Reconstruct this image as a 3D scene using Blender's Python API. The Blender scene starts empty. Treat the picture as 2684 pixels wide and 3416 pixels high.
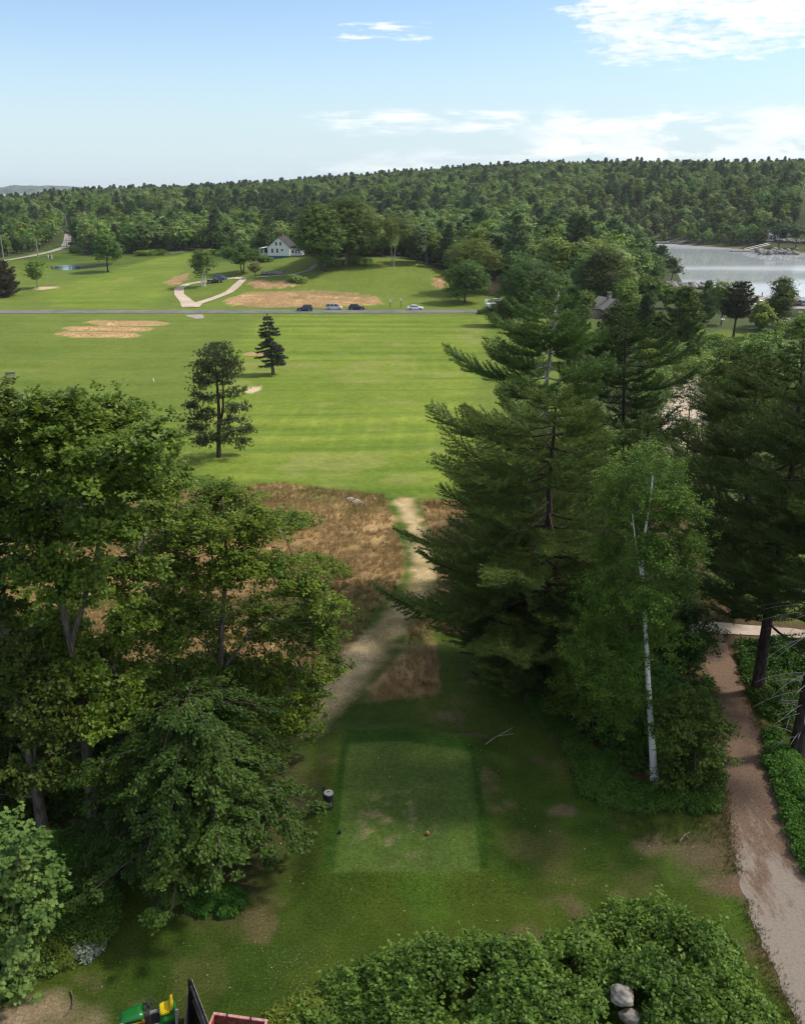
import bpy, bmesh, math, random
import numpy as np
from mathutils import Vector, Matrix

SC = bpy.context.scene
COL = SC.collection
R = math.radians
random.seed(7)

# ------------------------------------------------------------------ camera
F_D, CX, CY = 1900.0, 854.0, 1087.0          # focal length and centre, in 1708 px wide units
PITCH = math.atan(692.0 / F_D)
CAM = np.array([0.0, 0.0, 27.0])
cam_data = bpy.data.cameras.new("camera")
cam_data.sensor_fit = 'HORIZONTAL'
cam_data.sensor_width = 36.0
cam_data.lens = 36.0 * F_D / 1708.0
cam_data.clip_start = 0.5
cam_data.clip_end = 30000.0
cam = bpy.data.objects.new("camera", cam_data)
cam.location = CAM
cam.rotation_euler = (math.pi / 2 - PITCH, 0, 0)
COL.objects.link(cam)
SC.camera = cam

# ------------------------------------------------------------------ light
SUN_AZ, SUN_EL = R(78), R(50)
sv = Vector((math.sin(SUN_AZ) * math.cos(SUN_EL), math.cos(SUN_AZ) * math.cos(SUN_EL), math.sin(SUN_EL)))
sun_data = bpy.data.lights.new("sun", 'SUN')
sun_data.energy = 3.6
sun_data.angle = R(5.0)
sun_data.color = (1.0, 0.93, 0.82)
sun = bpy.data.objects.new("sun", sun_data)
sun.rotation_euler = (-sv).to_track_quat('-Z', 'Y').to_euler()
sun.location = (0, 0, 200)
COL.objects.link(sun)
SC.view_settings.view_transform = 'Standard'
SC.view_settings.look = 'None'
SC.view_settings.gamma = 1
SC.view_settings.exposure = 0.65
SC.cycles.max_bounces = 5
SC.cycles.diffuse_bounces = 3
SC.cycles.glossy_bounces = 2
SC.cycles.transmission_bounces = 4
SC.cycles.transparent_max_bounces = 16
SC.cycles.caustics_reflective = False
SC.cycles.caustics_refractive = False
SC.cycles.use_denoising = True
SC.cycles.use_adaptive_sampling = False
SC.cycles.filter_width = 1.3
SC.cycles.denoiser = 'OPENIMAGEDENOISE'
SC.cycles.denoising_input_passes = 'RGB_ALBEDO_NORMAL'


# node expression helper -------------------------------------------------
class NX:
    """tiny wrapper: math on node sockets"""
    def __init__(self, nt, s):
        self.nt, self.s = nt, s

    def _m(self, op, *others, clamp=False):
        n = self.nt.nodes.new('ShaderNodeMath')
        n.operation = op
        n.use_clamp = clamp
        for i, o in enumerate((self,) + others):
            if isinstance(o, NX):
                self.nt.links.new(o.s, n.inputs[i])
            else:
                n.inputs[i].default_value = float(o)
        return NX(self.nt, n.outputs[0])

    def __add__(self, o): return self._m('ADD', o)
    def __sub__(self, o): return self._m('SUBTRACT', o)
    def __mul__(self, o): return self._m('MULTIPLY', o)
    def __truediv__(self, o): return self._m('DIVIDE', o)
    def pw(self, o): return self._m('POWER', o)
    def mx(self, o): return self._m('MAXIMUM', o)
    def mn(self, o): return self._m('MINIMUM', o)

    def ss(self, a, b):
        n = self.nt.nodes.new('ShaderNodeMapRange')
        n.interpolation_type = 'SMOOTHSTEP'
        self.nt.links.new(self.s, n.inputs[0])
        n.inputs[1].default_value = a
        n.inputs[2].default_value = b
        return NX(self.nt, n.outputs[0])

    def box(self, a, b, c, d):                # rises a..b, falls c..d
        return self.ss(a, b) * (self.ss(d, c) if False else (self.ss(c, d) * -1.0 + 1.0))


def mixcol(nt, fac, a, b):
    n = nt.nodes.new('ShaderNodeMix')
    n.data_type = 'RGBA'
    for sock, v in ((n.inputs[0], fac), (n.inputs[6], a), (n.inputs[7], b)):
        if isinstance(v, NX):
            nt.links.new(v.s, sock)
        elif hasattr(v, 'links'):
            nt.links.new(v, sock)
        elif isinstance(v, (int, float)):
            sock.default_value = v
        else:
            sock.default_value = (v[0], v[1], v[2], 1)
    return n.outputs[2]


def noise_tex(nt, vec, scale, detail=4, rough=0.55, dist=0.0):
    n = nt.nodes.new('ShaderNodeTexNoise')
    n.inputs['Scale'].default_value = scale
    n.inputs['Detail'].default_value = detail
    n.inputs['Roughness'].default_value = rough
    n.inputs['Distortion'].default_value = dist
    if vec is not None:
        nt.links.new(vec, n.inputs['Vector'])
    return NX(nt, n.outputs[0])


# ------------------------------------------------------------------ sky
world = bpy.data.worlds.new("World")
SC.world = world
world.use_nodes = True
wt = world.node_tree
wt.nodes.clear()
sky = wt.nodes.new('ShaderNodeTexSky')
sky.sky_type = 'NISHITA'
sky.sun_disc = False
sky.sun_elevation = SUN_EL
sky.sun_rotation = SUN_AZ
sky.altitude = 30
sky.air_density = 1.0
sky.dust_density = 0.6
sky.ozone_density = 3.5
SKY_STRENGTH = 0.112
CLOUD_V = 6.9
tcw = wt.nodes.new('ShaderNodeTexCoord')
sep = wt.nodes.new('ShaderNodeSeparateXYZ')
wt.links.new(tcw.outputs['Generated'], sep.inputs[0])
dx, dy, dz = (NX(wt, sep.outputs[i]) for i in range(3))
el = dz._m('ARCSINE') * (180 / math.pi)
az = dx._m('ARCTAN2', dy) * (180 / math.pi)


def comb(x, y, z=0.0):
    c = wt.nodes.new('ShaderNodeCombineXYZ')
    for i, v in enumerate((x, y, z)):
        if isinstance(v, NX):
            wt.links.new(v.s, c.inputs[i])
        else:
            c.inputs[i].default_value = v
    return c.outputs[0]


# streaky high cloud, layered low cumulus: placed by compass direction and elevation
n1 = noise_tex(wt, comb(az * 0.16 + el * 0.12, el * 1.05, 1.3), 1.0, 9, 0.62, 0.25)
n1b = noise_tex(wt, comb(az * 0.9, el * 3.2, 4.1), 1.0, 6, 0.6, 0.0)
nb = noise_tex(wt, comb(az * 0.10, el * 0.35, 7.7), 1.0, 4, 0.5)
edge = az - 8.6 + (el - 7.4) * 0.55                   # bank fills the upper right
bank = edge.ss(-1.5, 5.0) * el.ss(5.6, 7.2)
c_bank = (n1 * 0.55 + n1b * 0.45 + bank * 0.22).ss(0.57, 0.78) * bank.ss(0.02, 0.4)
w1 = az.box(-4.6, -3.2, 1.4, 2.6) * el.box(7.4, 7.9, 8.6, 9.1)
n2 = noise_tex(wt, comb(az * 0.33, el * 2.6, 2.9), 1.0, 8, 0.6, 0.2)
c_w1 = (n2 + w1 * 0.22).ss(0.66, 0.86) * w1
b2 = az.box(-7.5, -3.0, 6.0, 9.5) * el.box(2.5, 3.1, 3.9, 4.7)
n3 = noise_tex(wt, comb(az * 0.28 + el * 0.3, el * 1.7, 5.2), 1.0, 8, 0.6, 0.25)
c_b2 = (n3 + b2 * 0.2).ss(0.58, 0.82) * b2 * 0.8
b3 = az.box(5.0, 10.0, 60.0, 80.0) * el.box(0.9, 1.8, 3.3, 4.9)
n4 = noise_tex(wt, comb(az * 0.32, el * 1.1, 9.4), 1.0, 8, 0.58, 0.35)
c_b3 = (n4 + b3 * 0.24).ss(0.58, 0.78) * b3 * 0.9
b4 = az.box(-16.0, 2.0, 60.0, 80.0) * el.box(0.4, 0.9, 1.5, 2.6)
c_b4 = (n3 * 0.5 + n4 * 0.5 + b4 * 0.12).ss(0.52, 0.72) * b4 * 0.55
c_else = (nb + el.ss(12.0, 25.0) * 0.10).ss(0.50, 0.72) * el.ss(11.0, 16.0) * 0.75
cloud = c_bank.mx(c_w1).mx(c_b2).mx(c_b3).mx(c_b4).mx(c_else)
cloud = cloud.mn(1.0)
shade = noise_tex(wt, comb(az * 0.22, el * 1.3, 3.3), 1.0, 6, 0.6)
ccol = mixcol(wt, shade.ss(0.35, 0.62), (0.80 * CLOUD_V, 0.85 * CLOUD_V, 0.93 * CLOUD_V), (CLOUD_V, 0.99 * CLOUD_V, 0.96 * CLOUD_V))
hz_f = el.ss(0.0, 9.5) * -0.80 + 0.80
skyb = mixcol(wt, hz_f, sky.outputs[0], (0.54 * CLOUD_V, 0.685 * CLOUD_V, 0.77 * CLOUD_V))
skyc = mixcol(wt, cloud * 0.93, skyb, ccol)
bg = wt.nodes.new('ShaderNodeBackground')
bg.inputs['Strength'].default_value = SKY_STRENGTH
wt.links.new(skyc, bg.inputs['Color'])
wo = wt.nodes.new('ShaderNodeOutputWorld')
wt.links.new(bg.outputs[0], wo.inputs[0])

# ------------------------------------------------------------------ basic maths
def sstep(a, b, x):
    t = np.clip((x - a) / (b - a), 0, 1)
    return t * t * (3 - 2 * t)


_rt = np.random.RandomState(11).rand(256, 256)


def vnoise(x, y, s=1.0, o=0):
    x = np.asarray(x, float) * s + 13.7 * o
    y = np.asarray(y, float) * s + 7.3 * o
    xi, yi = np.floor(x).astype(int), np.floor(y).astype(int)
    fx, fy = x - xi, y - yi
    fx, fy = fx * fx * (3 - 2 * fx), fy * fy * (3 - 2 * fy)
    g = lambda a, b: _rt[(a + 31 * o) & 255, b & 255]
    return (g(xi, yi) * (1 - fx) + g(xi + 1, yi) * fx) * (1 - fy) + (g(xi, yi + 1) * (1 - fx) + g(xi + 1, yi + 1) * fx) * fy


def fbm(x, y, s=1.0, o=0, n=4):
    t, a, tot = 0, 1.0, 0
    for k in range(n):
        t = t + a * vnoise(x, y, s * 2.03 ** k, o + k)
        tot += a
        a *= 0.55
    return t / tot


def sdf(x, y, poly):
    """signed distance to a polygon, negative inside"""
    x, y = np.asarray(x, float), np.asarray(y, float)
    d = np.full(x.shape, 1e18)
    ins = np.zeros(x.shape, bool)
    n = len(poly)
    for i in range(n):
        ax, ay = poly[i][0], poly[i][1]
        bx, by = poly[(i + 1) % n][0], poly[(i + 1) % n][1]
        ex, ey = bx - ax, by - ay
        t = np.clip(((x - ax) * ex + (y - ay) * ey) / (ex * ex + ey * ey + 1e-12), 0, 1)
        d = np.minimum(d, (x - ax - t * ex) ** 2 + (y - ay - t * ey) ** 2)
        c = ((ay > y) != (by > y))
        if by != ay:
            ins ^= c & (x < (bx - ax) * (y - ay) / (by - ay) + ax)
    d = np.sqrt(d)
    return np.where(ins, -d, d)


def pdist(x, y, line):
    """distance to a polyline whose points carry a half width: distance minus width"""
    x, y = np.asarray(x, float), np.asarray(y, float)
    d = np.full(x.shape, 1e9)
    for (ax, ay, aw), (bx, by, bw) in zip(line[:-1], line[1:]):
        ex, ey = bx - ax, by - ay
        t = np.clip(((x - ax) * ex + (y - ay) * ey) / (ex * ex + ey * ey + 1e-12), 0, 1)
        d = np.minimum(d, np.hypot(x - ax - t * ex, y - ay - t * ey) - (aw + t * (bw - aw)))
    return d


# ------------------------------------------------------------------ terrain height
WATER_Z = -10.0
_ys = np.arange(-120, 2600, 1.0)
_pz = np.interp(_ys, [-120, 0, 20, 46, 60, 100, 170, 256, 274, 300, 370, 450, 2600],
                [0, 0, 0, 0, -0.7, -3, -5.6, -7, -7, -6.3, -4.0, -2.5, -2.5])
_k = np.ones(13) / 13
_pz = np.convolve(np.pad(_pz, 12, mode='edge'), np.convolve(_k, _k), 'same')[12:-12]
COVE = [(165, 640), (176, 651), (232, 547), (300, 520), (700, 460), (900, 200), (420, 120), (230, 190), (133, 292), (124, 340), (113, 378), (135, 470)]
POND = []
TEE = []


def H(x, y):
    x, y = np.asarray(x, float), np.asarray(y, float)
    z = np.interp(y, _ys, _pz)
    r = np.hypot(x, y)
    ta = x / np.maximum(y, 1.0)
    xd = np.clip(ta * 2022 + 854, -600, 2400)
    amp = np.interp(xd, [-600, 0, 170, 330, 430, 560, 700, 854, 1000, 1150, 2400],
                    [4, 8.5, 14, 17, 18, 22, 28, 34, 39, 44, 44])
    z = z + (amp + 2.5) * sstep(400, 1150, r) * (y > 0)
    z = z + 1.5 * (fbm(x, y, 1 / 90.0, 3, 3) - 0.5) * sstep(300, 500, r)
    # knoll under the white house
    z = z + 7.3 * np.exp(-((x + 24) / 52) ** 2 - ((y - 350) / 42) ** 2) * sstep(268, 290, y)
    # low swells across the fairway
    fw = sstep(90, 115, y) * (1 - sstep(235, 256, y))
    yy = y + 5 * (vnoise(x, y, 1 / 35.0, 5) - 0.5) + 0.02 * x
    z = z + fw * 0.20 * (np.sin(yy * 0.62) + 0.8 * np.sin(yy * 0.36 + 1.0))
    # land falls away behind the hill
    z = z - 90 * sstep(1350, 2300, r)
    z = z - 8.5 * sstep(24, 48, x) * sstep(80, 150, y) * 0  # shore stays level near the lane
    # right-hand shore slopes down to the cove
    d = sdf(x, y, COVE)
    land = np.where(d > 0, WATER_Z + 0.3 + (z - WATER_Z - 0.3) * sstep(-2, 75, d), z)
    bed = WATER_Z - 3.0 * sstep(0, 12, -d)
    z = np.where(d > 0, np.minimum(land, np.maximum(z, WATER_Z + 0.3)), np.minimum(z, bed + 0.3 * (d > -2)))
    if POND:
        dp = sdf(x, y, POND)
        z = np.where(dp < 5, z * sstep(0, 5, dp) + (POND_Z + 0.15 - 1.2 * sstep(1, -3, dp)) * (1 - sstep(0, 5, dp)), z)
    if TEE:
        z = z + 0.5 * sstep(1.6, 0.1, sdf(x, y, TEE))
    return z


def ray(px, py):
    u, v = (px - CX) / F_D, (CY - py) / F_D
    c, s = math.cos(PITCH), math.sin(PITCH)
    d = np.array([u, c + v * s, v * c - s])
    return d / np.linalg.norm(d)


_T = np.concatenate([np.linspace(18, 80, 160), np.geomspace(80.5, 2500, 520)])


def G(px, py):
    """point of the ground seen at (px, py)"""
    d = ray(px, py)
    P = CAM + _T[:, None] * d
    f = P[:, 2] - H(P[:, 0], P[:, 1])
    i = int(np.argmax(f < 0))
    if f[i] >= 0:
        i = len(_T) - 1
    if i == 0:
        i = 1
    a, b = f[i - 1], f[i]
    t = _T[i - 1] + (_T[i] - _T[i - 1]) * a / (a - b) if a != b else _T[i]
    p = CAM + t * d
    return np.array([p[0], p[1], float(H(p[0], p[1]))])


def at_y(px, py, y):
    d = ray(px, py)
    return CAM + d * (y / d[1])


def scale_at(p):
    zc = p[1] * math.cos(PITCH) + (27 - p[2]) * math.sin(PITCH)
    return F_D / zc


def GP(pts):
    return [tuple(G(a, b)[:2]) for a, b in pts]


POND_pts = GP([(108, 562), (140, 557), (180, 553), (215, 551), (238, 555), (225, 563), (195, 566), (150, 572), (112, 571)])
POND_Z = float(min(H(p[0], p[1]) for p in POND_pts)) - 0.25
POND = POND_pts
TEE = GP([(732, 1568), (860, 1566), (1000, 1588), (1026, 1720), (1035, 1862), (690, 1862), (705, 1720)])

# ------------------------------------------------------------------ mesh helpers
def link(o, parent=None):
    COL.objects.link(o)
    if parent is not None:
        o.parent = parent
    return o


def mesh_np(name, parts, smooth=False):
    """parts: list of (V, F, material index, tint or None)"""
    me = bpy.data.meshes.new(name)
    Vs, loops, starts, mats, tints, nv, nl = [], [], [], [], [], 0, 0
    has_t = any(p[3] is not None for p in parts)
    for V, F, mi, t in parts:
        V = np.asarray(V, np.float32)
        if not isinstance(F, list):
            F = [F]
        for f in F:
            f = np.asarray(f, np.int32)
            if len(f) == 0:
                continue
            k = f.shape[1]
            loops.append((f + nv).ravel())
            starts.append(nl + np.arange(len(f)) * k)
            mats.append(np.full(len(f), mi, np.int32))
            nl += f.size
        tints.append(np.full(len(V), 0.5, np.float32) if t is None else np.asarray(t, np.float32))
        Vs.append(V)
        nv += len(V)
    V = np.concatenate(Vs)
    L = np.concatenate(loops).astype(np.int32)
    S = np.concatenate(starts).astype(np.int32)
    M = np.concatenate(mats)
    me.vertices.add(len(V))
    me.vertices.foreach_set('co', V.ravel())
    me.loops.add(len(L))
    me.loops.foreach_set('vertex_index', L)
    me.polygons.add(len(S))
    me.polygons.foreach_set('loop_start', S)
    me.polygons.foreach_set('material_index', M)
    if smooth:
        me.polygons.foreach_set('use_smooth', np.ones(len(S), bool))
    if has_t:
        a = me.attributes.new('tint', 'FLOAT', 'POINT')
        a.data.foreach_set('value', np.concatenate(tints))
    me.update(calc_edges=True)
    return me


def add_obj(name, me, mats, parent=None, loc=None, rz=0.0, sc=1.0):
    if not me.materials:
        for m in (mats if isinstance(mats, (list, tuple)) else [mats]):
            me.materials.append(m)
    o = bpy.data.objects.new(name, me)
    if loc is not None:
        o.location = loc
    if rz:
        o.rotation_euler = (0, 0, rz)
    if sc != 1.0:
        o.scale = (sc, sc, sc) if np.isscalar(sc) else sc
    return link(o, parent)


def tag(o, label=None, cat=None, group=None, kind=None):
    if label:
        o['label'] = label
    if cat:
        o['category'] = cat
    if group:
        o['group'] = group
    if kind:
        o['kind'] = kind
    return o


def thing(name, label, cat, loc, rz=0.0, group=None):
    o = bpy.data.objects.new(name, None)
    o.location = loc
    o.rotation_euler = (0, 0, rz)
    o.empty_display_size = 0.3
    return tag(link(o), label, cat, group)


class MB:
    def __init__(self):
        self.V, self.F = [], []

    def add(self, V, F):
        n = len(self.V)
        self.V += [tuple(v) for v in V]
        self.F += [tuple(i + n for i in f) for f in F]
        return self

    def box(self, c, s, rz=0.0, ry=0.0, rx=0.0):
        M = Matrix.Translation(c) @ Matrix.Rotation(rz, 4, 'Z') @ Matrix.Rotation(ry, 4, 'Y') @ Matrix.Rotation(rx, 4, 'X')
        h = [x / 2 for x in s]
        V = [M @ Vector((a * h[0], b * h[1], c_ * h[2])) for a in (-1, 1) for b in (-1, 1) for c_ in (-1, 1)]
        return self.add(V, [(0, 1, 3, 2), (4, 6, 7, 5), (0, 4, 5, 1), (2, 3, 7, 6), (0, 2, 6, 4), (1, 5, 7, 3)])

    def tube(self, p, q, r0, r1=None, n=10, caps=True):
        r1 = r0 if r1 is None else r1
        p, q = Vector(p), Vector(q)
        d = (q - p).normalized()
        a = d.orthogonal().normalized()
        b = d.cross(a)
        V = []
        for c, r in ((p, r0), (q, r1)):
            V += [c + (a * math.cos(2 * math.pi * i / n) + b * math.sin(2 * math.pi * i / n)) * r for i in range(n)]
        Fs = [(i, (i + 1) % n, n + (i + 1) % n, n + i) for i in range(n)]
        if caps:
            Fs += [tuple(range(n))[::-1], tuple(range(n, 2 * n))]
        return self.add(V, Fs)

    def path(self, pts, r, n=8):
        for p, q in zip(pts[:-1], pts[1:]):
            self.tube(p, q, r, r, n)
        return self

    def prism(self, poly, y0, y1, axis='y'):
        """poly in (x, z), extruded along y"""
        n = len(poly)
        V = [(a, y0, b) for a, b in poly] + [(a, y1, b) for a, b in poly]
        if axis == 'x':
            V = [(y, a, z) for a, y, z in V]
        if axis == 'z':
            V = [(a, z, y) for a, y, z in V]
        return self.add(V, [tuple(range(n)), tuple(range(n, 2 * n))[::-1]] + [(i, n + i, n + (i + 1) % n, (i + 1) % n) for i in range(n)])

    def loft(self, rings, cap=True):
        n = len(rings[0])
        V = [p for r in rings for p in r]
        Fs = []
        for k in range(len(rings) - 1):
            for i in range(n):
                j = (i + 1) % n
                Fs.append((k * n + i, k * n + j, (k + 1) * n + j, (k + 1) * n + i))
        if cap:
            Fs += [tuple(range(n))[::-1], tuple(range((len(rings) - 1) * n, len(rings) * n))]
        return self.add(V, Fs)

    def build(self, name, mat, parent=None, loc=None, rz=0.0, smooth=False, bevel=0.0):
        me = bpy.data.meshes.new(name)
        me.from_pydata(self.V, [], self.F)
        bm = bmesh.new()
        bm.from_mesh(me)
        bmesh.ops.recalc_face_normals(bm, faces=bm.faces)
        if bevel:
            bmesh.ops.bevel(bm, geom=list(bm.edges), offset=bevel, segments=2, affect='EDGES', clamp_overlap=True)
        bm.to_mesh(me)
        bm.free()
        if smooth:
            me.polygons.foreach_set('use_smooth', [True] * len(me.polygons))
        me.update()
        return add_obj(name, me, mat, parent, loc, rz)


# ------------------------------------------------------------------ materials
def mat_new(name):
    m = bpy.data.materials.new(name)
    m.use_nodes = True
    nt = m.node_tree
    b = nt.nodes['Principled BSDF']
    return m, nt, b


def simple(name, col, rough=0.6, metal=0.0, var=0.12, scale=4.0, spec=0.4, bump=0.0):
    m, nt, b = mat_new(name)
    tc = nt.nodes.new('ShaderNodeTexCoord')
    n = noise_tex(nt, tc.outputs['Object'], scale, 5, 0.6)
    lo = [c * (1 - var * 2) for c in col]
    hi = [min(1, c * (1 + var)) for c in col]
    nt.links.new(mixcol(nt, n.ss(0.3, 0.7), lo, hi), b.inputs['Base Color'])
    b.inputs['Roughness'].default_value = rough
    b.inputs['Metallic'].default_value = metal
    b.inputs['Specular IOR Level'].default_value = spec
    if bump:
        bp = nt.nodes.new('ShaderNodeBump')
        bp.inputs['Strength'].default_value = bump
        bp.inputs['Distance'].default_value = 0.05
        nt.links.new(n.s, bp.inputs['Height'])
        nt.links.new(bp.outputs[0], b.inputs['Normal'])
    return m


def leaf_mat(name, c_dark, c_light, trans=0.3, var=0.35, rough=0.5, spec=0.35):
    """two leaf colours mixed by the leaf's own tint and by tree; part of the light passes through"""
    m, nt, b = mat_new(name)
    at = nt.nodes.new('ShaderNodeAttribute')
    at.attribute_name = 'tint'
    t = NX(nt, at.outputs['Fac'])
    oi = nt.nodes.new('ShaderNodeObjectInfo')
    rnd = NX(nt, oi.outputs['Random'])
    fac = (t + (rnd - 0.5) * var)._m('MAXIMUM', 0.0)._m('MINIMUM', 1.0)
    col = mixcol(nt, fac, c_dark, c_light)
    hs = nt.nodes.new('ShaderNodeHueSaturation')
    nt.links.new(col, hs.inputs['Color'])
    nt.links.new((rnd * 7.31)._m('FRACT').__mul__(0.04).__add__(0.474).s, hs.inputs['Hue'])
    nt.links.new((rnd * 3.77)._m('FRACT').__mul__(0.6).__add__(0.7).s, hs.inputs['Value'])
    nt.links.new(hs.outputs[0], b.inputs['Base Color'])
    b.inputs['Roughness'].default_value = rough
    b.inputs['Specular IOR Level'].default_value = spec
    tr = nt.nodes.new('ShaderNodeBsdfTranslucent')
    g = nt.nodes.new('ShaderNodeGamma')
    g.inputs[1].default_value = 0.9
    nt.links.new(hs.outputs[0], g.inputs[0])
    nt.links.new(g.outputs[0], tr.inputs[0])
    mx = nt.nodes.new('ShaderNodeMixShader')
    mx.inputs[0].default_value = trans
    nt.links.new(b.outputs[0], mx.inputs[1])
    nt.links.new(tr.outputs[0], mx.inputs[2])
    nt.links.new(mx.outputs[0], nt.nodes['Material Output'].inputs[0])
    return m


def bark_mat(name, c1, c2, scale=6.0):
    m, nt, b = mat_new(name)
    tc = nt.nodes.new('ShaderNodeTexCoord')
    mp = nt.nodes.new('ShaderNodeMapping')
    mp.inputs['Scale'].default_value = (1, 1, 0.25)
    nt.links.new(tc.outputs['Object'], mp.inputs[0])
    n = noise_tex(nt, mp.outputs[0], scale, 6, 0.65)
    nt.links.new(mixcol(nt, n.ss(0.35, 0.65), c1, c2), b.inputs['Base Color'])
    b.inputs['Roughness'].default_value = 0.9
    b.inputs['Specular IOR Level'].default_value = 0.15
    bp = nt.nodes.new('ShaderNodeBump')
    bp.inputs['Strength'].default_value = 0.6
    bp.inputs['Distance'].default_value = 0.03
    nt.links.new(n.s, bp.inputs['Height'])
    nt.links.new(bp.outputs[0], b.inputs['Normal'])
    return m


def birch_mat():
    m, nt, b = mat_new('birch_bark')
    tc = nt.nodes.new('ShaderNodeTexCoord')
    mp = nt.nodes.new('ShaderNodeMapping')
    mp.inputs['Scale'].default_value = (1.2, 1.2, 5.0)
    nt.links.new(tc.outputs['Object'], mp.inputs[0])
    n = noise_tex(nt, mp.outputs[0], 1.6, 5, 0.7)
    col = mixcol(nt, n.ss(0.56, 0.64), (0.66, 0.63, 0.58), (0.06, 0.05, 0.045))
    nt.links.new(col, b.inputs['Base Color'])
    b.inputs['Roughness'].default_value = 0.7
    return m


M = {}
M['maple'] = leaf_mat('maple_leaves', (0.034, 0.076, 0.008), (0.135, 0.200, 0.024), trans=0.35, spec=0.2)
M['oak'] = leaf_mat('oak_leaves', (0.040, 0.088, 0.010), (0.185, 0.235, 0.024), trans=0.35, spec=0.2)
M['beech'] = leaf_mat('beech_leaves', (0.028, 0.064, 0.008), (0.118, 0.185, 0.022), spec=0.2)
M['birch'] = leaf_mat('birch_leaves', (0.040, 0.092, 0.010), (0.130, 0.205, 0.022), trans=0.35, spec=0.2)
M['sapling'] = leaf_mat('sapling_leaves', (0.060, 0.120, 0.024), (0.150, 0.225, 0.055), trans=0.25, spec=0.2)
M['pine'] = leaf_mat('pine_needles', (0.030, 0.064, 0.014), (0.108, 0.165, 0.032), trans=0.2, spec=0.15)
M['redpine'] = leaf_mat('red_pine_needles', (0.033, 0.046, 0.020), (0.088, 0.105, 0.042), trans=0.15, spec=0.15)
M['spruce'] = leaf_mat('spruce_needles', (0.044, 0.062, 0.040), (0.105, 0.127, 0.083), trans=0.12, spec=0.15)
M['bramble'] = leaf_mat('bramble_leaves', (0.045, 0.125, 0.014), (0.265, 0.470, 0.072), trans=0.3, spec=0.25)
M['fern'] = leaf_mat('fern_leaves', (0.022, 0.072, 0.008), (0.085, 0.175, 0.020), spec=0.2)
M['silver'] = leaf_mat('silver_leaves', (0.07, 0.11, 0.045), (0.42, 0.45, 0.36), trans=0.15, spec=0.2)
M['forest'] = leaf_mat('forest_leaves', (0.078, 0.155, 0.036), (0.205, 0.320, 0.080), var=0.7, spec=0.12)
M['mid'] = leaf_mat('shade_tree_leaves', (0.036, 0.082, 0.014), (0.130, 0.210, 0.040), spec=0.12)
M['forest_pale'] = leaf_mat('pale_forest_leaves', (0.105, 0.175, 0.050), (0.240, 0.335, 0.100), var=0.6, spec=0.12)
M['forest_dark'] = leaf_mat('dark_forest_needles', (0.046, 0.092, 0.036), (0.105, 0.165, 0.062), trans=0.15, var=0.5, spec=0.12)
M['bright'] = leaf_mat('bright_leaves', (0.080, 0.145, 0.020), (0.190, 0.275, 0.038), spec=0.15)
M['reddish'] = leaf_mat('brownish_needles', (0.060, 0.058, 0.030), (0.115, 0.105, 0.055), trans=0.12, spec=0.12)
M['yellow'] = leaf_mat('yellowish_leaves', (0.14, 0.145, 0.04), (0.27, 0.24, 0.08), spec=0.15)
M['bark'] = bark_mat('grey_brown_bark', (0.05, 0.04, 0.03), (0.15, 0.13, 0.11))
M['darkbark'] = bark_mat('dark_pine_bark', (0.022, 0.016, 0.013), (0.07, 0.052, 0.042))
M['palebark'] = bark_mat('pale_bark', (0.16, 0.15, 0.13), (0.34, 0.32, 0.29))
M['birchbark'] = birch_mat()
M['deadwood'] = bark_mat('bleached_dead_wood', (0.20, 0.19, 0.17), (0.38, 0.36, 0.33))
M['white'] = simple('white_paint', (0.74, 0.74, 0.74), 0.6, var=0.04)
M['glass'] = simple('dark_window_glass', (0.02, 0.03, 0.035), 0.08, var=0.0, spec=0.6)
M['rubber'] = simple('black_rubber', (0.015, 0.015, 0.016), 0.8, var=0.1)
M['steel'] = simple('grey_galvanised_steel', (0.34, 0.34, 0.35), 0.45, 0.5, var=0.15)
M['darksteel'] = simple('dark_steel', (0.03, 0.03, 0.032), 0.5, 0.3)
M['rim'] = simple('alloy_rim', (0.5, 0.5, 0.5), 0.35, 0.6)
M['tail'] = simple('red_lamp_lens', (0.30, 0.01, 0.01), 0.2, var=0.02)
M['lamp'] = simple('clear_lamp_lens', (0.7, 0.72, 0.74), 0.15, var=0.02)
M['rock'] = simple('grey_rock', (0.20, 0.19, 0.18), 0.9, var=0.35, scale=1.5, spec=0.2, bump=0.6)
M['pinkrock'] = simple('pinkish_ledge_rock', (0.34, 0.29, 0.25), 0.9, var=0.3, scale=0.8, spec=0.2, bump=0.6)
M['greywood'] = simple('weathered_grey_wood', (0.20, 0.185, 0.17), 0.85, var=0.25, scale=3)
M['roof'] = simple('dark_asphalt_shingles', (0.045, 0.041, 0.041), 0.9, var=0.25, scale=5, spec=0.2)  # shade over the house roof is put into this darker colour
M['brick'] = simple('red_brick', (0.20, 0.085, 0.06), 0.9, var=0.25, scale=8, spec=0.2)
M['bluefound'] = simple('blue_painted_foundation', (0.05, 0.10, 0.16), 0.7)
# ------------------------------------------------------------------ layout of the ground
def nonuni(a, b, d0, g, mid0, mid1):
    """coordinates from a to b, spacing d0 between mid0 and mid1, growing with rate g outside"""
    up = [mid1]
    while up[-1] < b:
        up.append(up[-1] + d0 + g * (up[-1] - mid1))
    dn = [mid0]
    while dn[-1] > a:
        dn.append(dn[-1] - d0 - g * (mid0 - dn[-1]))
    n = int((mid1 - mid0) / d0)
    return np.array(dn[::-1][:-1] + list(np.linspace(mid0, mid1, n)) + up[1:])


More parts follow.
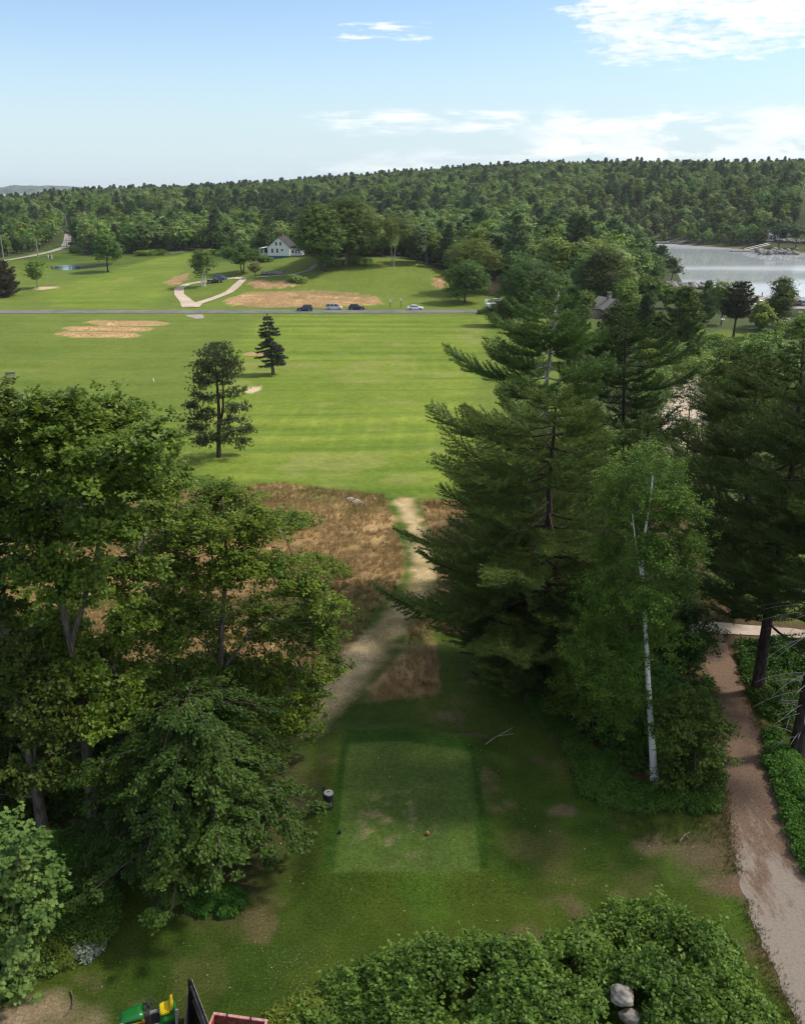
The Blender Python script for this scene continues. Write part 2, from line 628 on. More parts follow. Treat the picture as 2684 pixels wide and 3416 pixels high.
FESCUE = [GP(p) for p in (
    [(505, 1032), (600, 1026), (700, 1040), (815, 1052), (838, 1110), (858, 1190), (848, 1240), (790, 1308), (742, 1392), (690, 1420),
     (500, 1400), (200, 1420), (-150, 1400), (-150, 1100), (100, 1120), (380, 1040)],
    [(892, 1062), (980, 1062), (1020, 1180), (1010, 1340), (935, 1345), (905, 1295), (927, 1205), (905, 1130)],
    [(872, 1310), (905, 1310), (932, 1420), (926, 1470), (860, 1484), (800, 1487), (795, 1462), (852, 1400), (864, 1342)],
    [(470, 640), (520, 622), (640, 617), (740, 620), (800, 632), (810, 645), (690, 652), (560, 652), (500, 648)],
    [(528, 603), (545, 595), (600, 597), (632, 603), (600, 611), (540, 612)],
    [(352, 598), (372, 588), (400, 580), (398, 592), (372, 606), (356, 606)],
    [(920, 592), (942, 588), (945, 612), (924, 612)], [(1030, 585), (1085, 580), (1085, 605), (1040, 625)])]
ISLANDS = [GP(p) for p in (
    [(178, 684), (200, 680), (330, 682), (362, 687), (340, 691), (220, 691)],
    [(133, 697), (150, 693), (310, 695), (330, 699), (300, 704), (170, 703)],
    [(114, 709), (130, 704), (270, 707), (298, 712), (280, 717), (150, 715)],
    [(515, 752), (530, 748), (562, 749), (560, 755), (530, 755)])]
SAND = [GP([(516, 832), (528, 821), (553, 820), (550, 829), (536, 836)]), GP([(70, 613), (88, 609), (122, 609), (118, 612), (92, 615)])]
LEDGE = GP([(1372, 962), (1385, 900), (1415, 850), (1440, 805), (1485, 800), (1500, 860), (1490, 940), (1440, 965)])
LITTER_L = GP([(-300, 1560), (200, 1500), (480, 1540), (600, 1600), (650, 1700), (620, 1800), (560, 1900), (480, 1950), (380, 1900), (260, 1780), (150, 1990), (60, 2050), (-300, 2000)])
LITTER_R = GP([(1010, 1390), (1120, 1460), (1200, 1560), (1230, 1640), (1300, 1700), (1500, 1700), (1530, 1560), (1500, 1420), (1708, 1480), (2000, 1900), (2100, 1400), (1708, 1120), (1300, 1060), (1020, 1250)])
DIRT = GP([(-100, 2120), (60, 2120), (150, 2135), (235, 2130), (260, 2150), (230, 2200), (200, 2400), (-200, 2400)])
TREELINE = [(-200, 560), (0, 548), (60, 540), (120, 520), (146, 486), (170, 540), (190, 545), (280, 541), (350, 536), (440, 533), (520, 545), (560, 542), (640, 545), (700, 552), (760, 548), (860, 548),
            (915, 566), (960, 585), (1000, 600), (1060, 606), (1100, 640), (1150, 640), (1250, 655), (1330, 640), (1385, 598)]
TL = np.array([G(a, b)[:2] for a, b in TREELINE])
TL_az = np.arctan2(TL[:, 0], TL[:, 1])
TL_r = np.hypot(TL[:, 0], TL[:, 1])
FAIR = [GP(p) for p in (
    [(395, 1000), (520, 1028), (700, 1040), (820, 1052), (900, 1058), (1000, 1020), (1010, 820), (1040, 672), (560, 668), (480, 760), (420, 880)],
    [(200, 655), (330, 655), (370, 600), (420, 548), (420, 535), (330, 548), (180, 592), (90, 620), (110, 650)])]
PATHW = [(858, 1062, 22), (882, 1120, 17), (899, 1175, 20), (902, 1230, 24), (860, 1290, 32), (815, 1340, 36), (772, 1390, 36), (725, 1440, 36), (690, 1490, 32), (655, 1545, 26)]


def wline(pts):
    out = []
    for a, b, w in pts:
        p = G(a, b)
        out.append((p[0], p[1], w / scale_at(p)))
    return out


PATH = wline(PATHW)
LAWN_B = GP([(1590, 1120), (1800, 1120), (2000, 1330), (1640, 1318), (1585, 1300)])
LAWN_R = GP([(1490, 708), (1540, 700), (1640, 705), (1600, 722), (1500, 722)])


def ground_color(x, y):
    n = x.shape
    r = np.hypot(x, y)
    az_ = np.arctan2(x, np.maximum(y, 0.1))
    big = fbm(x, y, 1 / 22.0, 1)
    med = fbm(x, y, 1 / 5.0, 2)
    fin = fbm(x, y, 1 / 1.1, 4)
    jit = (fbm(x, y, 1 / 1.7, 6, 3) - 0.5)

    def mixc(c, col, m):
        col = np.asarray(col, float)
        return c * (1 - m[:, None]) + col * m[:, None]

    def var(a, b, t):
        t = np.clip(t, 0, 1)[:, None]
        return np.asarray(a) * (1 - t) + np.asarray(b) * t

    # rough lawn
    c = var((0.030, 0.062, 0.006), (0.068, 0.098, 0.012), sstep(0.35, 0.68, big * 0.5 + med * 0.5))
    # worn, brownish turf near the camera
    near = 1 - sstep(42, 60, y)
    c = c * (1 - 0.12 * near[:, None])
    c = mixc(c, (0.115, 0.100, 0.035), near * sstep(0.56, 0.78, fbm(x, y, 1 / 3.4, 9)) * 0.55)
    c = mixc(c, (0.14, 0.10, 0.055), near * sstep(0.64, 0.78, fbm(x, y, 1 / 1.9, 17)) * 0.5)
    c = mixc(c, (0.060, 0.115, 0.012), near * sstep(0.52, 0.7, fbm(x, y, 1 / 4.2, 14)) * 0.65)
    # fairway with cross ridges and mower tracks
    fair = np.zeros(n)
    for p in FAIR:
        fair = np.maximum(fair, sstep(2.5, -2.5, sdf(x, y, p) + jit * 4))
    open_f = sstep(85, 105, y) * (1 - sstep(330, 420, y)) * sstep(-220, -140, x)
    yy = y + 5 * (vnoise(x, y, 1 / 35.0, 5) - 0.5) + 0.02 * x
    amp_ = 0.10 + 0.42 * sstep(0.3, 0.7, fbm(x * 0.5, y, 1 / 26.0, 25)) * (0.45 + 0.55 * sstep(-60, -20, x))
    sq_ = np.tanh(2.2 * np.sin(yy * 1.35 + 1.5 * (vnoise(x, y, 1 / 60.0, 27) - 0.5)))
    stripes = 0.5 + 0.6 * amp_ * np.sin(yy * 0.62 + 0.7) + 0.20 * sq_ * sstep(0.35, 0.65, fbm(x * 0.4, y, 1 / 30.0, 28)) + 0.42 * (fbm(x * 0.12, y, 1 / 2.6, 8) - 0.5) * 2
    fc = var((0.072, 0.122, 0.011), (0.158, 0.196, 0.028), 0.05 + 0.75 * stripes + 0.5 * (big - 0.4) + 0.5 * (med - 0.5))
    tracks = 0.5 + 0.5 * np.sin(x * 1.5 + 3 * np.sin(y / 40.0) + 2 * fbm(x, y, 1 / 18.0, 20))
    tr = sstep(0.8, 1.0, tracks) * sstep(0.45, 0.7, fbm(x, y, 1 / 25.0, 21)) * fair
    c = mixc(c, var((0.068, 0.112, 0.012), (0.130, 0.162, 0.030), med * 0.6 + big * 0.5 + 0.35 * (stripes - 0.5)), open_f * 0.9)
    fc = fc * (1 + 0.12 * tr[:, None])
    c = c * (1 - fair[:, None]) + fc * fair[:, None]
    drytop = fair * sstep(0.62, 0.8, fbm(x, y, 1 / 9.0, 23)) * 0.5
    c = mixc(c, (0.19, 0.19, 0.06), drytop)
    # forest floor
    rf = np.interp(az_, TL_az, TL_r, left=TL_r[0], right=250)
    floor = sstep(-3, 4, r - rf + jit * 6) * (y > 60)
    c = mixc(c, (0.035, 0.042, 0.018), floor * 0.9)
    dc = sdf(x, y, COVE)
    shore = sstep(7, 2, dc + jit * 5) * np.maximum(sstep(510, 540, y), sstep(119, 124, x) * sstep(350, 330, y))
    c = mixc(c, (0.12, 0.10, 0.055), shore)
    c = mixc(c, (0.075, 0.09, 0.03), sstep(20, 15, dc + jit * 4) * sstep(9, 13, dc + jit * 4) * 0.8)
    # shrubby land on the right
    rgt = sstep(24, 30, x + jit * 3) * sstep(60, 75, y) * (1 - sstep(240, 262, y)) * sstep(0.185, 0.22, az_)
    c = mixc(c, (0.050, 0.068, 0.022), rgt * 0.9)
    lw = sstep(1, -1, sdf(x, y, LAWN_R))
    c = mixc(c, (0.085, 0.12, 0.022), lw)
    # brown tall-grass areas
    for k, p in enumerate(FESCUE):
        w = 0.35 if k < 3 else 1.0
        m = sstep(w, -w, sdf(x, y, p) + jit * (1.2 if k < 3 else 4))
        fcol = var((0.18, 0.12, 0.050), (0.34, 0.225, 0.105), sstep(0.3, 0.72, big * 0.35 + med * 0.65))
        fcol = fcol * (0.75 + 0.5 * fin[:, None])
        gr = sstep(0.55, 0.72, fbm(x * 0.5, y, 1 / 4.0, 12)) * 0.55
        fcol = mixc(fcol, (0.085, 0.105, 0.022), gr * 1.4)
        if k > 2:
            fcol = fcol * 1.25
        c = c * (1 - m[:, None]) + fcol * m[:, None]
    for p in ISLANDS:
        m = sstep(0.4, -0.4, sdf(x, y, p) + jit * 0.8)
        c = mixc(c, (0.42, 0.29, 0.14), m)
    # mown track through the rough
    m = sstep(0.7, -0.7, pdist(x, y, PATH) + jit * 1.6)
    pc = var((0.215, 0.168, 0.076), (0.39, 0.295, 0.160), sstep(0.25, 0.6, fbm(x, y * 0.8, 1 / 2.2, 15) * 0.7 + fin * 0.3))
    c = c * (1 - m[:, None]) + pc * m[:, None]
    # sand, ledge, litter, dirt
    for p in SAND:
        m = sstep(0.3, -0.3, sdf(x, y, p) + jit * 0.8)
        c = mixc(c, (0.42, 0.32, 0.22), m)
    m = sstep(1.5, -1.5, sdf(x, y, LEDGE) + jit * 5)
    c = c * (1 - m[:, None]) + var((0.30, 0.235, 0.185), (0.44, 0.36, 0.30), fin) * m[:, None]
    m = sstep(1.0, -1.0, sdf(x, y, LITTER_L) + jit * 3) * 0.85
    c = c * (1 - m[:, None]) + var((0.040, 0.038, 0.016), (0.085, 0.065, 0.032), fin) * m[:, None]
    m = sstep(0.8, -0.8, sdf(x, y, LITTER_R) + jit * 2.5) * 0.92
    c = c * (1 - m[:, None]) + var((0.055, 0.035, 0.020), (0.115, 0.070, 0.040), fin) * m[:, None]
    m = sstep(0.8, -0.8, sdf(x, y, LAWN_B) + jit)
    c = mixc(c, (0.085, 0.115, 0.022), m)
    m = sstep(0.6, -0.8, sdf(x, y, DIRT) + jit * 3.0)
    c = c * (1 - m[:, None]) + var((0.20, 0.145, 0.085), (0.31, 0.235, 0.150), fin) * m[:, None]
    # bare worn patches beside the drive and in front of the tee
    for (px, py, rr) in ((1480, 1815, 1.5), (1400, 1800, 0.8), (1200, 1722, 0.5), (955, 1520, 0.9), (1010, 1560, 0.7), (1190, 1480, 0.8), (1560, 1880, 0.9)):
        g = G(px, py)
        m = sstep(1.0, 0.2, np.hypot((x - g[0]) / (1.7 * rr), (y - g[1]) / rr) + jit * 1.3) * 0.7
        c = c * (1 - m[:, None]) + var((0.12, 0.085, 0.05), (0.20, 0.14, 0.09), fin) * m[:, None]
    # tee: close-mown top, darker collar
    dt = sdf(x, y, TEE)
    m = sstep(0.12, -0.05, dt + jit * 0.1)
    c = mixc(c, (0.024, 0.060, 0.006), m * 0.9)
    m = sstep(0.06, -0.06, sdf(x, y, TEETOP) + jit * 0.06)
    tc = var((0.050, 0.088, 0.015), (0.076, 0.112, 0.022), med)
    worn = sstep(0.50, 0.66, fbm(x, y, 1 / 0.55, 19, 3)) * sstep(1.0, 0.3, np.hypot((x - WORN[0]) / 2.4, (y - WORN[1]) / 3.2))
    tc = mixc(tc, (0.19, 0.15, 0.085), worn * 0.75)
    c = c * (1 - m[:, None]) + tc * m[:, None]
    # earth margins of the drive
    m = sstep(0.7, -0.3, pdist(x, y, DRIVE) + jit * 1.6)
    c = mixc(c, (0.15, 0.095, 0.062), m * 0.9)
    c = c * (0.86 + 0.28 * fin[:, None])
    return np.clip(c, 0.005, 0.7)


TEETOP = GP([(742, 1577), (860, 1574), (995, 1596), (1010, 1720), (1018, 1852), (706, 1852), (722, 1720)])
WORN = G(840, 1745)
DRIVE = wline([(1490, 1325, 34), (1515, 1370, 26), (1540, 1440, 32), (1567, 1530, 36), (1590, 1620, 50), (1612, 1720, 66), (1640, 1830, 78), (1680, 1950, 84), (1740, 2080, 92), (1830, 2250, 100), (1960, 2500, 110)])

xs = nonuni(-2600, 2600, 0.17, 0.0135, -14, 24)
ys = nonuni(-120, 2550, 0.17, 0.0085, 19, 60)
X, Y = np.meshgrid(xs, ys)
xf, yf = X.ravel(), Y.ravel()
Z = H(xf, yf)
nx, ny = len(xs), len(ys)
idx = np.arange(nx * ny).reshape(ny, nx)
Fq = np.stack([idx[:-1, :-1], idx[:-1, 1:], idx[1:, 1:], idx[1:, :-1]], -1).reshape(-1, 4)
me = mesh_np('ground', [(np.stack([xf, yf, Z], -1), Fq, 0, None)], smooth=True)
colr = np.zeros((len(xf), 4), np.float32)
colr[:, 3] = 1
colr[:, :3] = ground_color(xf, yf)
at = me.attributes.new('ground_colour', 'FLOAT_COLOR', 'POINT')
at.data.foreach_set('color', colr.ravel())


def ground_mat():
    m, nt, b = mat_new('grass_and_soil')
    a = nt.nodes.new('ShaderNodeAttribute')
    a.attribute_name = 'ground_colour'
    tc = nt.nodes.new('ShaderNodeTexCoord')
    nf = noise_tex(nt, tc.outputs['Object'], 9.0, 6, 0.75)
    nm = noise_tex(nt, tc.outputs['Object'], 1.3, 5, 0.65)
    nq = noise_tex(nt, tc.outputs['Object'], 26.0, 3, 0.7)
    k = nf.ss(0.30, 0.70) * 0.8 + nq.ss(0.32, 0.68) * 0.7 + 0.25
    k = k * (nm.ss(0.3, 0.7) * 0.25 + 0.875)
    vm = nt.nodes.new('ShaderNodeVectorMath')
    vm.operation = 'SCALE'
    nt.links.new(a.outputs['Color'], vm.inputs[0])
    nt.links.new(k.s, vm.inputs['Scale'])
    nt.links.new(vm.outputs[0], b.inputs['Base Color'])
    b.inputs['Roughness'].default_value = 0.95
    b.inputs['Specular IOR Level'].default_value = 0.1
    bp = nt.nodes.new('ShaderNodeBump')
    bp.inputs['Strength'].default_value = 0.55
    bp.inputs['Distance'].default_value = 0.08
    nt.links.new(nf.s, bp.inputs['Height'])
    nt.links.new(bp.outputs[0], b.inputs['Normal'])
    return m


M['ground'] = ground_mat()
ground = add_obj('ground', me, M['ground'])
tag(ground, kind='structure')

# ------------------------------------------------------------------ roads, drives, water
def strip(name, line, mat, off=0.02, step=0.5, ncol=9, jit=0.0, crown=0.0):
    pts = np.array(line, float)
    seg = np.hypot(np.diff(pts[:, 0]), np.diff(pts[:, 1]))
    s = np.concatenate([[0], np.cumsum(seg)])
    q = np.linspace(0, s[-1], max(2, int(s[-1] / step)))
    # smooth corner rounding
    P = np.stack([np.interp(q, s, pts[:, i]) for i in range(3)], -1)
    kk = max(3, int(len(q) * 0.05) | 1)
    if len(pts) > 2:
        pad = kk // 2
        ker = np.hanning(kk + 2)[1:-1]
        ker /= ker.sum()
        ext = np.concatenate([2 * P[:1] - P[1:pad + 1][::-1], P, 2 * P[-1:] - P[-pad - 1:-1][::-1]])
        P = np.stack([np.convolve(ext[:, i], ker, 'valid') for i in range(3)], -1)
    T = np.gradient(P[:, :2], axis=0)
    T /= np.linalg.norm(T, axis=1)[:, None]
    Nn = np.stack([-T[:, 1], T[:, 0]], -1)
    rng = np.random.RandomState(3)
    u = np.linspace(-1, 1, ncol)
    wl = P[:, 2] * (1 + jit * (fbm(q, q * 0, 0.9, 2) - 0.5) * 2 + jit * 0.6 * (fbm(q, q * 0, 4.0, 3) - 0.5))
    wr = P[:, 2] * (1 + jit * (fbm(q, q * 0 + 50, 0.9, 4) - 0.5) * 2 + jit * 0.6 * (fbm(q, q * 0 + 9, 4.0, 5) - 0.5))
    W = np.where(u[None, :] < 0, wl[:, None], wr[:, None]) * u[None, :]
    XX = P[:, 0:1] + Nn[:, 0:1] * W
    YY = P[:, 1:2] + Nn[:, 1:2] * W
    ZZ = H(XX.ravel(), YY.ravel()).reshape(XX.shape) + off + crown * (1 - u[None, :] ** 2)
    i = np.arange(XX.size).reshape(XX.shape)
    Fq = np.stack([i[:-1, 1:], i[:-1, :-1], i[1:, :-1], i[1:, 1:]], -1).reshape(-1, 4)
    me = mesh_np(name, [(np.stack([XX, YY, ZZ], -1).reshape(-1, 3), Fq, 0, None)], smooth=True)
    return tag(add_obj(name, me, mat), kind='structure')


def gravel_mat(name, c1, c2, c3, s1, s2, speck=(0.5, 0.47, 0.42)):
    m, nt, b = mat_new(name)
    tc = nt.nodes.new('ShaderNodeTexCoord')
    a = noise_tex(nt, tc.outputs['Object'], s1, 6, 0.65, 0.3)
    f = noise_tex(nt, tc.outputs['Object'], s2, 5, 0.75)
    col = mixcol(nt, a.ss(0.40, 0.60), c1, c2)
    col = mixcol(nt, f.ss(0.45, 0.70) * 0.6, col, c3)
    f2 = noise_tex(nt, tc.outputs['Object'], s2 * 2.2, 3, 0.6)
    col = mixcol(nt, f2.ss(0.62, 0.70) * 0.5, col, speck)
    nt.links.new(col, b.inputs['Base Color'])
    b.inputs['Roughness'].default_value = 0.95
    b.inputs['Specular IOR Level'].default_value = 0.1
    bp = nt.nodes.new('ShaderNodeBump')
    bp.inputs['Strength'].default_value = 0.6
    bp.inputs['Distance'].default_value = 0.04
    nt.links.new(f.s, bp.inputs['Height'])
    nt.links.new(bp.outputs[0], b.inputs['Normal'])
    return m


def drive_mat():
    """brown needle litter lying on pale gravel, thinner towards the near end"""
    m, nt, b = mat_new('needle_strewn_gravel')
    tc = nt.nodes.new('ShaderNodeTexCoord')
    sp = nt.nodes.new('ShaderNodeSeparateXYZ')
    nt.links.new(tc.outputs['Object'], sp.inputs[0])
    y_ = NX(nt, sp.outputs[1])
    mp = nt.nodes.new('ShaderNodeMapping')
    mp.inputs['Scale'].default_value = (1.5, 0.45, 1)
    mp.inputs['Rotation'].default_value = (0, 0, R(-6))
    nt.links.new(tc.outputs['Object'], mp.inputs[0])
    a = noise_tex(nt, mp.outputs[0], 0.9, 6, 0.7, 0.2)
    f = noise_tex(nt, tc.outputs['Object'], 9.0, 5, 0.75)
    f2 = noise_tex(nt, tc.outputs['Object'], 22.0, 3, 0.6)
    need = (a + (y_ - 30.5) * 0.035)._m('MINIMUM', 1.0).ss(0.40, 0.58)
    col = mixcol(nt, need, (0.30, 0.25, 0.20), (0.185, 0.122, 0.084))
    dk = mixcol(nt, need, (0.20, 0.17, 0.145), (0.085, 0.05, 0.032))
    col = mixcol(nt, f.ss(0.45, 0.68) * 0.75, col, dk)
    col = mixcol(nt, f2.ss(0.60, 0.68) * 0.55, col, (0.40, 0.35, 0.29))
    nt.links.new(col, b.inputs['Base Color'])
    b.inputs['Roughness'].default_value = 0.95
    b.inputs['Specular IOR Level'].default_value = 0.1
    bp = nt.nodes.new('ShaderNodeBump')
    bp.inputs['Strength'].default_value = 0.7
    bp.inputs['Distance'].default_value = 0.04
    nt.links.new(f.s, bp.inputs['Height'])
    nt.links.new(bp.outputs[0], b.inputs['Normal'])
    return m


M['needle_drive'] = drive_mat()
M['light_gravel'] = gravel_mat('light_gravel', (0.36, 0.295, 0.235), (0.46, 0.385, 0.315), (0.27, 0.21, 0.165), 0.8, 5.0)
M['grey_gravel'] = gravel_mat('grey_road_gravel', (0.23, 0.205, 0.19), (0.29, 0.26, 0.24), (0.20, 0.18, 0.16), 0.3, 2.0)
M['beige_gravel'] = gravel_mat('beige_gravel', (0.36, 0.29, 0.22), (0.45, 0.38, 0.30), (0.30, 0.23, 0.17), 0.4, 2.0)
M['asphalt'] = gravel_mat('worn_asphalt', (0.115, 0.112, 0.115), (0.155, 0.150, 0.152), (0.10, 0.098, 0.10), 0.25, 3.0, (0.2, 0.2, 0.2))

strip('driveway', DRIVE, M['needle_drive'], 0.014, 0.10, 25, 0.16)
LOT = wline([(1445, 1336, 24), (1500, 1332, 30), (1580, 1338, 26), (1700, 1346, 24), (1850, 1356, 24)])
strip('gravel_lane', LOT, M['light_gravel'], 0.05, 0.25, 9, 0.16)
ROAD_Y = float(G(600, 661.5)[1])
ROAD_W = 3.3
strip('road', [(-420, ROAD_Y - 2, ROAD_W), (-150, ROAD_Y - 0.6, ROAD_W), (0, ROAD_Y, ROAD_W), (40, ROAD_Y + 1, ROAD_W), (58, ROAD_Y + 1.6, ROAD_W)], M['asphalt'], 0.09, 1.0, 7, 0.02, 0.05)
loop1 = wline([(406, 652, 20), (396, 640, 14), (380, 625, 10), (380, 612, 10), (398, 603, 9), (430, 598, 8), (470, 593, 7), (500, 590, 7), (516, 591, 8)])
loop2 = wline([(402, 652, 20), (420, 644, 11), (455, 633, 9), (485, 621, 9), (503, 606, 9), (517, 592, 8), (535, 589, 5), (570, 587, 3)])
strip('gravel_drive', loop1, M['beige_gravel'], 0.10, 0.5, 7, 0.10)
strip('gravel_drive', loop2, M['beige_gravel'], 0.14, 0.5, 7, 0.10)
strip('footpath', wline([(570, 587, 2.5), (620, 583, 3), (655, 574, 5), (672, 562, 6)]), M['grey_gravel'], 0.10, 0.5, 5, 0.12)
strip('gravel_apron', wline([(412, 668, 18), (418, 673, 15), (424, 677, 8)]), M['grey_gravel'], 0.06, 0.4, 7, 0.3)
strip('side_road', wline([(-120, 572, 11), (0, 555, 8), (60, 545, 8), (110, 534, 8), (138, 525, 9), (143, 512, 8), (144, 500, 7), (146, 488, 5)]), M['grey_gravel'], 0.15, 1.0, 7, 0.06)


def water_mat(name, base, scale, bump, rough):
    m, nt, b = mat_new(name)
    tc = nt.nodes.new('ShaderNodeTexCoord')
    mp = nt.nodes.new('ShaderNodeMapping')
    mp.inputs['Scale'].default_value = (0.35, 1.0, 1.0)
    mp.inputs['Rotation'].default_value = (0, 0, R(8))
    nt.links.new(tc.outputs['Object'], mp.inputs[0])
    n = noise_tex(nt, mp.outputs[0], scale, 5, 0.6)
    big = noise_tex(nt, mp.outputs[0], scale * 0.03, 3, 0.5)
    b.inputs['Base Color'].default_value = (*base, 1)
    nt.links.new((big.ss(0.40, 0.62) * 0.16 + rough).s, b.inputs['Roughness'])
    b.inputs['IOR'].default_value = 1.45
    b.inputs['Specular IOR Level'].default_value = 1.0
    bp = nt.nodes.new('ShaderNodeBump')
    bp.inputs['Strength'].default_value = bump
    bp.inputs['Distance'].default_value = 0.25
    nt.links.new(n.s, bp.inputs['Height'])
    nt.links.new(bp.outputs[0], b.inputs['Normal'])
    return m


M['sea'] = water_mat('sea_water', (0.42, 0.46, 0.49), 0.35, 0.012, 0.04)  # pale base colour stands in for reflected sky and glare
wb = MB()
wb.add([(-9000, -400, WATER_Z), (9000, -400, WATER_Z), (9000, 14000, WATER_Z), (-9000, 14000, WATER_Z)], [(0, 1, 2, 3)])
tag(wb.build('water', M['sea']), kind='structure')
M['pondwater'] = water_mat('pond_water', (0.02, 0.03, 0.03), 2.0, 0.03, 0.02)
pc = np.mean(np.array(POND), 0)
pw = MB()
pw.add([(pc[0] + (a - pc[0]) * 1.06, pc[1] + (b_ - pc[1]) * 1.06, POND_Z) for a, b_ in POND], [tuple(range(len(POND)))])
tag(pw.build('pond', M['pondwater']), kind='structure')

# ------------------------------------------------------------------ unseen cloud added out of frame to shade the foreground
ALT = 330.0
csh = (sv.x / sv.z * ALT, sv.y / sv.z * ALT)
rc_ = np.random.RandomState(9)
cb = MB()
for k in range(46):
    u_, v_ = rc_.uniform(-1, 1), rc_.uniform(-1, 1)
    if u_ * u_ + v_ * v_ > 1:
        continue
    c_ = (csh[0] + u_ * 75 + 2, csh[1] + v_ * 46 + 5, ALT + rc_.uniform(-4, 10))
    r_ = rc_.uniform(14, 26)
    n0 = len(cb.V)
    rings_ = []
    for i in range(7):
        th = math.pi * (i + 0.5) / 7
        rings_.append([(c_[0] + r_ * math.sin(th) * math.cos(a) * 1.2, c_[1] + r_ * math.sin(th) * math.sin(a), c_[2] + 0.55 * r_ * math.cos(th)) for a in np.linspace(0, 2 * math.pi, 12, endpoint=False)])
    cb.loft(rings_)
M['cloud'], cnt_, cbs_ = mat_new('unseen_shade_cloud')
cbs_.inputs['Base Color'].default_value = (0.9, 0.9, 0.9, 1)
cbs_.inputs['Roughness'].default_value = 1.0
cbs_.inputs['Specular IOR Level'].default_value = 0.0
ctr_ = cnt_.nodes.new('ShaderNodeBsdfTransparent')
cmx_ = cnt_.nodes.new('ShaderNodeMixShader')
cmx_.inputs[0].default_value = 0.964
cnt_.links.new(cbs_.outputs[0], cmx_.inputs[1])
cnt_.links.new(ctr_.outputs[0], cmx_.inputs[2])
cnt_.links.new(cmx_.outputs[0], cnt_.nodes['Material Output'].inputs[0])
tag(cb.build('cloud', M['cloud'], smooth=True), kind='structure')
# ------------------------------------------------------------------ plants: generators
def nrm(v):
    return v / np.maximum(np.linalg.norm(v, axis=-1, keepdims=True), 1e-9)


def leaf_quads(P, N, L, W, rng, axis=None):
    n = len(P)
    t = rng.normal(size=(n, 3)) if axis is None else axis + 0.35 * rng.normal(size=(n, 3))
    N = nrm(N)
    t = nrm(t - (t * N).sum(1, keepdims=True) * N)
    b = np.cross(N, t)
    s = rng.uniform(0.75, 1.25, (n, 1))
    L = L * s
    W = W * s
    V = np.stack([P - t * L * 0.5, P + b * W * 0.5 - N * W * 0.12 - t * L * 0.06, P + t * L * 0.5 - N * L * 0.10, P - b * W * 0.5 - N * W * 0.12 - t * L * 0.06], 1).reshape(-1, 3)
    F = np.arange(n * 4).reshape(n, 4)
    return V, F


_LOBE = np.array([(0, -.5), (.16, -.30), (.42, -.34), (.36, -.08), (.55, .12), (.30, .16), (.22, .30), (0, .58), (-.22, .30), (-.30, .16), (-.55, .12), (-.36, -.08), (-.42, -.34), (-.16, -.30)])


def leaf_lobed(P, N, L, rng):
    n = len(P)
    t = rng.normal(size=(n, 3))
    N = nrm(N)
    t = nrm(t - (t * N).sum(1, keepdims=True) * N)
    b = np.cross(N, t)
    s = rng.uniform(0.7, 1.2, (n, 1, 1)) * L
    V = (P[:, None, :] + s * (_LOBE[None, :, 0:1] * b[:, None, :] + _LOBE[None, :, 1:2] * t[:, None, :])).reshape(-1, 3)
    k = len(_LOBE)
    return V, np.arange(n * k).reshape(n, k)


def tufts(P, D, L, W, k, rng, spread=0.8, up=0.25):
    """needle tufts: k thin triangles around direction D at each P"""
    n = len(P)
    P = np.repeat(P, k, 0)
    d = nrm(np.repeat(nrm(D), k, 0) + spread * rng.normal(size=(n * k, 3)) * 0.6 + np.array([0, 0, up]))
    s = nrm(np.cross(d, rng.normal(size=(n * k, 3))))
    ll = L * rng.uniform(0.7, 1.25, (n * k, 1))
    V = np.stack([P + s * W * 0.5, P - s * W * 0.5, P + d * ll], 1).reshape(-1, 3)
    return V, np.arange(n * k * 3).reshape(-1, 3)


def tubes(chains, sides=6):
    Vs, Fs, n0 = [], [], 0
    ang = np.linspace(0, 2 * math.pi, sides, endpoint=False)
    ca, sa = np.cos(ang), np.sin(ang)
    for pts, rad in chains:
        pts = np.asarray(pts, float)
        rad = np.asarray(rad, float)
        if len(pts) < 2:
            continue
        T = nrm(np.gradient(pts, axis=0))
        ref = np.array([1.0, 0.2, 0.1]) if abs(T[:, 0]).mean() < 0.8 else np.array([0.1, 1.0, 0.2])
        A = nrm(np.cross(T, ref))
        B = np.cross(T, A)
        ring = pts[:, None] + rad[:, None, None] * (ca[None, :, None] * A[:, None] + sa[None, :, None] * B[:, None])
        m = len(pts)
        Vs.append(ring.reshape(-1, 3))
        i = np.arange(m * sides).reshape(m, sides) + n0
        j = np.roll(i, -1, 1)
        Fs.append(np.stack([i[:-1], j[:-1], j[1:], i[1:]], -1).reshape(-1, 4))
        n0 += m * sides
    return np.concatenate(Vs), np.concatenate(Fs)


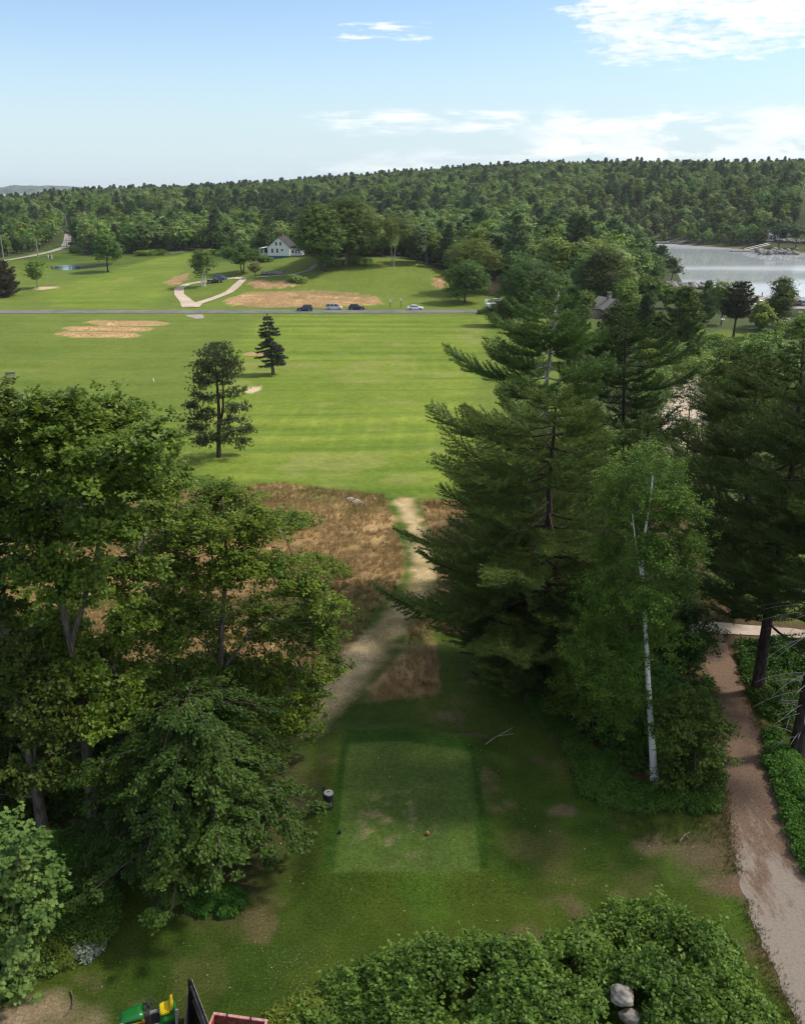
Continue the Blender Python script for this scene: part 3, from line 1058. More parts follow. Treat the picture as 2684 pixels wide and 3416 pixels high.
def grow(trunks, A, rng, step=0.7, tip=0.012, power=0.48, rise=0.8):
    """join every clump position in A to the nearest wood already grown"""
    nodes, par, rad_t = [], [], []
    for pts, rad in trunks:
        st = len(nodes)
        for i, (p, r) in enumerate(zip(pts, rad)):
            nodes.append(np.asarray(p, float))
            par.append(st + i - 1 if i else -1)
            rad_t.append(r)
    ntr = len(nodes)
    N = np.array(nodes)
    d0 = np.min(np.linalg.norm(A[:, None] - N[None], axis=2), 1)
    order = np.argsort(d0)
    buf = np.zeros((ntr + len(A) * 40, 3))
    buf[:ntr] = N
    cnt = ntr
    parent = list(par)
    chains, tips = [], []
    zmin = trunks[0][0][0][2] + 0.15 * (trunks[0][0][-1][2] - trunks[0][0][0][2])
    for a in order:
        t = A[a]
        B = buf[:cnt]
        dv = t - B
        d = np.linalg.norm(dv, axis=1)
        hd = np.hypot(dv[:, 0], dv[:, 1])
        cost = d + rise * np.maximum(0, B[:, 2] - t[2] + 0.35 * hd) + 50 * (B[:, 2] < min(zmin, t[2] - 0.2))
        j = int(np.argmin(cost))
        m = min(38, max(1, int(round(d[j] / step))))
        s = np.linspace(0, 1, m + 1)[1:]
        mid = np.array([0, 0, 0.14 * d[j]])
        P = B[j] + dv[j] * s[:, None] + (4 * s * (1 - s))[:, None] * mid * rng.uniform(-0.4, 1.0) + rng.normal(size=(m, 3)) * 0.05 * step * (s < 0.99)[:, None]
        ch = [j]
        for p in P:
            buf[cnt] = p
            parent.append(ch[-1])
            ch.append(cnt)
            cnt += 1
        chains.append(ch)
        tips.append(cnt - 1)
    w = np.zeros(cnt)
    for t in tips:
        w[t] += 1
    for i in range(cnt - 1, ntr - 1, -1):
        w[parent[i]] += w[i]
    rad = tip * np.maximum(w, 1) ** power
    out = []
    for pts, r in trunks:
        out.append((np.array(pts), np.array(r)))
    for ch in chains:
        pts = buf[ch]
        r = rad[ch].copy()
        r[0] = min(r[0], r[1] * 1.25)
        out.append((pts, r))
    return out


def lobe_points(lobes, n, rng, flat=0.8, shell=0.45):
    """n clump positions spread through a union of balls (x, y, z, r)"""
    L = np.array(lobes, float)
    w = L[:, 3] ** 2
    pick = rng.choice(len(L), n, p=w / w.sum())
    d = nrm(rng.normal(size=(n, 3)) + np.array([0, 0, 0.15]))
    r = L[pick, 3] * rng.uniform(shell ** 3, 1, n) ** (1 / 3)
    P = L[pick, :3] + d * r[:, None] * np.array([1, 1, flat])
    lobe_points.dirs = d
    return P


def clump_leaves(A, rng, per, size, sig=(0.45, 0.28), leaf=(0.18, 0.11), upb=0.8, centre=None, sub=6, lobed=False, droop=0.0, tint_c=None, rnd=0.55, dirs=None):
    n = len(A)
    nsub = sub
    S = np.repeat(A, nsub, 0) + rng.normal(size=(n * nsub, 3)) * np.array([sig[0], sig[0], sig[1]]) * size
    k = max(1, per // nsub)
    P = np.repeat(S, k, 0) + rng.normal(size=(n * nsub * k, 3)) * np.array([0.17, 0.17, 0.10]) * size
    if droop:
        P[:, 2] -= droop * np.abs(rng.normal(size=len(P)))
    Nn = rng.normal(size=P.shape) * rnd + np.array([0, 0, upb])
    if dirs is not None:
        Nn = Nn + 0.75 * np.repeat(dirs, nsub * k, 0)
    if centre is not None:
        Nn = Nn + 0.55 * nrm(P - np.asarray(centre))
    tc = np.repeat(rng.uniform(0.0, 1.0, n) if tint_c is None else tint_c, nsub * k)
    tint = np.clip(0.62 * tc + 0.38 * rng.uniform(0, 1, len(P)), 0, 1)
    if lobed:
        V, F = leaf_lobed(P, Nn, leaf[0], rng)
        return V, F, np.repeat(tint, len(_LOBE))
    V, F = leaf_quads(P, Nn, leaf[0], leaf[1], rng)
    return V, F, np.repeat(tint, 4)


def tree_obj(name, label, cat, base, wood, leaves, wmat, lmat, group=None, sides=7, crown='crown'):
    """wood/leaves in world coordinates; the thing stands at base"""
    base = np.asarray(base, float)
    root = thing(name, label, cat, base, group=group)
    wv, wf = tubes(wood, sides)
    add_obj('trunk', mesh_np('trunk', [(wv - base, wf, 0, None)], smooth=True), wmat, root)
    V, F, t = leaves
    add_obj(crown, mesh_np(crown, [(V - base, F, 0, t)]), lmat, root)
    return root


def bend(p0, p1, r0, r1, n, rng, wob=0.15):
    p0, p1 = np.asarray(p0, float), np.asarray(p1, float)
    s = np.linspace(0, 1, n)
    P = p0 + (p1 - p0) * s[:, None]
    ph = rng.uniform(0, 6, 2)
    P[:, 0] += wob * (np.sin(s * 5 + ph[0]) - np.sin(ph[0])) * s
    P[:, 1] += wob * (np.sin(s * 4 + ph[1]) - np.sin(ph[1])) * s
    rr = r0 + (r1 - r0) * s
    rr = rr * (1 + 0.55 * np.exp(-s * 18))            # root flare
    return P, rr


def pic_lobes(px, y, rng, depth=0.5, spread=1.0):
    """crown lobes of a tree standing at distance y"""
    out = []
    for a, b, r in px:
        yy = y + rng.uniform(-1, 1) * depth
        p = at_y(a, b, yy)
        out.append((p[0], p[1], p[2], r / scale_at(p) * spread))
    return out


def pic_path(px, y):
    return np.array([at_y(a, b, y + (c[0] if c else 0)) for a, b, *c in px])


def dense_path(P, step=0.5):
    P = np.asarray(P, float)
    s = np.concatenate([[0], np.cumsum(np.linalg.norm(np.diff(P, axis=0), axis=1))])
    q = np.linspace(0, s[-1], max(3, int(s[-1] / step)))
    Q = np.stack([np.interp(q, s, P[:, i]) for i in range(3)], -1)
    ker = np.ones(3) / 3
    ext = np.concatenate([Q[:1], Q, Q[-1:]])
    return np.stack([np.convolve(ext[:, i], ker, 'valid') for i in range(3)], -1)


# conifer with whorled branches ------------------------------------------------
def conifer(rng, h, prof, trunk=None, r0=0.3, whorl=0.75, per=5, z0=0.1, rise=0.3, sag=0.15, upt=0.25, sec=12, tuft_step=0.16, L=0.26, W=0.04, k=7,
            up=0.35, spread=0.9, dead=0.0, dirbias=None, secang=0.9, seclen=0.42, bare=0.3, hang=0.0, gap=0.0, lenv=(0.72, 1.15)):
    """prof(t) gives branch length at relative height t.  Returns wood chains and needle geometry at the origin"""
    if trunk is None:
        tp, tr = bend((0, 0, 0), (0, 0, h), r0, 0.02, int(h / 0.5) + 3, rng, 0.12)
    else:
        tp, tr = trunk
    wood = [(tp, tr)]
    Ps, Ds, Ts = [], [], []
    zz = tp[:, 2]
    z = tp[0, 2] + h * z0
    while z < zz.max() - 0.15:
        t = (z - zz[0]) / h
        pos = np.array([np.interp(z, zz, tp[:, i]) for i in range(3)])
        rt = np.interp(z, zz, tr)
        a0 = rng.uniform(0, 6.28)
        npw = per if t < 0.9 else 4
        for b in range(npw):
            if rng.rand() < gap:
                continue
            a = a0 + 6.283 * b / npw + rng.normal() * 0.3
            ln = prof(t) * rng.uniform(*lenv)
            if dirbias is not None:
                ln *= 1 + dirbias[1] * math.cos(a - dirbias[0])
            if ln < 0.12:
                continue
            hd = np.array([math.cos(a), math.sin(a), 0])
            sd = np.array([-math.sin(a), math.cos(a), 0])
            m = max(4, int(ln / 0.35))
            s = np.linspace(0, 1, m)
            rs = rise + 0.5 * max(0, t - 0.6) + rng.normal() * 0.07
            wob = rng.normal() * 0.10
            B = pos + hd * (ln * s)[:, None] + sd * (wob * ln * s ** 2)[:, None]
            B[:, 2] += ln * (rs * s - sag * (4 * s * (1 - s)) * 0.5 - hang * s ** 2 + upt * s ** 3)
            br = max(0.008, min(rt * 0.45, 0.012 + 0.0135 * ln)) * (1 - 0.85 * s) + 0.004
            if rng.rand() < dead:
                wood.append((B[:max(3, int(m * 0.7))], br[:max(3, int(m * 0.7))]))
                continue
            wood.append((B, br))
            # secondary shoots in a flat spray
            ns = max(3, int(sec * ln / 3.0))
            for q in range(ns):
                u = bare + (1 - bare) * (q + rng.uniform(0, 1)) / ns
                p = np.array([np.interp(u, s, B[:, i]) for i in range(3)])
                side = 1 if q % 2 else -1
                l2 = max(0.15, seclen * ln * (1.05 - u) ** 0.75 * rng.uniform(0.6, 1.2))
                l2 = min(l2, 2.0)
                d2 = nrm(hd * math.cos(secang) + sd * side * math.sin(secang) + np.array([0, 0, 0.10 + rng.normal() * 0.12 - hang * 0.6]))
                nt = max(2, int(l2 / tuft_step))
                w = (np.arange(nt) + 0.8) / nt
                Q = p + d2 * (l2 * w)[:, None]
                Q[:, 2] += 0.22 * l2 * w ** 2 * (1 if hang == 0 else -0.8)
                Ps.append(Q)
                Ds.append(np.repeat(d2[None], nt, 0))
                Ts.append(np.full(nt, rng.rand()))
                if l2 > 0.5:
                    wood.append((np.stack([p, p + d2 * l2 * 0.6]), np.array([0.010, 0.004])))
            nt = max(2, int(ln * (1 - bare) / tuft_step))
            u = np.linspace(bare, 1, nt)
            Ps.append(np.stack([np.interp(u, s, B[:, i]) for i in range(3)], -1))
            Ds.append(np.repeat(hd[None], nt, 0))
            Ts.append(np.full(nt, rng.rand()))
        z += whorl * rng.uniform(0.75, 1.25) * (0.55 if t > 0.85 else 1)
    top = tp[zz > zz[0] + h * 0.93]
    Ps.append(top)
    Ds.append(np.repeat(np.array([[0, 0, 1.0]]), len(top), 0))
    Ts.append(np.full(len(top), 0.5))
    P, D, T = np.concatenate(Ps), np.concatenate(Ds), np.concatenate(Ts)
    V, F = tufts(P, D, L, W, k, rng, spread, up)
    tint = np.clip(0.6 * T + 0.4 * rng.rand(len(T)), 0, 1)
    return wood, (V, F, np.repeat(tint, 3 * k))


# broadleaf shapes for the middle distance -----------------------------------------
def round_tree(rng, h, w, n=130, per=40, leaf=(0.5, 0.34), clear=0.12, nlobe=12, r0=None, top=0.5, shape='round', ntr=1, sig=1.0, branch=True):
    """returns wood, leaves at the origin: height h, crown width w"""
    cz = h * (clear + (1 - clear) * 0.5)
    rz = h * (1 - clear) * 0.5
    rw = w * 0.5
    lobes = []
    for i in range(nlobe):
        d = nrm(rng.normal(size=3) + np.array([0, 0, 0.2]))
        f = rng.uniform(0.45, 0.72)
        zz = d[2] * f
        taper = 1.0
        if shape == 'oval':
            taper = 1 - 0.35 * max(0, zz)
        if shape == 'tall':
            taper = 1 - 0.55 * max(-0.3, zz)
        if shape == 'flat':
            taper = 1 + 0.15 * zz
        lobes.append((d[0] * f * rw * taper, d[1] * f * rw * taper, cz + zz * rz, rng.uniform(0.34, 0.52) * min(rw, rz)))
    lobes.append((0, 0, cz + rz * 0.45, 0.5 * min(rw, rz)))
    lobes.append((0, 0, cz - rz * 0.1, 0.6 * min(rw, rz)))
    A = lobe_points(lobes, n, rng, 0.85, 0.6)
    dirs = lobe_points.dirs
    A[:, 2] = np.maximum(A[:, 2], h * clear * 0.9)
    r0 = r0 or 0.018 * h + 0.05
    trunks = []
    for k in range(ntr):
        ox = 0 if ntr == 1 else (k - (ntr - 1) / 2) * 0.09 * w
        trunks.append(bend((ox * 0.4, 0, -0.3), (ox * 2.0, rng.normal() * 0.2, h * 0.72), r0, 0.05, 14, rng, 0.25))
    wood = grow(trunks, A[rng.permutation(n)[:max(20, n // 2)]], rng, 1.0, 0.02) if branch else trunks
    s = max(0.6, w * 0.11) * sig
    V, F, t = clump_leaves(A, rng, per, s, leaf=leaf, upb=0.5, sub=5, rnd=0.33, dirs=dirs)
    return wood, (V, F, t)


def spray_tree(rng, trunk, n, rmax, z0, z1, per=150, leaf=(0.16, 0.095), droop=0.35, width=0.55, prof=None):
    """low tree whose branches carry flat, overlapping, drooping plates of leaves"""
    tp, tr = trunk
    wood = [(tp, tr)]
    Ps, Ns, Ax, Ts = [], [], [], []
    zz = tp[:, 2]
    for i in range(n):
        t = (i + rng.rand()) / n
        z = z0 + (z1 - z0) * t
        pos = np.array([np.interp(z, zz, tp[:, k]) for k in range(3)])
        a = i * 2.399 + rng.normal() * 0.4
        ln = rmax * (prof(t) if prof else 1) * rng.uniform(0.55, 1.12)
        hd = np.array([math.cos(a), math.sin(a), 0])
        sd = np.array([-math.sin(a), math.cos(a), 0])
        s = np.linspace(0, 1, 9)
        up = rng.uniform(0.25, 0.6) * (0.35 + t)
        B = pos + hd * (ln * s)[:, None] + sd * (rng.normal() * 0.16 * ln * s ** 2)[:, None]
        B[:, 2] += ln * (up * s - (up + droop * rng.uniform(0.4, 1.1)) * s ** 2.2)
        wood.append((B, (0.012 + 0.012 * ln) * (1 - 0.85 * s) + 0.004))
        tone = rng.rand()
        for q in range(int(5 + ln * 2.2)):
            u = rng.uniform(0.30 if t < 0.65 else 0.08, 1.0)
            p = np.array([np.interp(u, s, B[:, k]) for k in range(3)])
            side = rng.choice([-1, 1])
            l2 = width * ln * 0.5 * (1.25 - u) * rng.uniform(0.5, 1.3)
            d2 = nrm(hd * 0.75 + sd * side * 0.75 + np.array([0, 0, -0.12 + 0.1 * rng.normal()]))
            wood.append((np.stack([p, p + d2 * l2]), np.array([0.008, 0.003])))
            m = max(6, int(per * l2 / 4.0))
            w = rng.uniform(0.05, 1.1, m)
            Q = p + d2 * (l2 * w)[:, None] + rng.normal(size=(m, 3)) * np.array([0.11, 0.11, 0.035])
            Q[:, 2] -= 0.18 * l2 * w ** 2
            Ps.append(Q)
            Ns.append(np.array([0, 0, 1.0]) + 0.35 * hd + 0.38 * rng.normal(size=(m, 3)))
            Ax.append(np.repeat((d2 + [0, 0, -0.35])[None], m, 0))
            Ts.append(np.clip(0.6 * tone + 0.4 * rng.rand(m), 0, 1))
    V, F = leaf_quads(np.concatenate(Ps), np.concatenate(Ns), leaf[0], leaf[1], rng, np.concatenate(Ax))
    return wood, (V, F, np.repeat(np.concatenate(Ts), 4))
# ------------------------------------------------------------------ near trees on the left
def near_broadleaf(name, label, cat, base_px, trunk_px, lobes_px, lmat, wmat, seed, n, per, leaf, r0, size, depth=2.2, sig=(0.5, 0.25), droop=0.0, upb=0.8,
                   shell=0.45, extra_trunks=(), depth_off=0.0, tip=0.012, lobed=False, flat=0.8, step=0.55, centre_up=0.0, twig=None):
    rng = np.random.RandomState(seed)
    g = G(*base_px)
    lobes = pic_lobes(lobes_px, g[1] + depth_off, rng, depth)
    A = lobe_points(lobes, n, rng, flat, shell)
    A = A[A[:, 2] > g[2] + 0.3]
    P = dense_path(np.vstack([g - [0, 0, 0.3], pic_path(trunk_px, g[1])]), 0.5)
    s = np.linspace(0, 1, len(P))
    rad = r0 * (1 - 0.92 * s) * (1 + 0.5 * np.exp(-s * 20)) + 0.012
    trunks = [(P, rad)]
    for tp, r in extra_trunks:
        Q = dense_path(pic_path(tp, g[1]), 0.5)
        trunks.append((Q, np.linspace(r, 0.014, len(Q))))
    wood = grow(trunks, A, rng, step, tip)
    c = A.mean(0) + np.array([0, 0, -1.0 + centre_up])
    leaves = clump_leaves(A, rng, per, size, sig, leaf, upb, c, lobed=lobed, droop=droop)
    if not twig:
        return tree_obj(name, label, cat, g, wood, leaves, wmat, lmat)
    nt_ = len(trunks)                                 # darker twigs: second material slot of the same trunk mesh
    root = thing(name, label, cat, g)
    wv, wf = tubes(wood[:nt_], 8)
    bv, bf = tubes(wood[nt_:], 5)
    add_obj('trunk', mesh_np('trunk', [(wv - g, wf, 0, None), (bv - g, bf, 1, None)], smooth=True), [wmat, twig], root)
    V, F, t = leaves
    add_obj('crown', mesh_np('crown', [(V - g, F, 0, t)]), lmat, root)
    return root


near_broadleaf('maple_tree', 'tall grey-trunked maple with open crown, second trunk from the left edge', 'tree', (197, 1760),
               [(190, 1640), (172, 1500), (150, 1370), (125, 1250), (105, 1130), (95, 1000), (90, 880)],
               [(70, 872, 55), (150, 890, 65), (240, 885, 60), (310, 935, 50), (55, 970, 80), (180, 980, 80), (285, 1005, 65), (352, 1000, 42), (40, 1085, 65),
                (130, 1110, 65), (235, 1115, 65), (330, 1110, 50), (60, 1205, 55), (165, 1235, 55), (270, 1225, 55), (25, 1310, 55), (120, 1345, 55), (225, 1400, 55), (280, 1330, 45), (150, 1450, 50), (60, 1420, 50), (270, 1460, 45), (210, 1520, 45)],
               M['maple'], M['bark'], 21, 400, 190, (0.20, 0.13), 0.26, 0.85, 2.6,
               extra_trunks=[([(150, 1370), (195, 1220), (225, 1080), (235, 960)], 0.13)])
near_broadleaf('maple_tree', 'leaning maple at the left edge of the photo, its trunk rising from the undergrowth', 'tree', (96, 1785),
               [(75, 1660), (52, 1540), (28, 1420), (5, 1310), (-20, 1180), (-45, 1020)],
               [(-50, 890, 80), (15, 930, 50), (-60, 1030, 90), (-20, 1160, 80), (-60, 1280, 80), (15, 1400, 55), (70, 1470, 55), (-20, 1500, 70), (105, 1540, 50),
                (20, 1590, 60), (95, 1640, 45), (-20, 1680, 60), (150, 1500, 55), (45, 1740, 40)],
               M['maple'], M['bark'], 22, 250, 190, (0.20, 0.13), 0.25, 0.85, 2.2)
near_broadleaf('ash_tree', 'slender upright ash with thin straight stem between the maple and the oak', 'tree', (385, 1650),
               [(378, 1500), (371, 1380), (368, 1240), (372, 1120), (378, 1030)],
               [(372, 1060, 42), (395, 1120, 50), (352, 1170, 45), (400, 1210, 45), (335, 1280, 40), (415, 1300, 45), (365, 1350, 40), (330, 1420, 45), (415, 1430, 45), (300, 1480, 40), (370, 1500, 45)],
               M['maple'], M['bark'], 23, 150, 150, (0.19, 0.10), 0.13, 0.8, 1.4)
near_broadleaf('oak_tree', 'spreading oak with yellow-green new leaves leaning over the brown rough', 'tree', (482, 1625),
               [(470, 1520), (466, 1430), (470, 1330), (480, 1220), (478, 1110), (470, 1050)],
               [(455, 1055, 42), (500, 1075, 40), (420, 1120, 42), (470, 1140, 55), (545, 1110, 45), (610, 1105, 28), (655, 1110, 18), (440, 1225, 60), (525, 1205, 55), (600, 1215, 50), (650, 1245, 35),
                (680, 1295, 40), (450, 1330, 60), (555, 1310, 60), (640, 1340, 55), (706, 1345, 28), (480, 1420, 55), (570, 1430, 55), (650, 1440, 50), (700, 1410, 30), (545, 1510, 50), (625, 1515, 45),
                (655, 1545, 20), (500, 1500, 45)],
               M['oak'], M['bark'], 24, 360, 170, (0.17, 0.10), 0.22, 0.8, 2.4,
               extra_trunks=[([(466, 1430), (520, 1360), (590, 1290), (640, 1280)], 0.10), ([(470, 1480), (560, 1420), (640, 1400)], 0.09)])
rngb = np.random.RandomState(25)
gb_ = G(408, 1832)
tpb, trb = bend(gb_ - [0, 0, 0.3], gb_ + [0.3, 0.2, 8.0], 0.24, 0.03, 22, rngb, 0.2)
wood, lv = spray_tree(rngb, (tpb - gb_, trb), 88, 5.2, 1.3, 7.8, 340, (0.165, 0.10), 0.20, 0.72, lambda t: float(np.interp(t, [0, 0.2, 0.5, 0.8, 1], [0.78, 1.0, 1.0, 0.76, 0.45])))
tree_obj('beech_tree', 'broad low beech with dark layered branches reaching the lawn beside the tee', 'tree', gb_, [(a + gb_, b) for a, b in wood], (lv[0] + gb_, lv[1], lv[2]), M['darkbark'], M['beech'])
near_broadleaf('maple_sapling', 'pale green young maple with large lobed leaves at the lower left corner', 'tree', (15, 2110),
               [(20, 2000), (30, 1900), (40, 1800), (45, 1770)],
               [(55, 1800, 40), (20, 1860, 45), (80, 1880, 42), (0, 1930, 55), (60, 1950, 50), (95, 1935, 28), (20, 2010, 50), (-40, 1880, 60), (-40, 1990, 60), (30, 2075, 38), (-10, 1760, 28), (-35, 2080, 60)],
               M['sapling'], M['bark'], 26, 150, 110, (0.18, 0.14), 0.06, 0.6, 1.2, lobed=True, upb=0.8, step=0.4, tip=0.006)

# ------------------------------------------------------------------ near trees on the right
near_broadleaf('birch_tree', 'white-barked birch with tall thin trunk beside the needle-covered drive', 'tree', (1391, 1662),
               [(1381, 1540), (1374, 1430), (1370, 1330), (1364, 1240), (1362, 1190), (1370, 1120), (1380, 1060), (1386, 1000)],
               [(1375, 960, 38), (1340, 1000, 40), (1412, 1005, 42), (1320, 1075, 48), (1390, 1075, 50), (1450, 1075, 36), (1310, 1165, 52), (1395, 1165, 55), (1462, 1160, 36), (1285, 1255, 52),
                (1365, 1265, 52), (1440, 1250, 46), (1268, 1350, 52), (1345, 1365, 50), (1290, 1435, 48), (1245, 1400, 36), (1300, 1510, 46), (1420, 1345, 38), (1340, 1480, 38), (1255, 1480, 36)],
               M['birch'], M['birchbark'], 31, 340, 170, (0.105, 0.075), 0.175, 0.72, 1.5, depth_off=0.72, sig=(0.45, 0.42), droop=0.12, upb=0.6, tip=0.005, twig=M['bark'],
               extra_trunks=[([(1364, 1240), (1352, 1180), (1346, 1130), (1340, 1080)], 0.05)])
near_broadleaf('oak_sapling', 'small dark-leaved oak crowding the edge of the drive beside the birch', 'tree', (1473, 1705),
               [(1475, 1640), (1474, 1560), (1470, 1490)],
               [(1470, 1500, 42), (1436, 1555, 42), (1505, 1545, 36), (1478, 1610, 46), (1440, 1640, 34), (1512, 1640, 28), (1500, 1590, 34), (1420, 1500, 30)],
               M['beech'], M['darkbark'], 32, 130, 130, (0.15, 0.10), 0.06, 0.7, 1.2, upb=1.0, tip=0.007)
near_broadleaf('understory_tree', 'leafy green understory tree between the bent pine and the birch', 'tree', (1262, 1570),
               [(1255, 1480), (1250, 1400), (1245, 1340)],
               [(1230, 1370, 40), (1270, 1420, 40), (1215, 1430, 40), (1240, 1490, 40), (1195, 1490, 30), (1275, 1480, 34)],
               M['birch'], M['darkbark'], 33, 110, 130, (0.12, 0.08), 0.06, 0.7, 1.2, tip=0.007)


near_broadleaf('understory_tree', 'shadowed leafy tree behind the birch, above the bend of the drive', 'tree', (1440, 1450),
               [(1440, 1380), (1436, 1300), (1430, 1240)],
               [(1430, 1250, 40), (1400, 1300, 40), (1465, 1300, 40), (1420, 1370, 44), (1470, 1380, 40), (1390, 1420, 36), (1500, 1350, 30), (1445, 1440, 36)],
               M['fern'], M['darkbark'], 38, 190, 110, (0.15, 0.10), 0.08, 0.8, 1.6, tip=0.008)
near_broadleaf('understory_tree', 'dark leafy tree at the foot of the wide bent pine', 'tree', (1185, 1465),
               [(1185, 1400), (1186, 1330), (1186, 1270)],
               [(1180, 1280, 40), (1215, 1310, 40), (1150, 1330, 36), (1195, 1370, 44), (1235, 1370, 36), (1155, 1410, 36), (1215, 1430, 36), (1180, 1450, 30)],
               M['fern'], M['darkbark'], 39, 190, 110, (0.15, 0.10), 0.08, 0.8, 1.6, tip=0.008)
near_broadleaf('understory_tree', 'leafy tree filling the shade right behind the white birch trunk', 'tree', (1350, 1560),
               [(1350, 1500), (1345, 1440), (1345, 1390)],
               [(1330, 1400, 38), (1370, 1430, 38), (1320, 1460, 38), (1400, 1470, 34), (1355, 1510, 40), (1310, 1530, 34), (1395, 1530, 30)],
               M['fern'], M['darkbark'], 40, 150, 110, (0.14, 0.09), 0.06, 0.75, 1.2, tip=0.007)
near_broadleaf('understory_tree', 'dark bushy tree between the trunks of the tall maples', 'tree', (255, 1720),
               [(255, 1640), (250, 1570), (250, 1520)],
               [(250, 1500, 45), (215, 1550, 45), (290, 1550, 45), (250, 1610, 50), (200, 1630, 40), (160, 1560, 40), (140, 1640, 40), (310, 1600, 40), (230, 1680, 40)],
               M['fern'], M['darkbark'], 27, 190, 110, (0.16, 0.11), 0.08, 0.8, 1.8, tip=0.008)
near_broadleaf('understory_tree', 'shaded bushy tree at the left edge behind the leaning maple', 'tree', (10, 1700),
               [(10, 1620), (12, 1560), (10, 1500)],
               [(0, 1480, 50), (50, 1530, 46), (-30, 1560, 50), (20, 1610, 50), (70, 1600, 40), (-20, 1680, 45), (50, 1680, 40)],
               M['fern'], M['darkbark'], 28, 170, 110, (0.16, 0.11), 0.08, 0.8, 1.6, tip=0.008)
near_broadleaf('understory_tree', 'low dark tree behind the beech at the edge of the brown rough', 'tree', (420, 1600),
               [(420, 1540), (420, 1490), (425, 1450)],
               [(400, 1450, 40), (440, 1480, 40), (370, 1500, 40), (330, 1520, 36), (410, 1540, 44), (460, 1550, 36), (350, 1570, 36)],
               M['maple'], M['darkbark'], 29, 170, 110, (0.16, 0.11), 0.08, 0.8, 1.6, tip=0.008)


def near_pine(label, base_px, top_y, seed, prof, trunk_px=None, r0=0.3, dirbias=None, lmat='pine', wmat='darkbark', **kw):
    rng = np.random.RandomState(seed)
    g = G(*base_px)
    if trunk_px:
        P = dense_path(np.vstack([g - [0, 0, 0.3], pic_path(trunk_px, g[1])]), 0.5)
    else:
        top = at_y(base_px[0] + kw.pop('lean', 0), top_y, g[1])
        top[0] = g[0] + (top[0] - g[0]) * 0.15
        P, _ = bend(g - [0, 0, 0.3], top, 1, 1, 40, rng, 0.25)
    s = np.linspace(0, 1, len(P))
    rad = r0 * (1 - 0.9 * s) * (1 + 0.4 * np.exp(-s * 25)) + 0.02
    h = P[-1, 2] - P[0, 2]
    tr = (P - g, rad)
    wood, (V, F, t) = conifer(rng, h, prof, tr, dirbias=dirbias, **kw)
    return tree_obj('white_pine', label, 'tree', g, [(a + g, b) for a, b in wood], (V + g, F, t), M[wmat], M[lmat])


pr = lambda *p: (lambda t: float(np.interp(t, [a for a, _ in p], [b for _, b in p])))
WP = dict(lenv=(0.5, 1.25), whorl=0.72, per=5, sag=0.22, sec=25, tuft_step=0.15, L=0.24, W=0.040, k=10, bare=0.2, seclen=0.58, secang=0.8, spread=0.95, up=0.55)
near_pine('wide white pine with long plumed branches over the track, its trunk bent', (1142, 1440), 850, 41,
          pr((0, 4.0), (0.12, 6.6), (0.22, 5.6), (0.34, 8.4), (0.45, 6.8), (0.56, 8.2), (0.68, 5.6), (0.78, 6.8), (0.9, 3.4), (1, 0.8)),
          trunk_px=[(1138, 1340), (1132, 1220), (1150, 1150), (1166, 1100), (1165, 1030), (1172, 950), (1178, 880), (1182, 820)],
          r0=0.30, dirbias=(math.pi, 0.10), **{**WP, 'per': 6, 'lenv': (0.6, 1.15), 'z0': 0.08, 'rise': -0.02, 'upt': 0.12, 'dead': 0.06, 'gap': 0.3})
near_pine('tall white pine with a forked grey top behind the wide bent pine', (1128, 1270), 600, 42,
          pr((0, 2.5), (0.3, 5.6), (0.42, 4.4), (0.52, 7.4), (0.64, 4.6), (0.74, 6.2), (0.88, 3.4), (1, 0.7)),
          trunk_px=[(1142, 1150), (1152, 1000), (1158, 880), (1160, 800), (1172, 720), (1180, 650), (1186, 612)],
          r0=0.30, dirbias=(math.pi, 0.25), wmat='palebark', **{**WP, 'lenv': (0.6, 1.08), 'z0': 0.2, 'rise': 0.06, 'upt': 0.10, 'dead': 0.08, 'gap': 0.28, 'L': 0.28, 'W': 0.048, 'k': 9})
near_pine('white pine with dark stem standing behind the tall forked pine', (1308, 1120), 655, 43,
          pr((0, 2.5), (0.35, 4.2), (0.6, 5.6), (0.8, 4.0), (1, 0.7)), r0=0.26, **{**WP, 'z0': 0.25, 'rise': 0.1, 'upt': 0.15, 'dead': 0.1, 'gap': 0.2, 'L': 0.3, 'W': 0.055, 'k': 8, 'tuft_step': 0.19})
near_pine('small white pine in front of the pale rocky ledge', (1345, 1180), 880, 44,
          pr((0, 1.5), (0.35, 3.4), (0.7, 3.0), (1, 0.5)), r0=0.16, **{**WP, 'z0': 0.15, 'rise': 0.1, 'upt': 0.15, 'tuft_step': 0.19, 'L': 0.28, 'W': 0.05})
near_pine('big white pine with thick dark trunk and bare lower branches at the right edge', (1692, 1600), 700, 45,
          pr((0.1, 2.8), (0.3, 3.6), (0.5, 5.2), (0.6, 4.2), (0.7, 5.6), (0.88, 3.2), (1, 0.7)), r0=0.36, **{**WP, 'z0': 0.42, 'rise': 0.02, 'upt': 0.12, 'dead': 0.08, 'gap': 0.15})
near_pine('white pine with dark trunk rising beside the bend of the drive', (1607, 1470), 735, 46,
          pr((0.1, 2.0), (0.25, 4.2), (0.38, 3.6), (0.5, 5.8), (0.6, 4.4), (0.7, 5.2), (0.88, 3.0), (1, 0.7)), r0=0.33, **{**WP, 'z0': 0.24, 'rise': 0.0, 'upt': 0.12, 'dead': 0.08, 'gap': 0.18})
near_pine('white pine with leaning stem standing behind the bend of the drive', (1560, 1310), 760, 47,
          pr((0.1, 2.0), (0.3, 4.4), (0.55, 5.4), (0.75, 4.6), (1, 0.7)), r0=0.26, **{**WP, 'z0': 0.2, 'rise': 0.05, 'upt': 0.14, 'dead': 0.08, 'gap': 0.18, 'L': 0.27, 'W': 0.046, 'k': 9})
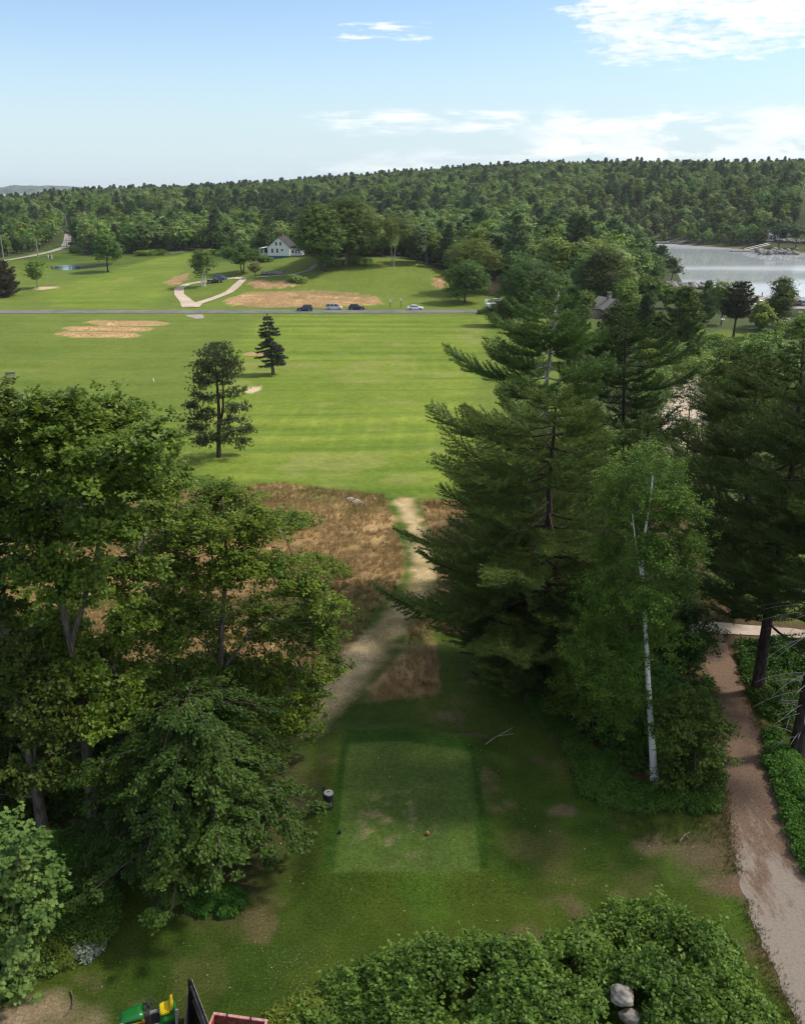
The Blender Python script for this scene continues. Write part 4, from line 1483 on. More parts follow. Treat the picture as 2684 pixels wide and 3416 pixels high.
near_pine('low dense young pine filling the gap under the wide bent pine', (1080, 1425), 1110, 48,
          pr((0, 2.2), (0.4, 2.9), (0.7, 1.9), (1, 0.4)), r0=0.12, **{**WP, 'whorl': 0.5, 'per': 6, 'z0': 0.05, 'rise': 0.05, 'upt': 0.15})

# dead lower branches: pale bare sticks on the right-hand pine
rngd = np.random.RandomState(5)
gp = G(1692, 1600)
dw = []
for k in range(30):
    zz = rngd.uniform(0.8, 8.2)
    a = rngd.uniform(1.9, 4.6)
    ln = rngd.uniform(0.8, 3.4) * (0.5 + 0.5 * min(1, zz / 5))
    s = np.linspace(0, 1, 7)
    B = gp + np.array([0.02 * zz, 0, zz]) + np.array([math.cos(a), math.sin(a), 0]) * (ln * s)[:, None]
    B[:, 2] += ln * (0.15 * s - 0.35 * s ** 2 + rngd.normal() * 0.08 * s)
    dw.append((B, 0.028 * (1 - 0.8 * s)))
    if ln > 1.6:
        e = B[4] + np.array([rngd.normal() * 0.4, rngd.normal() * 0.4, -0.3])
        dw.append((np.stack([B[3], e]), np.array([0.012, 0.005])))
for o in bpy.data.objects:
    if o.name.startswith('white_pine') and 'bare lower branches' in o.get('label', ''):
        v, f = tubes(dw, 5)
        add_obj('bare_branches', mesh_np('bare_branches', [(v - gp, f, 0, None)], smooth=True), M['deadwood'], o)

# ------------------------------------------------------------------ trees out on the fairway
def fairway_conifer(name, label, base_px, top_px, seed, prof, lmat, wmat, r0, twin=None, **kw):
    rng = np.random.RandomState(seed)
    g = G(*base_px)
    top = at_y(top_px[0], top_px[1], g[1])
    P, _ = bend(g - [0, 0, 0.2], top, 1, 1, 40, rng, kw.pop('wob', 0.1))
    s = np.linspace(0, 1, len(P))
    rad = r0 * (1 - 0.92 * s) * (1 + 0.5 * np.exp(-s * 25)) + 0.02
    wood, (V, F, t) = conifer(rng, P[-1, 2] - P[0, 2], prof, (P - g, rad), **kw)
    if twin:
        Q = dense_path(np.array(twin), 0.5)
        wood.append((Q, np.linspace(r0 * 0.6, 0.03, len(Q))))
    return tree_obj(name, label, 'tree', g, [(a + g, b) for a, b in wood], (V + g, F, t), M[wmat], M[lmat])


rngp = np.random.RandomState(51)
gr_ = G(464, 970)
RP = [(460, 742, 22), (442, 760, 24), (482, 760, 24), (428, 785, 24), (460, 780, 28), (494, 785, 22), (447, 808, 22), (480, 806, 22), (424, 808, 16), (420, 834, 15), (440, 846, 14), (500, 828, 16), (476, 838, 14),
      (412, 862, 13), (482, 866, 15), (508, 868, 15), (440, 880, 18), (410, 888, 14), (500, 892, 17), (470, 900, 14), (404, 910, 12), (522, 914, 11), (438, 910, 14), (502, 922, 13), (428, 934, 13), (516, 938, 9), (484, 918, 12), (450, 930, 10)]
A_ = lobe_points(pic_lobes([(a, b, c * (1.1 if b < 830 else 1.35)) for a, b, c in RP + [(418, 908, 13), (452, 928, 12), (482, 938, 12), (526, 908, 9), (404, 914, 9), (512, 944, 9), (437, 944, 9)]], gr_[1], rngp, 2.2), 380, rngp, 0.6, 0.5)
tk1 = dense_path(np.vstack([gr_ - [0, 0, 0.3], pic_path([(464, 930), (465, 880), (462, 830), (458, 780), (459, 735)], gr_[1])]), 0.5)
tk2 = dense_path(pic_path([(464, 905), (473, 875), (474, 830), (472, 790)], gr_[1]), 0.5)
wood = grow([(tk1, np.linspace(0.30, 0.04, len(tk1))), (tk2, np.linspace(0.2, 0.04, len(tk2)))], A_, rngp, 0.6, 0.014)
S_ = np.repeat(A_, 11, 0) + rngp.normal(size=(len(A_) * 11, 3)) * np.array([0.36, 0.36, 0.14])
D_ = S_ - np.repeat(A_, 11, 0) + np.array([0, 0, 0.30])
V, F = tufts(S_, D_, 0.30, 0.055, 13, rngp, 1.5, 0.25)
tn = np.clip(0.6 * np.repeat(rngp.rand(len(A_)), 11) + 0.4 * rngp.rand(len(S_)), 0, 1)
tree_obj('red_pine', 'dark red pine with layered tufts standing alone on the fairway', 'tree', gr_, wood, (V, F, np.repeat(tn, 39)), M['darkbark'], M['redpine'])
fairway_conifer('spruce_tree', 'leaning spruce with sparse drooping branches near the far end of the fairway', (580, 795), (566, 668), 52,
                pr((0.1, 0.0), (0.2, 2.2), (0.35, 3.0), (0.5, 2.5), (0.75, 1.7), (0.92, 1.0), (1, 0.3)), 'spruce', 'bark', 0.30,
                whorl=0.55, per=6, z0=0.2, rise=-0.05, sag=0.1, upt=0.10, sec=16, tuft_step=0.24, L=0.44, W=0.09, k=10, spread=0.9, up=-0.45, hang=0.20, bare=0.15, gap=0.30)

# ------------------------------------------------------------------ single trees in the middle distance
def mid_tree(name, label, base_px, top_y, wpx, lmat, wmat, seed, group=None, cat='tree', **kw):
    rng = np.random.RandomState(seed)
    g = G(*base_px)
    d = g[1]
    zt = at_y(base_px[0], top_y, d)[2]
    h = max(1.0, zt - g[2])
    w = wpx / scale_at(g + [0, 0, h * 0.5])
    wood, lv = round_tree(rng, h, w, **kw)
    root = thing(name, label, cat, g, rng.uniform(0, 6.28) if kw.get('ntr', 1) == 1 else 0, group)
    wv, wf = tubes(wood, 5)
    add_obj('trunk', mesh_np('trunk', [(wv, wf, 0, None)], smooth=True), M[wmat], root)
    add_obj('crown', mesh_np('crown', [(lv[0], lv[1], 0, lv[2])]), M[lmat], root)
    return root


mt = mid_tree
mt('maple_tree', 'full round green maple standing alone between the pond and the fairway', (229, 577), 490, 70, 'mid', 'darkbark', 61, n=390, per=76, clear=0.10, shape='oval', nlobe=16, leaf=(0.32, 0.22))
mt('young_tree', 'small loose light-green tree beside the left-hand bunker', (80, 612), 548, 54, 'bright', 'palebark', 62, n=180, per=61, clear=0.2, leaf=(0.29, 0.20))
mt('birch_clump', 'birch clump with several white stems beside the gravel loop', (432, 608), 527, 64, 'bright', 'birchbark', 63, n=255, per=68, clear=0.16, shape='tall', ntr=3, r0=0.22, leaf=(0.29, 0.19))
mt('shade_tree', 'wide two-stemmed shade tree in front of the white house', (515, 578), 512, 92, 'mid', 'darkbark', 64, n=345, per=68, clear=0.24, shape='flat', ntr=2, leaf=(0.32, 0.22))
mt('ornamental_tree', 'little round yellowish tree beside the stone pile', (543, 588), 554, 34, 'yellow', 'darkbark', 65, n=135, per=61, clear=0.28, leaf=(0.23, 0.16))
mt('maple_tree', 'huge maple shading the right end of the white house', (684, 575), 430, 120, 'mid', 'bark', 66, n=930, per=85, clear=0.04, shape='round', nlobe=26, leaf=(0.43, 0.30), r0=0.6)
mt('maple_tree', 'biggest broad maple right of the white house, its grey trunk showing', (735, 560), 417, 150, 'mid', 'palebark', 67, n=1080, per=85, clear=0.06, shape='round', nlobe=28, leaf=(0.43, 0.30), r0=0.7)
mt('birch_tree', 'half-bare birch with tall white forked stems by the practice green', (834, 566), 447, 80, 'bright', 'deadwood', 68, n=300, per=51, clear=0.36, shape='flat', ntr=2, r0=0.22, leaf=(0.29, 0.19))
mt('evergreen_tree', 'dark round evergreen just right of the half-bare birch', (886, 562), 470, 66, 'forest_dark', 'darkbark', 69, n=360, per=68, clear=0.12, leaf=(0.32, 0.22))
mt('ash_tree', 'bright yellow-green broad tree behind the dark rounded tree', (1004, 622), 492, 122, 'bright', 'bark', 70, n=510, per=74, clear=0.12, nlobe=20, leaf=(0.32, 0.22))
mt('round_tree', 'dark rounded tree standing on the slope beside the lift truck', (986, 643), 548, 100, 'mid', 'darkbark', 71, n=510, per=74, clear=0.04, nlobe=20, leaf=(0.30, 0.20))
mt('chestnut_tree', 'large dark green tree at the right end of the road hiding the lift truck', (1112, 690), 545, 140, 'mid', 'darkbark', 72, n=690, per=78, clear=0.02, nlobe=24, leaf=(0.30, 0.20), shape='oval')
mt('shrubby_tree', 'low dark bushy tree at the foot of the large dark tree by the road', (1056, 692), 632, 80, 'beech', 'darkbark', 73, n=300, per=68, clear=0.0, leaf=(0.26, 0.17))
mt('oak_tree', 'spreading tree behind the grey cottage, its dark limbs arching over', (1272, 655), 520, 130, 'mid', 'darkbark', 74, n=570, per=74, clear=0.12, nlobe=20, leaf=(0.33, 0.22))
mt('bright_tree', 'upright bright green tree left of the grey cottage', (1236, 692), 610, 62, 'bright', 'bark', 75, n=300, per=68, clear=0.05, shape='tall', leaf=(0.29, 0.19))
mt('shore_tree', 'small dark tree leaning over the water on the near point', (1424, 600), 542, 56, 'mid', 'darkbark', 76, n=165, per=61, clear=0.22, leaf=(0.30, 0.20))
mt('shore_tree', 'open-crowned green tree on the bank, the cove showing through its limbs', (1530, 690), 588, 84, 'bright', 'bark', 77, n=225, per=61, clear=0.25, shape='flat', leaf=(0.27, 0.18))
mt('poplar_tree', 'tall grey-green tree on the bank in front of the parking pier', (1648, 694), 582, 82, 'mid', 'bark', 78, n=450, per=74, clear=0.04, shape='oval', nlobe=18, leaf=(0.26, 0.17))
mt('shore_tree', 'bushy tree at the right edge below the parking pier', (1700, 745), 660, 70, 'bright', 'bark', 79, n=270, per=68, clear=0.05, leaf=(0.26, 0.17))


for q_, (px_, py_, ty_, w_, mt_, lab_) in enumerate((
        (1180, 672, 575, 80, 'mid', 'full green tree between the large dark tree and the bright upright tree'),
        (1330, 668, 590, 66, 'bright', 'light green bushy tree right behind the cottage chimney'),
        (1375, 660, 580, 62, 'mid', 'round-headed tree on the slope between cottage and water'),
        (1410, 655, 600, 50, 'bright', 'loose pale green tree on the slope above the near point'),
        (1460, 672, 612, 54, 'mid', 'low spreading tree left of the narrow dark spruce'),
        (1395, 745, 660, 60, 'mid', 'dark bushy tree below the narrow cedar column'),
        (1610, 700, 640, 56, 'bright', 'low bright tree between the wide-topped pine and the tall grey-green tree'),
        (1340, 700, 640, 50, 'mid', 'small dark tree at the foot of the cottage gable'))):
    mt('leafy_tree', lab_, (px_, py_), ty_, w_, mt_, 'bark', 130 + q_, n=360, per=74, clear=0.03, nlobe=16, leaf=(0.30, 0.20))


mt('dark_tree', 'dark-crowned tree standing before the left half of the waterfront house', (1652, 524), 474, 46, 'forest_dark', 'darkbark', 150, n=300, per=61, clear=0.42, shape='flat', leaf=(0.58, 0.40), r0=0.4)
mt('dark_tree', 'dark-crowned tree standing before the right half of the waterfront house', (1688, 524), 476, 44, 'forest_dark', 'darkbark', 151, n=300, per=61, clear=0.40, shape='flat', leaf=(0.58, 0.40), r0=0.4)
mt('dark_tree', 'leafy tree at the left corner of the waterfront house', (1612, 522), 482, 34, 'mid', 'bark', 152, n=270, per=61, clear=0.1, leaf=(0.58, 0.40))


def mid_conifer(name, label, base_px, top_y, wpx, seed, lmat='forest_dark', wmat='darkbark', prof=None, r0=0.22, **kw):
    rng = np.random.RandomState(seed)
    g = G(*base_px)
    h = max(1.0, at_y(base_px[0], top_y, g[1])[2] - g[2])
    w = wpx / scale_at(g + [0, 0, h * 0.5]) / 2
    prof = prof or pr((0, 1.0), (0.3, 1.0), (0.6, 0.75), (0.85, 0.4), (1, 0.1))
    kw = {**dict(whorl=h / 16, per=6, z0=0.08, rise=0.1, sag=0.1, upt=0.15, sec=8, tuft_step=0.5, L=0.75, W=0.22, k=8, spread=1.2, up=0.2, bare=0.15), **kw}
    wood, lv = conifer(rng, h, lambda t: prof(t) * w, None, r0=r0, **kw)
    root = thing(name, label, 'tree', g, rng.uniform(0, 6.28))
    wv, wf = tubes(wood, 5)
    add_obj('trunk', mesh_np('trunk', [(wv, wf, 0, None)], smooth=True), M[wmat], root)
    add_obj('crown', mesh_np('crown', [(lv[0], lv[1], 0, lv[2])]), M[lmat], root)
    return root


flatp = pr((0, 0.3), (0.3, 0.7), (0.6, 1.0), (0.85, 0.7), (1, 0.2))
mid_conifer('pine_tree', 'brownish dark pine at the left edge beside the small light tree', (10, 629), 555, 70, 81, 'reddish', z0=0.06, prof=pr((0, 1), (0.4, 0.95), (0.7, 0.7), (0.9, 0.4), (1, 0.15)))
mid_conifer('pine_tree', 'tall wide-topped pine on the small far lawn with a bare lower trunk', (1556, 716), 600, 66, 82, 'redpine', z0=0.38, prof=flatp, r0=0.3)
mid_conifer('spruce_tree', 'narrow dark spruce left of the open-crowned tree on the bank', (1494, 682), 598, 40, 83, 'forest_dark')
mid_conifer('pine_tree', 'layered pale-tipped pine right of the grey cottage', (1438, 770), 612, 100, 84, 'pine', prof=pr((0, 1), (0.4, 1.0), (0.7, 0.75), (0.9, 0.4), (1, 0.1)))
mid_conifer('cedar_tree', 'narrow dark cedar column beside the grey cottage', (1364, 720), 625, 30, 85, 'forest_dark', prof=pr((0, 1), (0.7, 0.9), (1, 0.2)))
mid_conifer('pine_tree', 'feathery green pine below the grey cottage', (1300, 760), 650, 84, 86, 'pine')
mid_conifer('pine_tree', 'soft green pine between the large dark tree and the bright upright tree', (1205, 770), 612, 90, 87, 'pine')
near_broadleaf('birch_snag', 'thin half-dead birch with bare white tops before the pale ledge', 'tree', (1402, 1010),
               [(1404, 940), (1402, 860), (1412, 800), (1416, 770)], [(1425, 745, 24), (1450, 770, 22), (1395, 880, 26), (1420, 930, 26), (1385, 940, 22), (1445, 900, 20)],
               M['bright'], M['deadwood'], 34, 60, 60, (0.22, 0.15), 0.16, 1.0, 1.6, extra_trunks=[([(1402, 860), (1440, 770), (1452, 735)], 0.08)], tip=0.02)
near_broadleaf('alder_tree', 'thin dark-stemmed alder standing against the pale ledge', 'tree', (1456, 1020),
               [(1458, 960), (1462, 880), (1468, 800)], [(1465, 790, 30), (1440, 830, 26), (1490, 850, 30), (1445, 900, 20), (1490, 920, 26), (1430, 960, 22), (1480, 975, 24)],
               M['birch'], M['darkbark'], 35, 100, 70, (0.22, 0.15), 0.12, 1.0, 1.6, tip=0.016)
near_broadleaf('ash_tree', 'open green tree between the alder and the right-hand pines', 'tree', (1580, 1130),
               [(1570, 1000), (1575, 880), (1580, 790)], [(1560, 740, 40), (1620, 760, 42), (1530, 800, 40), (1590, 830, 46), (1540, 880, 44), (1650, 830, 42), (1610, 900, 42), (1560, 960, 40), (1515, 950, 30)],
               M['birch'], M['bark'], 36, 230, 110, (0.20, 0.13), 0.2, 1.0, 2.5, tip=0.014)
near_broadleaf('cherry_tree', 'bushy bright green tree behind the small pine and right of the tall pine', 'tree', (1250, 1200),
               [(1245, 1100), (1240, 1000), (1240, 920)], [(1240, 930, 40), (1280, 980, 40), (1215, 990, 36), (1255, 1040, 42), (1300, 1060, 34), (1210, 1070, 34)],
               M['bright'], M['darkbark'], 37, 160, 100, (0.18, 0.12), 0.12, 1.0, 1.8, tip=0.014)

# ------------------------------------------------------------------ forest on the hill
def forest_source(seed, kind, hi=False):
    rng = np.random.RandomState(seed)
    if kind == 'leaf':
        h, w = 13.0, rng.uniform(8.5, 11.0)
        wood, (V, F, t) = round_tree(rng, h, w, n=300 if hi else 130, per=34 if hi else 22, clear=0.06, leaf=(0.46, 0.32) if hi else (0.8, 0.56), nlobe=18 if hi else 13, shape=['round', 'oval', 'flat'][seed % 3], branch=False)
        mats = ['bark', ('forest', 'forest', 'mid', 'mid', 'forest_pale', 'forest_pale')[seed - 100]]
    elif kind == 'pale':
        h, w = 14.0, 8.0
        wood, (V, F, t) = round_tree(rng, h, w, n=240 if hi else 100, per=30 if hi else 18, clear=0.18, leaf=(0.42, 0.3) if hi else (0.7, 0.5), nlobe=14, shape='tall', branch=False)
        mats = ['palebark', 'bright']
    else:
        h = 15.0
        w = rng.uniform(3.0, 4.2)
        p = pr((0, 0.9), (0.3, 1.0), (0.6, 0.75), (0.85, 0.42), (1, 0.1)) if seed % 2 else pr((0, 0.3), (0.35, 0.7), (0.65, 1.0), (0.85, 0.7), (1, 0.2))
        wood, (V, F, t) = conifer(rng, h, lambda u: p(u) * w, None, r0=0.22, whorl=1.0, per=5, z0=0.15, rise=0.1, sag=0.1, upt=0.15, sec=10 if hi else 6, tuft_step=0.5 if hi else 0.75, L=0.75 if hi else 1.0, W=0.2 if hi else 0.36, k=8 if hi else 6, spread=1.2, up=0.2, bare=0.15)
        wood = wood[:1]
        mats = ['darkbark', 'forest_dark']
    wv, wf = tubes(wood, 5)
    me = mesh_np('forest_tree', [(wv, wf, 0, None), (V, F, 1, t)])
    for m in mats:
        me.materials.append(M[m])
    return me


SRC = [('leaf', forest_source(100 + i, 'leaf')) for i in range(6)] + [('pale', forest_source(110 + i, 'pale')) for i in range(2)] + [('con', forest_source(120 + i, 'con')) for i in range(4)]
HI = [forest_source(100 + i, 'leaf', True) for i in range(6)] + [forest_source(110 + i, 'pale', True) for i in range(2)] + [forest_source(120 + i, 'con', True) for i in range(4)]
rngf = np.random.RandomState(77)
cand = []
r = 235.0
while r < 1330:
    stp = 6.0 + max(0, r - 400) * 0.0036
    a = -0.47
    while a < 0.47:
        aa = a + rngf.uniform(-0.5, 0.5) * stp / r
        rr = r + rngf.uniform(-0.5, 0.5) * stp
        cand.append((rr * math.sin(aa), rr * math.cos(aa)))
        a += stp / r
    r += stp * 0.92
cand = np.array(cand)
cr, ca = np.hypot(cand[:, 0], cand[:, 1]), np.arctan2(cand[:, 0], cand[:, 1])
front = np.interp(ca, TL_az, TL_r)
azr = TL_az[-1]
# right of the treeline's end the wood only stands beyond the cove
keep = (cr > front + 3) & (ca < azr) | (ca >= azr) & (cand[:, 1] > 335) & (ca < np.arctan((1700 - 854) / 2022)) & ((cand[:, 1] > 430) | (ca < np.arctan((1420 - 854) / 2022)))
dcv = sdf(cand[:, 0], cand[:, 1], COVE)
keep &= dcv > 4
SIDE = wline([(-120, 572, 11), (0, 555, 8), (60, 545, 8), (110, 534, 8), (138, 525, 9), (143, 512, 8), (144, 500, 7), (146, 488, 5), (147, 478, 5)])
keep &= pdist(cand[:, 0], cand[:, 1], SIDE) > 4
HOUSE = G(592, 548)
keep &= np.hypot(cand[:, 0] - HOUSE[0], cand[:, 1] - HOUSE[1]) > 18
cz = H(cand[:, 0], cand[:, 1])
keep &= cz > WATER_Z + 0.8
# clearing round the house over the water
FARH = G(1655, 512)
keep &= ~((np.abs(cand[:, 0] - FARH[0]) < 22) & (cand[:, 1] < FARH[1] + 9) & (cand[:, 1] > FARH[1] - 60))
cand, cr, ca, cz, front, dcv = (v[keep] for v in (cand, cr, ca, cz, front, dcv))
xdc = np.tan(ca) * 2022 + 854
n = len(cand)
# species by zone: spruce ridges and a dark band behind the house, leafy slopes elsewhere
con_p = 0.08 + 0.35 * sstep(0.52, 0.66, fbm(cand[:, 0], cand[:, 1], 1 / 130.0, 30)) + 0.30 * sstep(1000, 1150, cr) * sstep(300, 600, xdc)
con_p += 0.6 * np.exp(-((xdc - 690) / 130) ** 2 - ((cr - 560) / 120) ** 2)
u = rngf.rand(n)
kind = np.where(u < con_p, 8 + rngf.randint(0, 4, n), np.where(u < con_p + 0.14, 6 + rngf.randint(0, 2, n), np.clip((fbm(cand[:, 0], cand[:, 1], 1 / 60.0, 33, 3) * 1.9 - 0.45 + rngf.normal(size=n) * 0.28) * 6, 0, 5.99).astype(int)))
scl = rngf.uniform(0.55, 1.10, n) * (1 - 0.2 * sstep(700, 1100, cr)) * np.where(cr < 520, 1.08, 1.0) * np.where((cr < 440) & (xdc > 1000), 1.3, 1.0)
scl *= np.where((kind >= 8), rngf.uniform(0.8, 1.12, n), 1.0)
scl *= np.where((ca > 0.24) & (dcv < 30), 0.85, 1.0)
scl *= np.where(ca < -0.36, 0.8, 1.0)
rot = rngf.uniform(0, 6.28, n)
front_first = np.argsort(cr - 0.75 * np.minimum(front, 420) + (np.abs(ca) > 0.43) * 1000)
near_i, far_i = front_first[:225], front_first[225:]
for i in near_i:
    k = kind[i]
    lab = {'leaf': 'leafy tree at the front edge of the dense wood around the golf course', 'pale': 'pale-stemmed tree at the front edge of the dense wood',
           'con': 'dark conifer at the front edge of the dense wood'}[SRC[k][0]]
    nm = {'leaf': 'forest_tree', 'pale': 'forest_birch', 'con': 'forest_conifer'}[SRC[k][0]]
    grp = {'leaf': 'leafy trees along the edge of the wood', 'pale': 'pale-stemmed trees along the edge of the wood', 'con': 'conifers along the edge of the wood'}[SRC[k][0]]
    o = bpy.data.objects.new(nm, HI[k])
    o.location = (cand[i, 0], cand[i, 1], cz[i] - 0.3)
    o.rotation_euler = (0, 0, rot[i])
    o.scale = (scl[i],) * 3
    COL.objects.link(o)
    tag(o, lab, 'tree', grp)

# the rest of the wood, too many to count: one object that scatters the same trees
src_col = bpy.data.collections.new('forest_sources')
for j, (kk, me_) in enumerate(SRC):
    src_col.objects.link(bpy.data.objects.new('forest_source_%02d' % j, me_))
pm = bpy.data.meshes.new('distant_forest')
pm.vertices.add(len(far_i))
pm.vertices.foreach_set('co', np.stack([cand[far_i, 0], cand[far_i, 1], cz[far_i] - 0.3], -1).astype(np.float32).ravel())
for nm, dt, val in (('kind', 'INT', kind[far_i].astype(np.int32)), ('rot', 'FLOAT', rot[far_i].astype(np.float32)), ('size', 'FLOAT', scl[far_i].astype(np.float32))):
    pm.attributes.new(nm, dt, 'POINT').data.foreach_set('value', val)
forest = add_obj('distant_forest', pm, M['forest'])
tag(forest, 'unbroken woodland covering the long hill up to the skyline', 'forest', kind='stuff')
ng = bpy.data.node_groups.new('scatter_forest', 'GeometryNodeTree')
ng.interface.new_socket('Geometry', in_out='INPUT', socket_type='NodeSocketGeometry')
ng.interface.new_socket('Geometry', in_out='OUTPUT', socket_type='NodeSocketGeometry')
gi, go = ng.nodes.new('NodeGroupInput'), ng.nodes.new('NodeGroupOutput')
ci = ng.nodes.new('GeometryNodeCollectionInfo')
ci.inputs['Collection'].default_value = src_col
ci.inputs['Separate Children'].default_value = True
ci.inputs['Reset Children'].default_value = True
ip = ng.nodes.new('GeometryNodeInstanceOnPoints')
ip.inputs['Pick Instance'].default_value = True


def named(nm, dt):
    a_ = ng.nodes.new('GeometryNodeInputNamedAttribute')
    a_.data_type = dt
    a_.inputs['Name'].default_value = nm
    return a_.outputs['Attribute']


cx_ = ng.nodes.new('ShaderNodeCombineXYZ')
ng.links.new(named('rot', 'FLOAT'), cx_.inputs[2])
ng.links.new(gi.outputs[0], ip.inputs['Points'])
ng.links.new(ci.outputs[0], ip.inputs['Instance'])
ng.links.new(named('kind', 'INT'), ip.inputs['Instance Index'])
ng.links.new(cx_.outputs[0], ip.inputs['Rotation'])
ng.links.new(named('size', 'FLOAT'), ip.inputs['Scale'])
ng.links.new(ip.outputs[0], go.inputs[0])
forest.modifiers.new('scatter', 'NODES').node_group = ng

# far shore beyond the bay, on the left horizon
fs = []
for k in range(60):
    fs.append((-2900 + k * 22, 5200 + 150 * math.sin(k * 0.3)))
V, Fq = [], []
rr_ = np.random.RandomState(4)
for k, (x_, y_) in enumerate(fs):
    t = k / 59
    hh = (21 + 6 * math.sin(k * 0.21) + 6 * rr_.rand()) * min(1, (1 - t) * 5)
    for dy_, zz in ((0, -11), (60, hh * 0.55 - 4), (160, hh + 4 * rr_.rand()), (420, hh * 0.8), (800, -12)):
        V.append((x_, y_ + dy_, zz))
for k in range(59):
    for j in range(4):
        a_ = k * 5 + j
        Fq.append((a_, a_ + 5, a_ + 6, a_ + 1))
fo = MB().add(V, Fq).build('far_shore', simple('far_wooded_shore', (0.035, 0.06, 0.04), 0.95, var=0.4, scale=0.02))
tag(fo, kind='structure')

# ------------------------------------------------------------------ thickets, shrubs and tall grass
def dome_leaves(centres, rng, per, leaf, squash=0.8):
    """leafy hummocks (x, y, z, r): leaves on and just under each hummock's skin"""
    C = np.array(centres)
    k = np.maximum(20, (per * (C[:, 3] / C[:, 3].mean()) ** 2)).astype(int)
    I = np.repeat(np.arange(len(C)), k)
    d = nrm(rng.normal(size=(len(I), 3)) + np.array([0, 0, 0.45]))
    rr = C[I, 3] * rng.uniform(0.72, 1.10, len(I))
    lump = 1 + 0.18 * np.sin(d[:, 0] * 7 + C[I, 0] * 9) * np.sin(d[:, 1] * 7 + C[I, 1] * 5)
    P = C[I, :3] + d * (rr * lump)[:, None] * np.array([1, 1, squash])
    Nn = d * 0.6 + np.array([0, 0, 0.55]) + 0.55 * rng.normal(size=P.shape)
    V, F = leaf_quads(P, Nn, leaf[0], leaf[1], rng)
    tc = np.clip(0.5 * rng.uniform(0, 1, len(C)) + 1.1 * (fbm(C[:, 0], C[:, 1], 0.45, 7, 2) - 0.25), 0, 1)
    tint = np.clip(0.65 * tc[I] + 0.35 * rng.rand(len(I)), 0, 1)
    return V, F, np.repeat(tint, 4)


BOULDERS = [CAM + ray(a, b) * ((z - 27.0) / ray(a, b)[2]) for a, b, z in ((1320, 2116, 1.5), (1336, 2160, 1.1))]


def thicket(name, label, poly_px, n, per, leaf, lmat, seed, hmin=0.3, hmax=1.2, rad=(0.35, 0.7), kind='stuff', cat=None, swell=6.0, shoots=0):
    rng = np.random.RandomState(seed)
    poly = GP(poly_px)
    pa = np.array(poly)
    lo, hi = pa.min(0), pa.max(0)
    P = np.stack([rng.uniform(lo[0], hi[0], n * 6), rng.uniform(lo[1], hi[1], n * 6)], -1)
    P = P[sdf(P[:, 0], P[:, 1], poly) < 0.1][:n]
    for bx_ in BOULDERS:                              # leave the boulders uncovered on the camera's side
        P = P[np.hypot(P[:, 0] - bx_[0], (P[:, 1] - bx_[1] + 0.40) / 1.5) > 0.56]
    edge = sstep(0, 1.8, -sdf(P[:, 0], P[:, 1], poly))
    hh = hmin + (hmax - hmin) * edge * (0.15 + 1.25 * np.clip(fbm(P[:, 0], P[:, 1], 1 / swell, seed % 20, 2) * 1.9 - 0.45, 0, 1)) + rng.uniform(-0.2, 0.4, len(P)) * edge
    z = H(P[:, 0], P[:, 1]) + hh * 0.72
    C = np.column_stack([P, z, rng.uniform(*rad, len(P))])
    V, F, t = dome_leaves(C, rng, per, leaf)
    if shoots:                                        # loose leafy shoots standing out of the mass
        Pl, Nl = [], []
        for c in C[rng.permutation(len(C))[:shoots]]:
            tipd = nrm(np.array([rng.normal() * 0.5, rng.normal() * 0.5, 1.0]))
            ln = rng.uniform(0.4, 0.95)
            m = int(10 + 14 * ln)
            s_ = rng.uniform(0, 1, m)
            Pl.append(c[:3] + [0, 0, c[3] * 0.5] + tipd * (ln * s_)[:, None] + rng.normal(size=(m, 3)) * 0.06 + np.array([0.25, 0, -0.2]) * rng.normal() * (s_ ** 2)[:, None])
            Nl.append(rng.normal(size=(m, 3)) * 0.6 + [0, 0, 0.7])
        V2, F2 = leaf_quads(np.concatenate(Pl), np.concatenate(Nl), leaf[0], leaf[1], rng)
        F = np.concatenate([F, F2 + len(V)])
        V = np.concatenate([V, V2])
        t = np.concatenate([t, np.repeat(rng.uniform(0.35, 1.0, len(V2) // 4), 4)])
    stems = [(np.array([[c[0], c[1], H(c[0], c[1]) - 0.05], [c[0] + rng.normal() * 0.15, c[1] + rng.normal() * 0.15, c[2]]]), np.array([0.015, 0.008])) for c in C[::3]]
    g = np.array([P[:, 0].mean(), P[:, 1].mean(), 0.0])
    g[2] = float(H(g[0], g[1]))
    if kind == 'stuff':
        o = add_obj(name, mesh_np(name, [(V - g, F, 0, t)]), M[lmat], None, g)
        return tag(o, label, cat, kind='stuff')
    root = thing(name, label, cat or 'shrub', g)
    add_obj('foliage', mesh_np('foliage', [(V - g, F, 0, t)]), M[lmat], root)
    wv, wf = tubes(stems, 5)
    add_obj('stems', mesh_np('stems', [(wv - g, wf, 0, None)]), M['bark'], root)
    return root


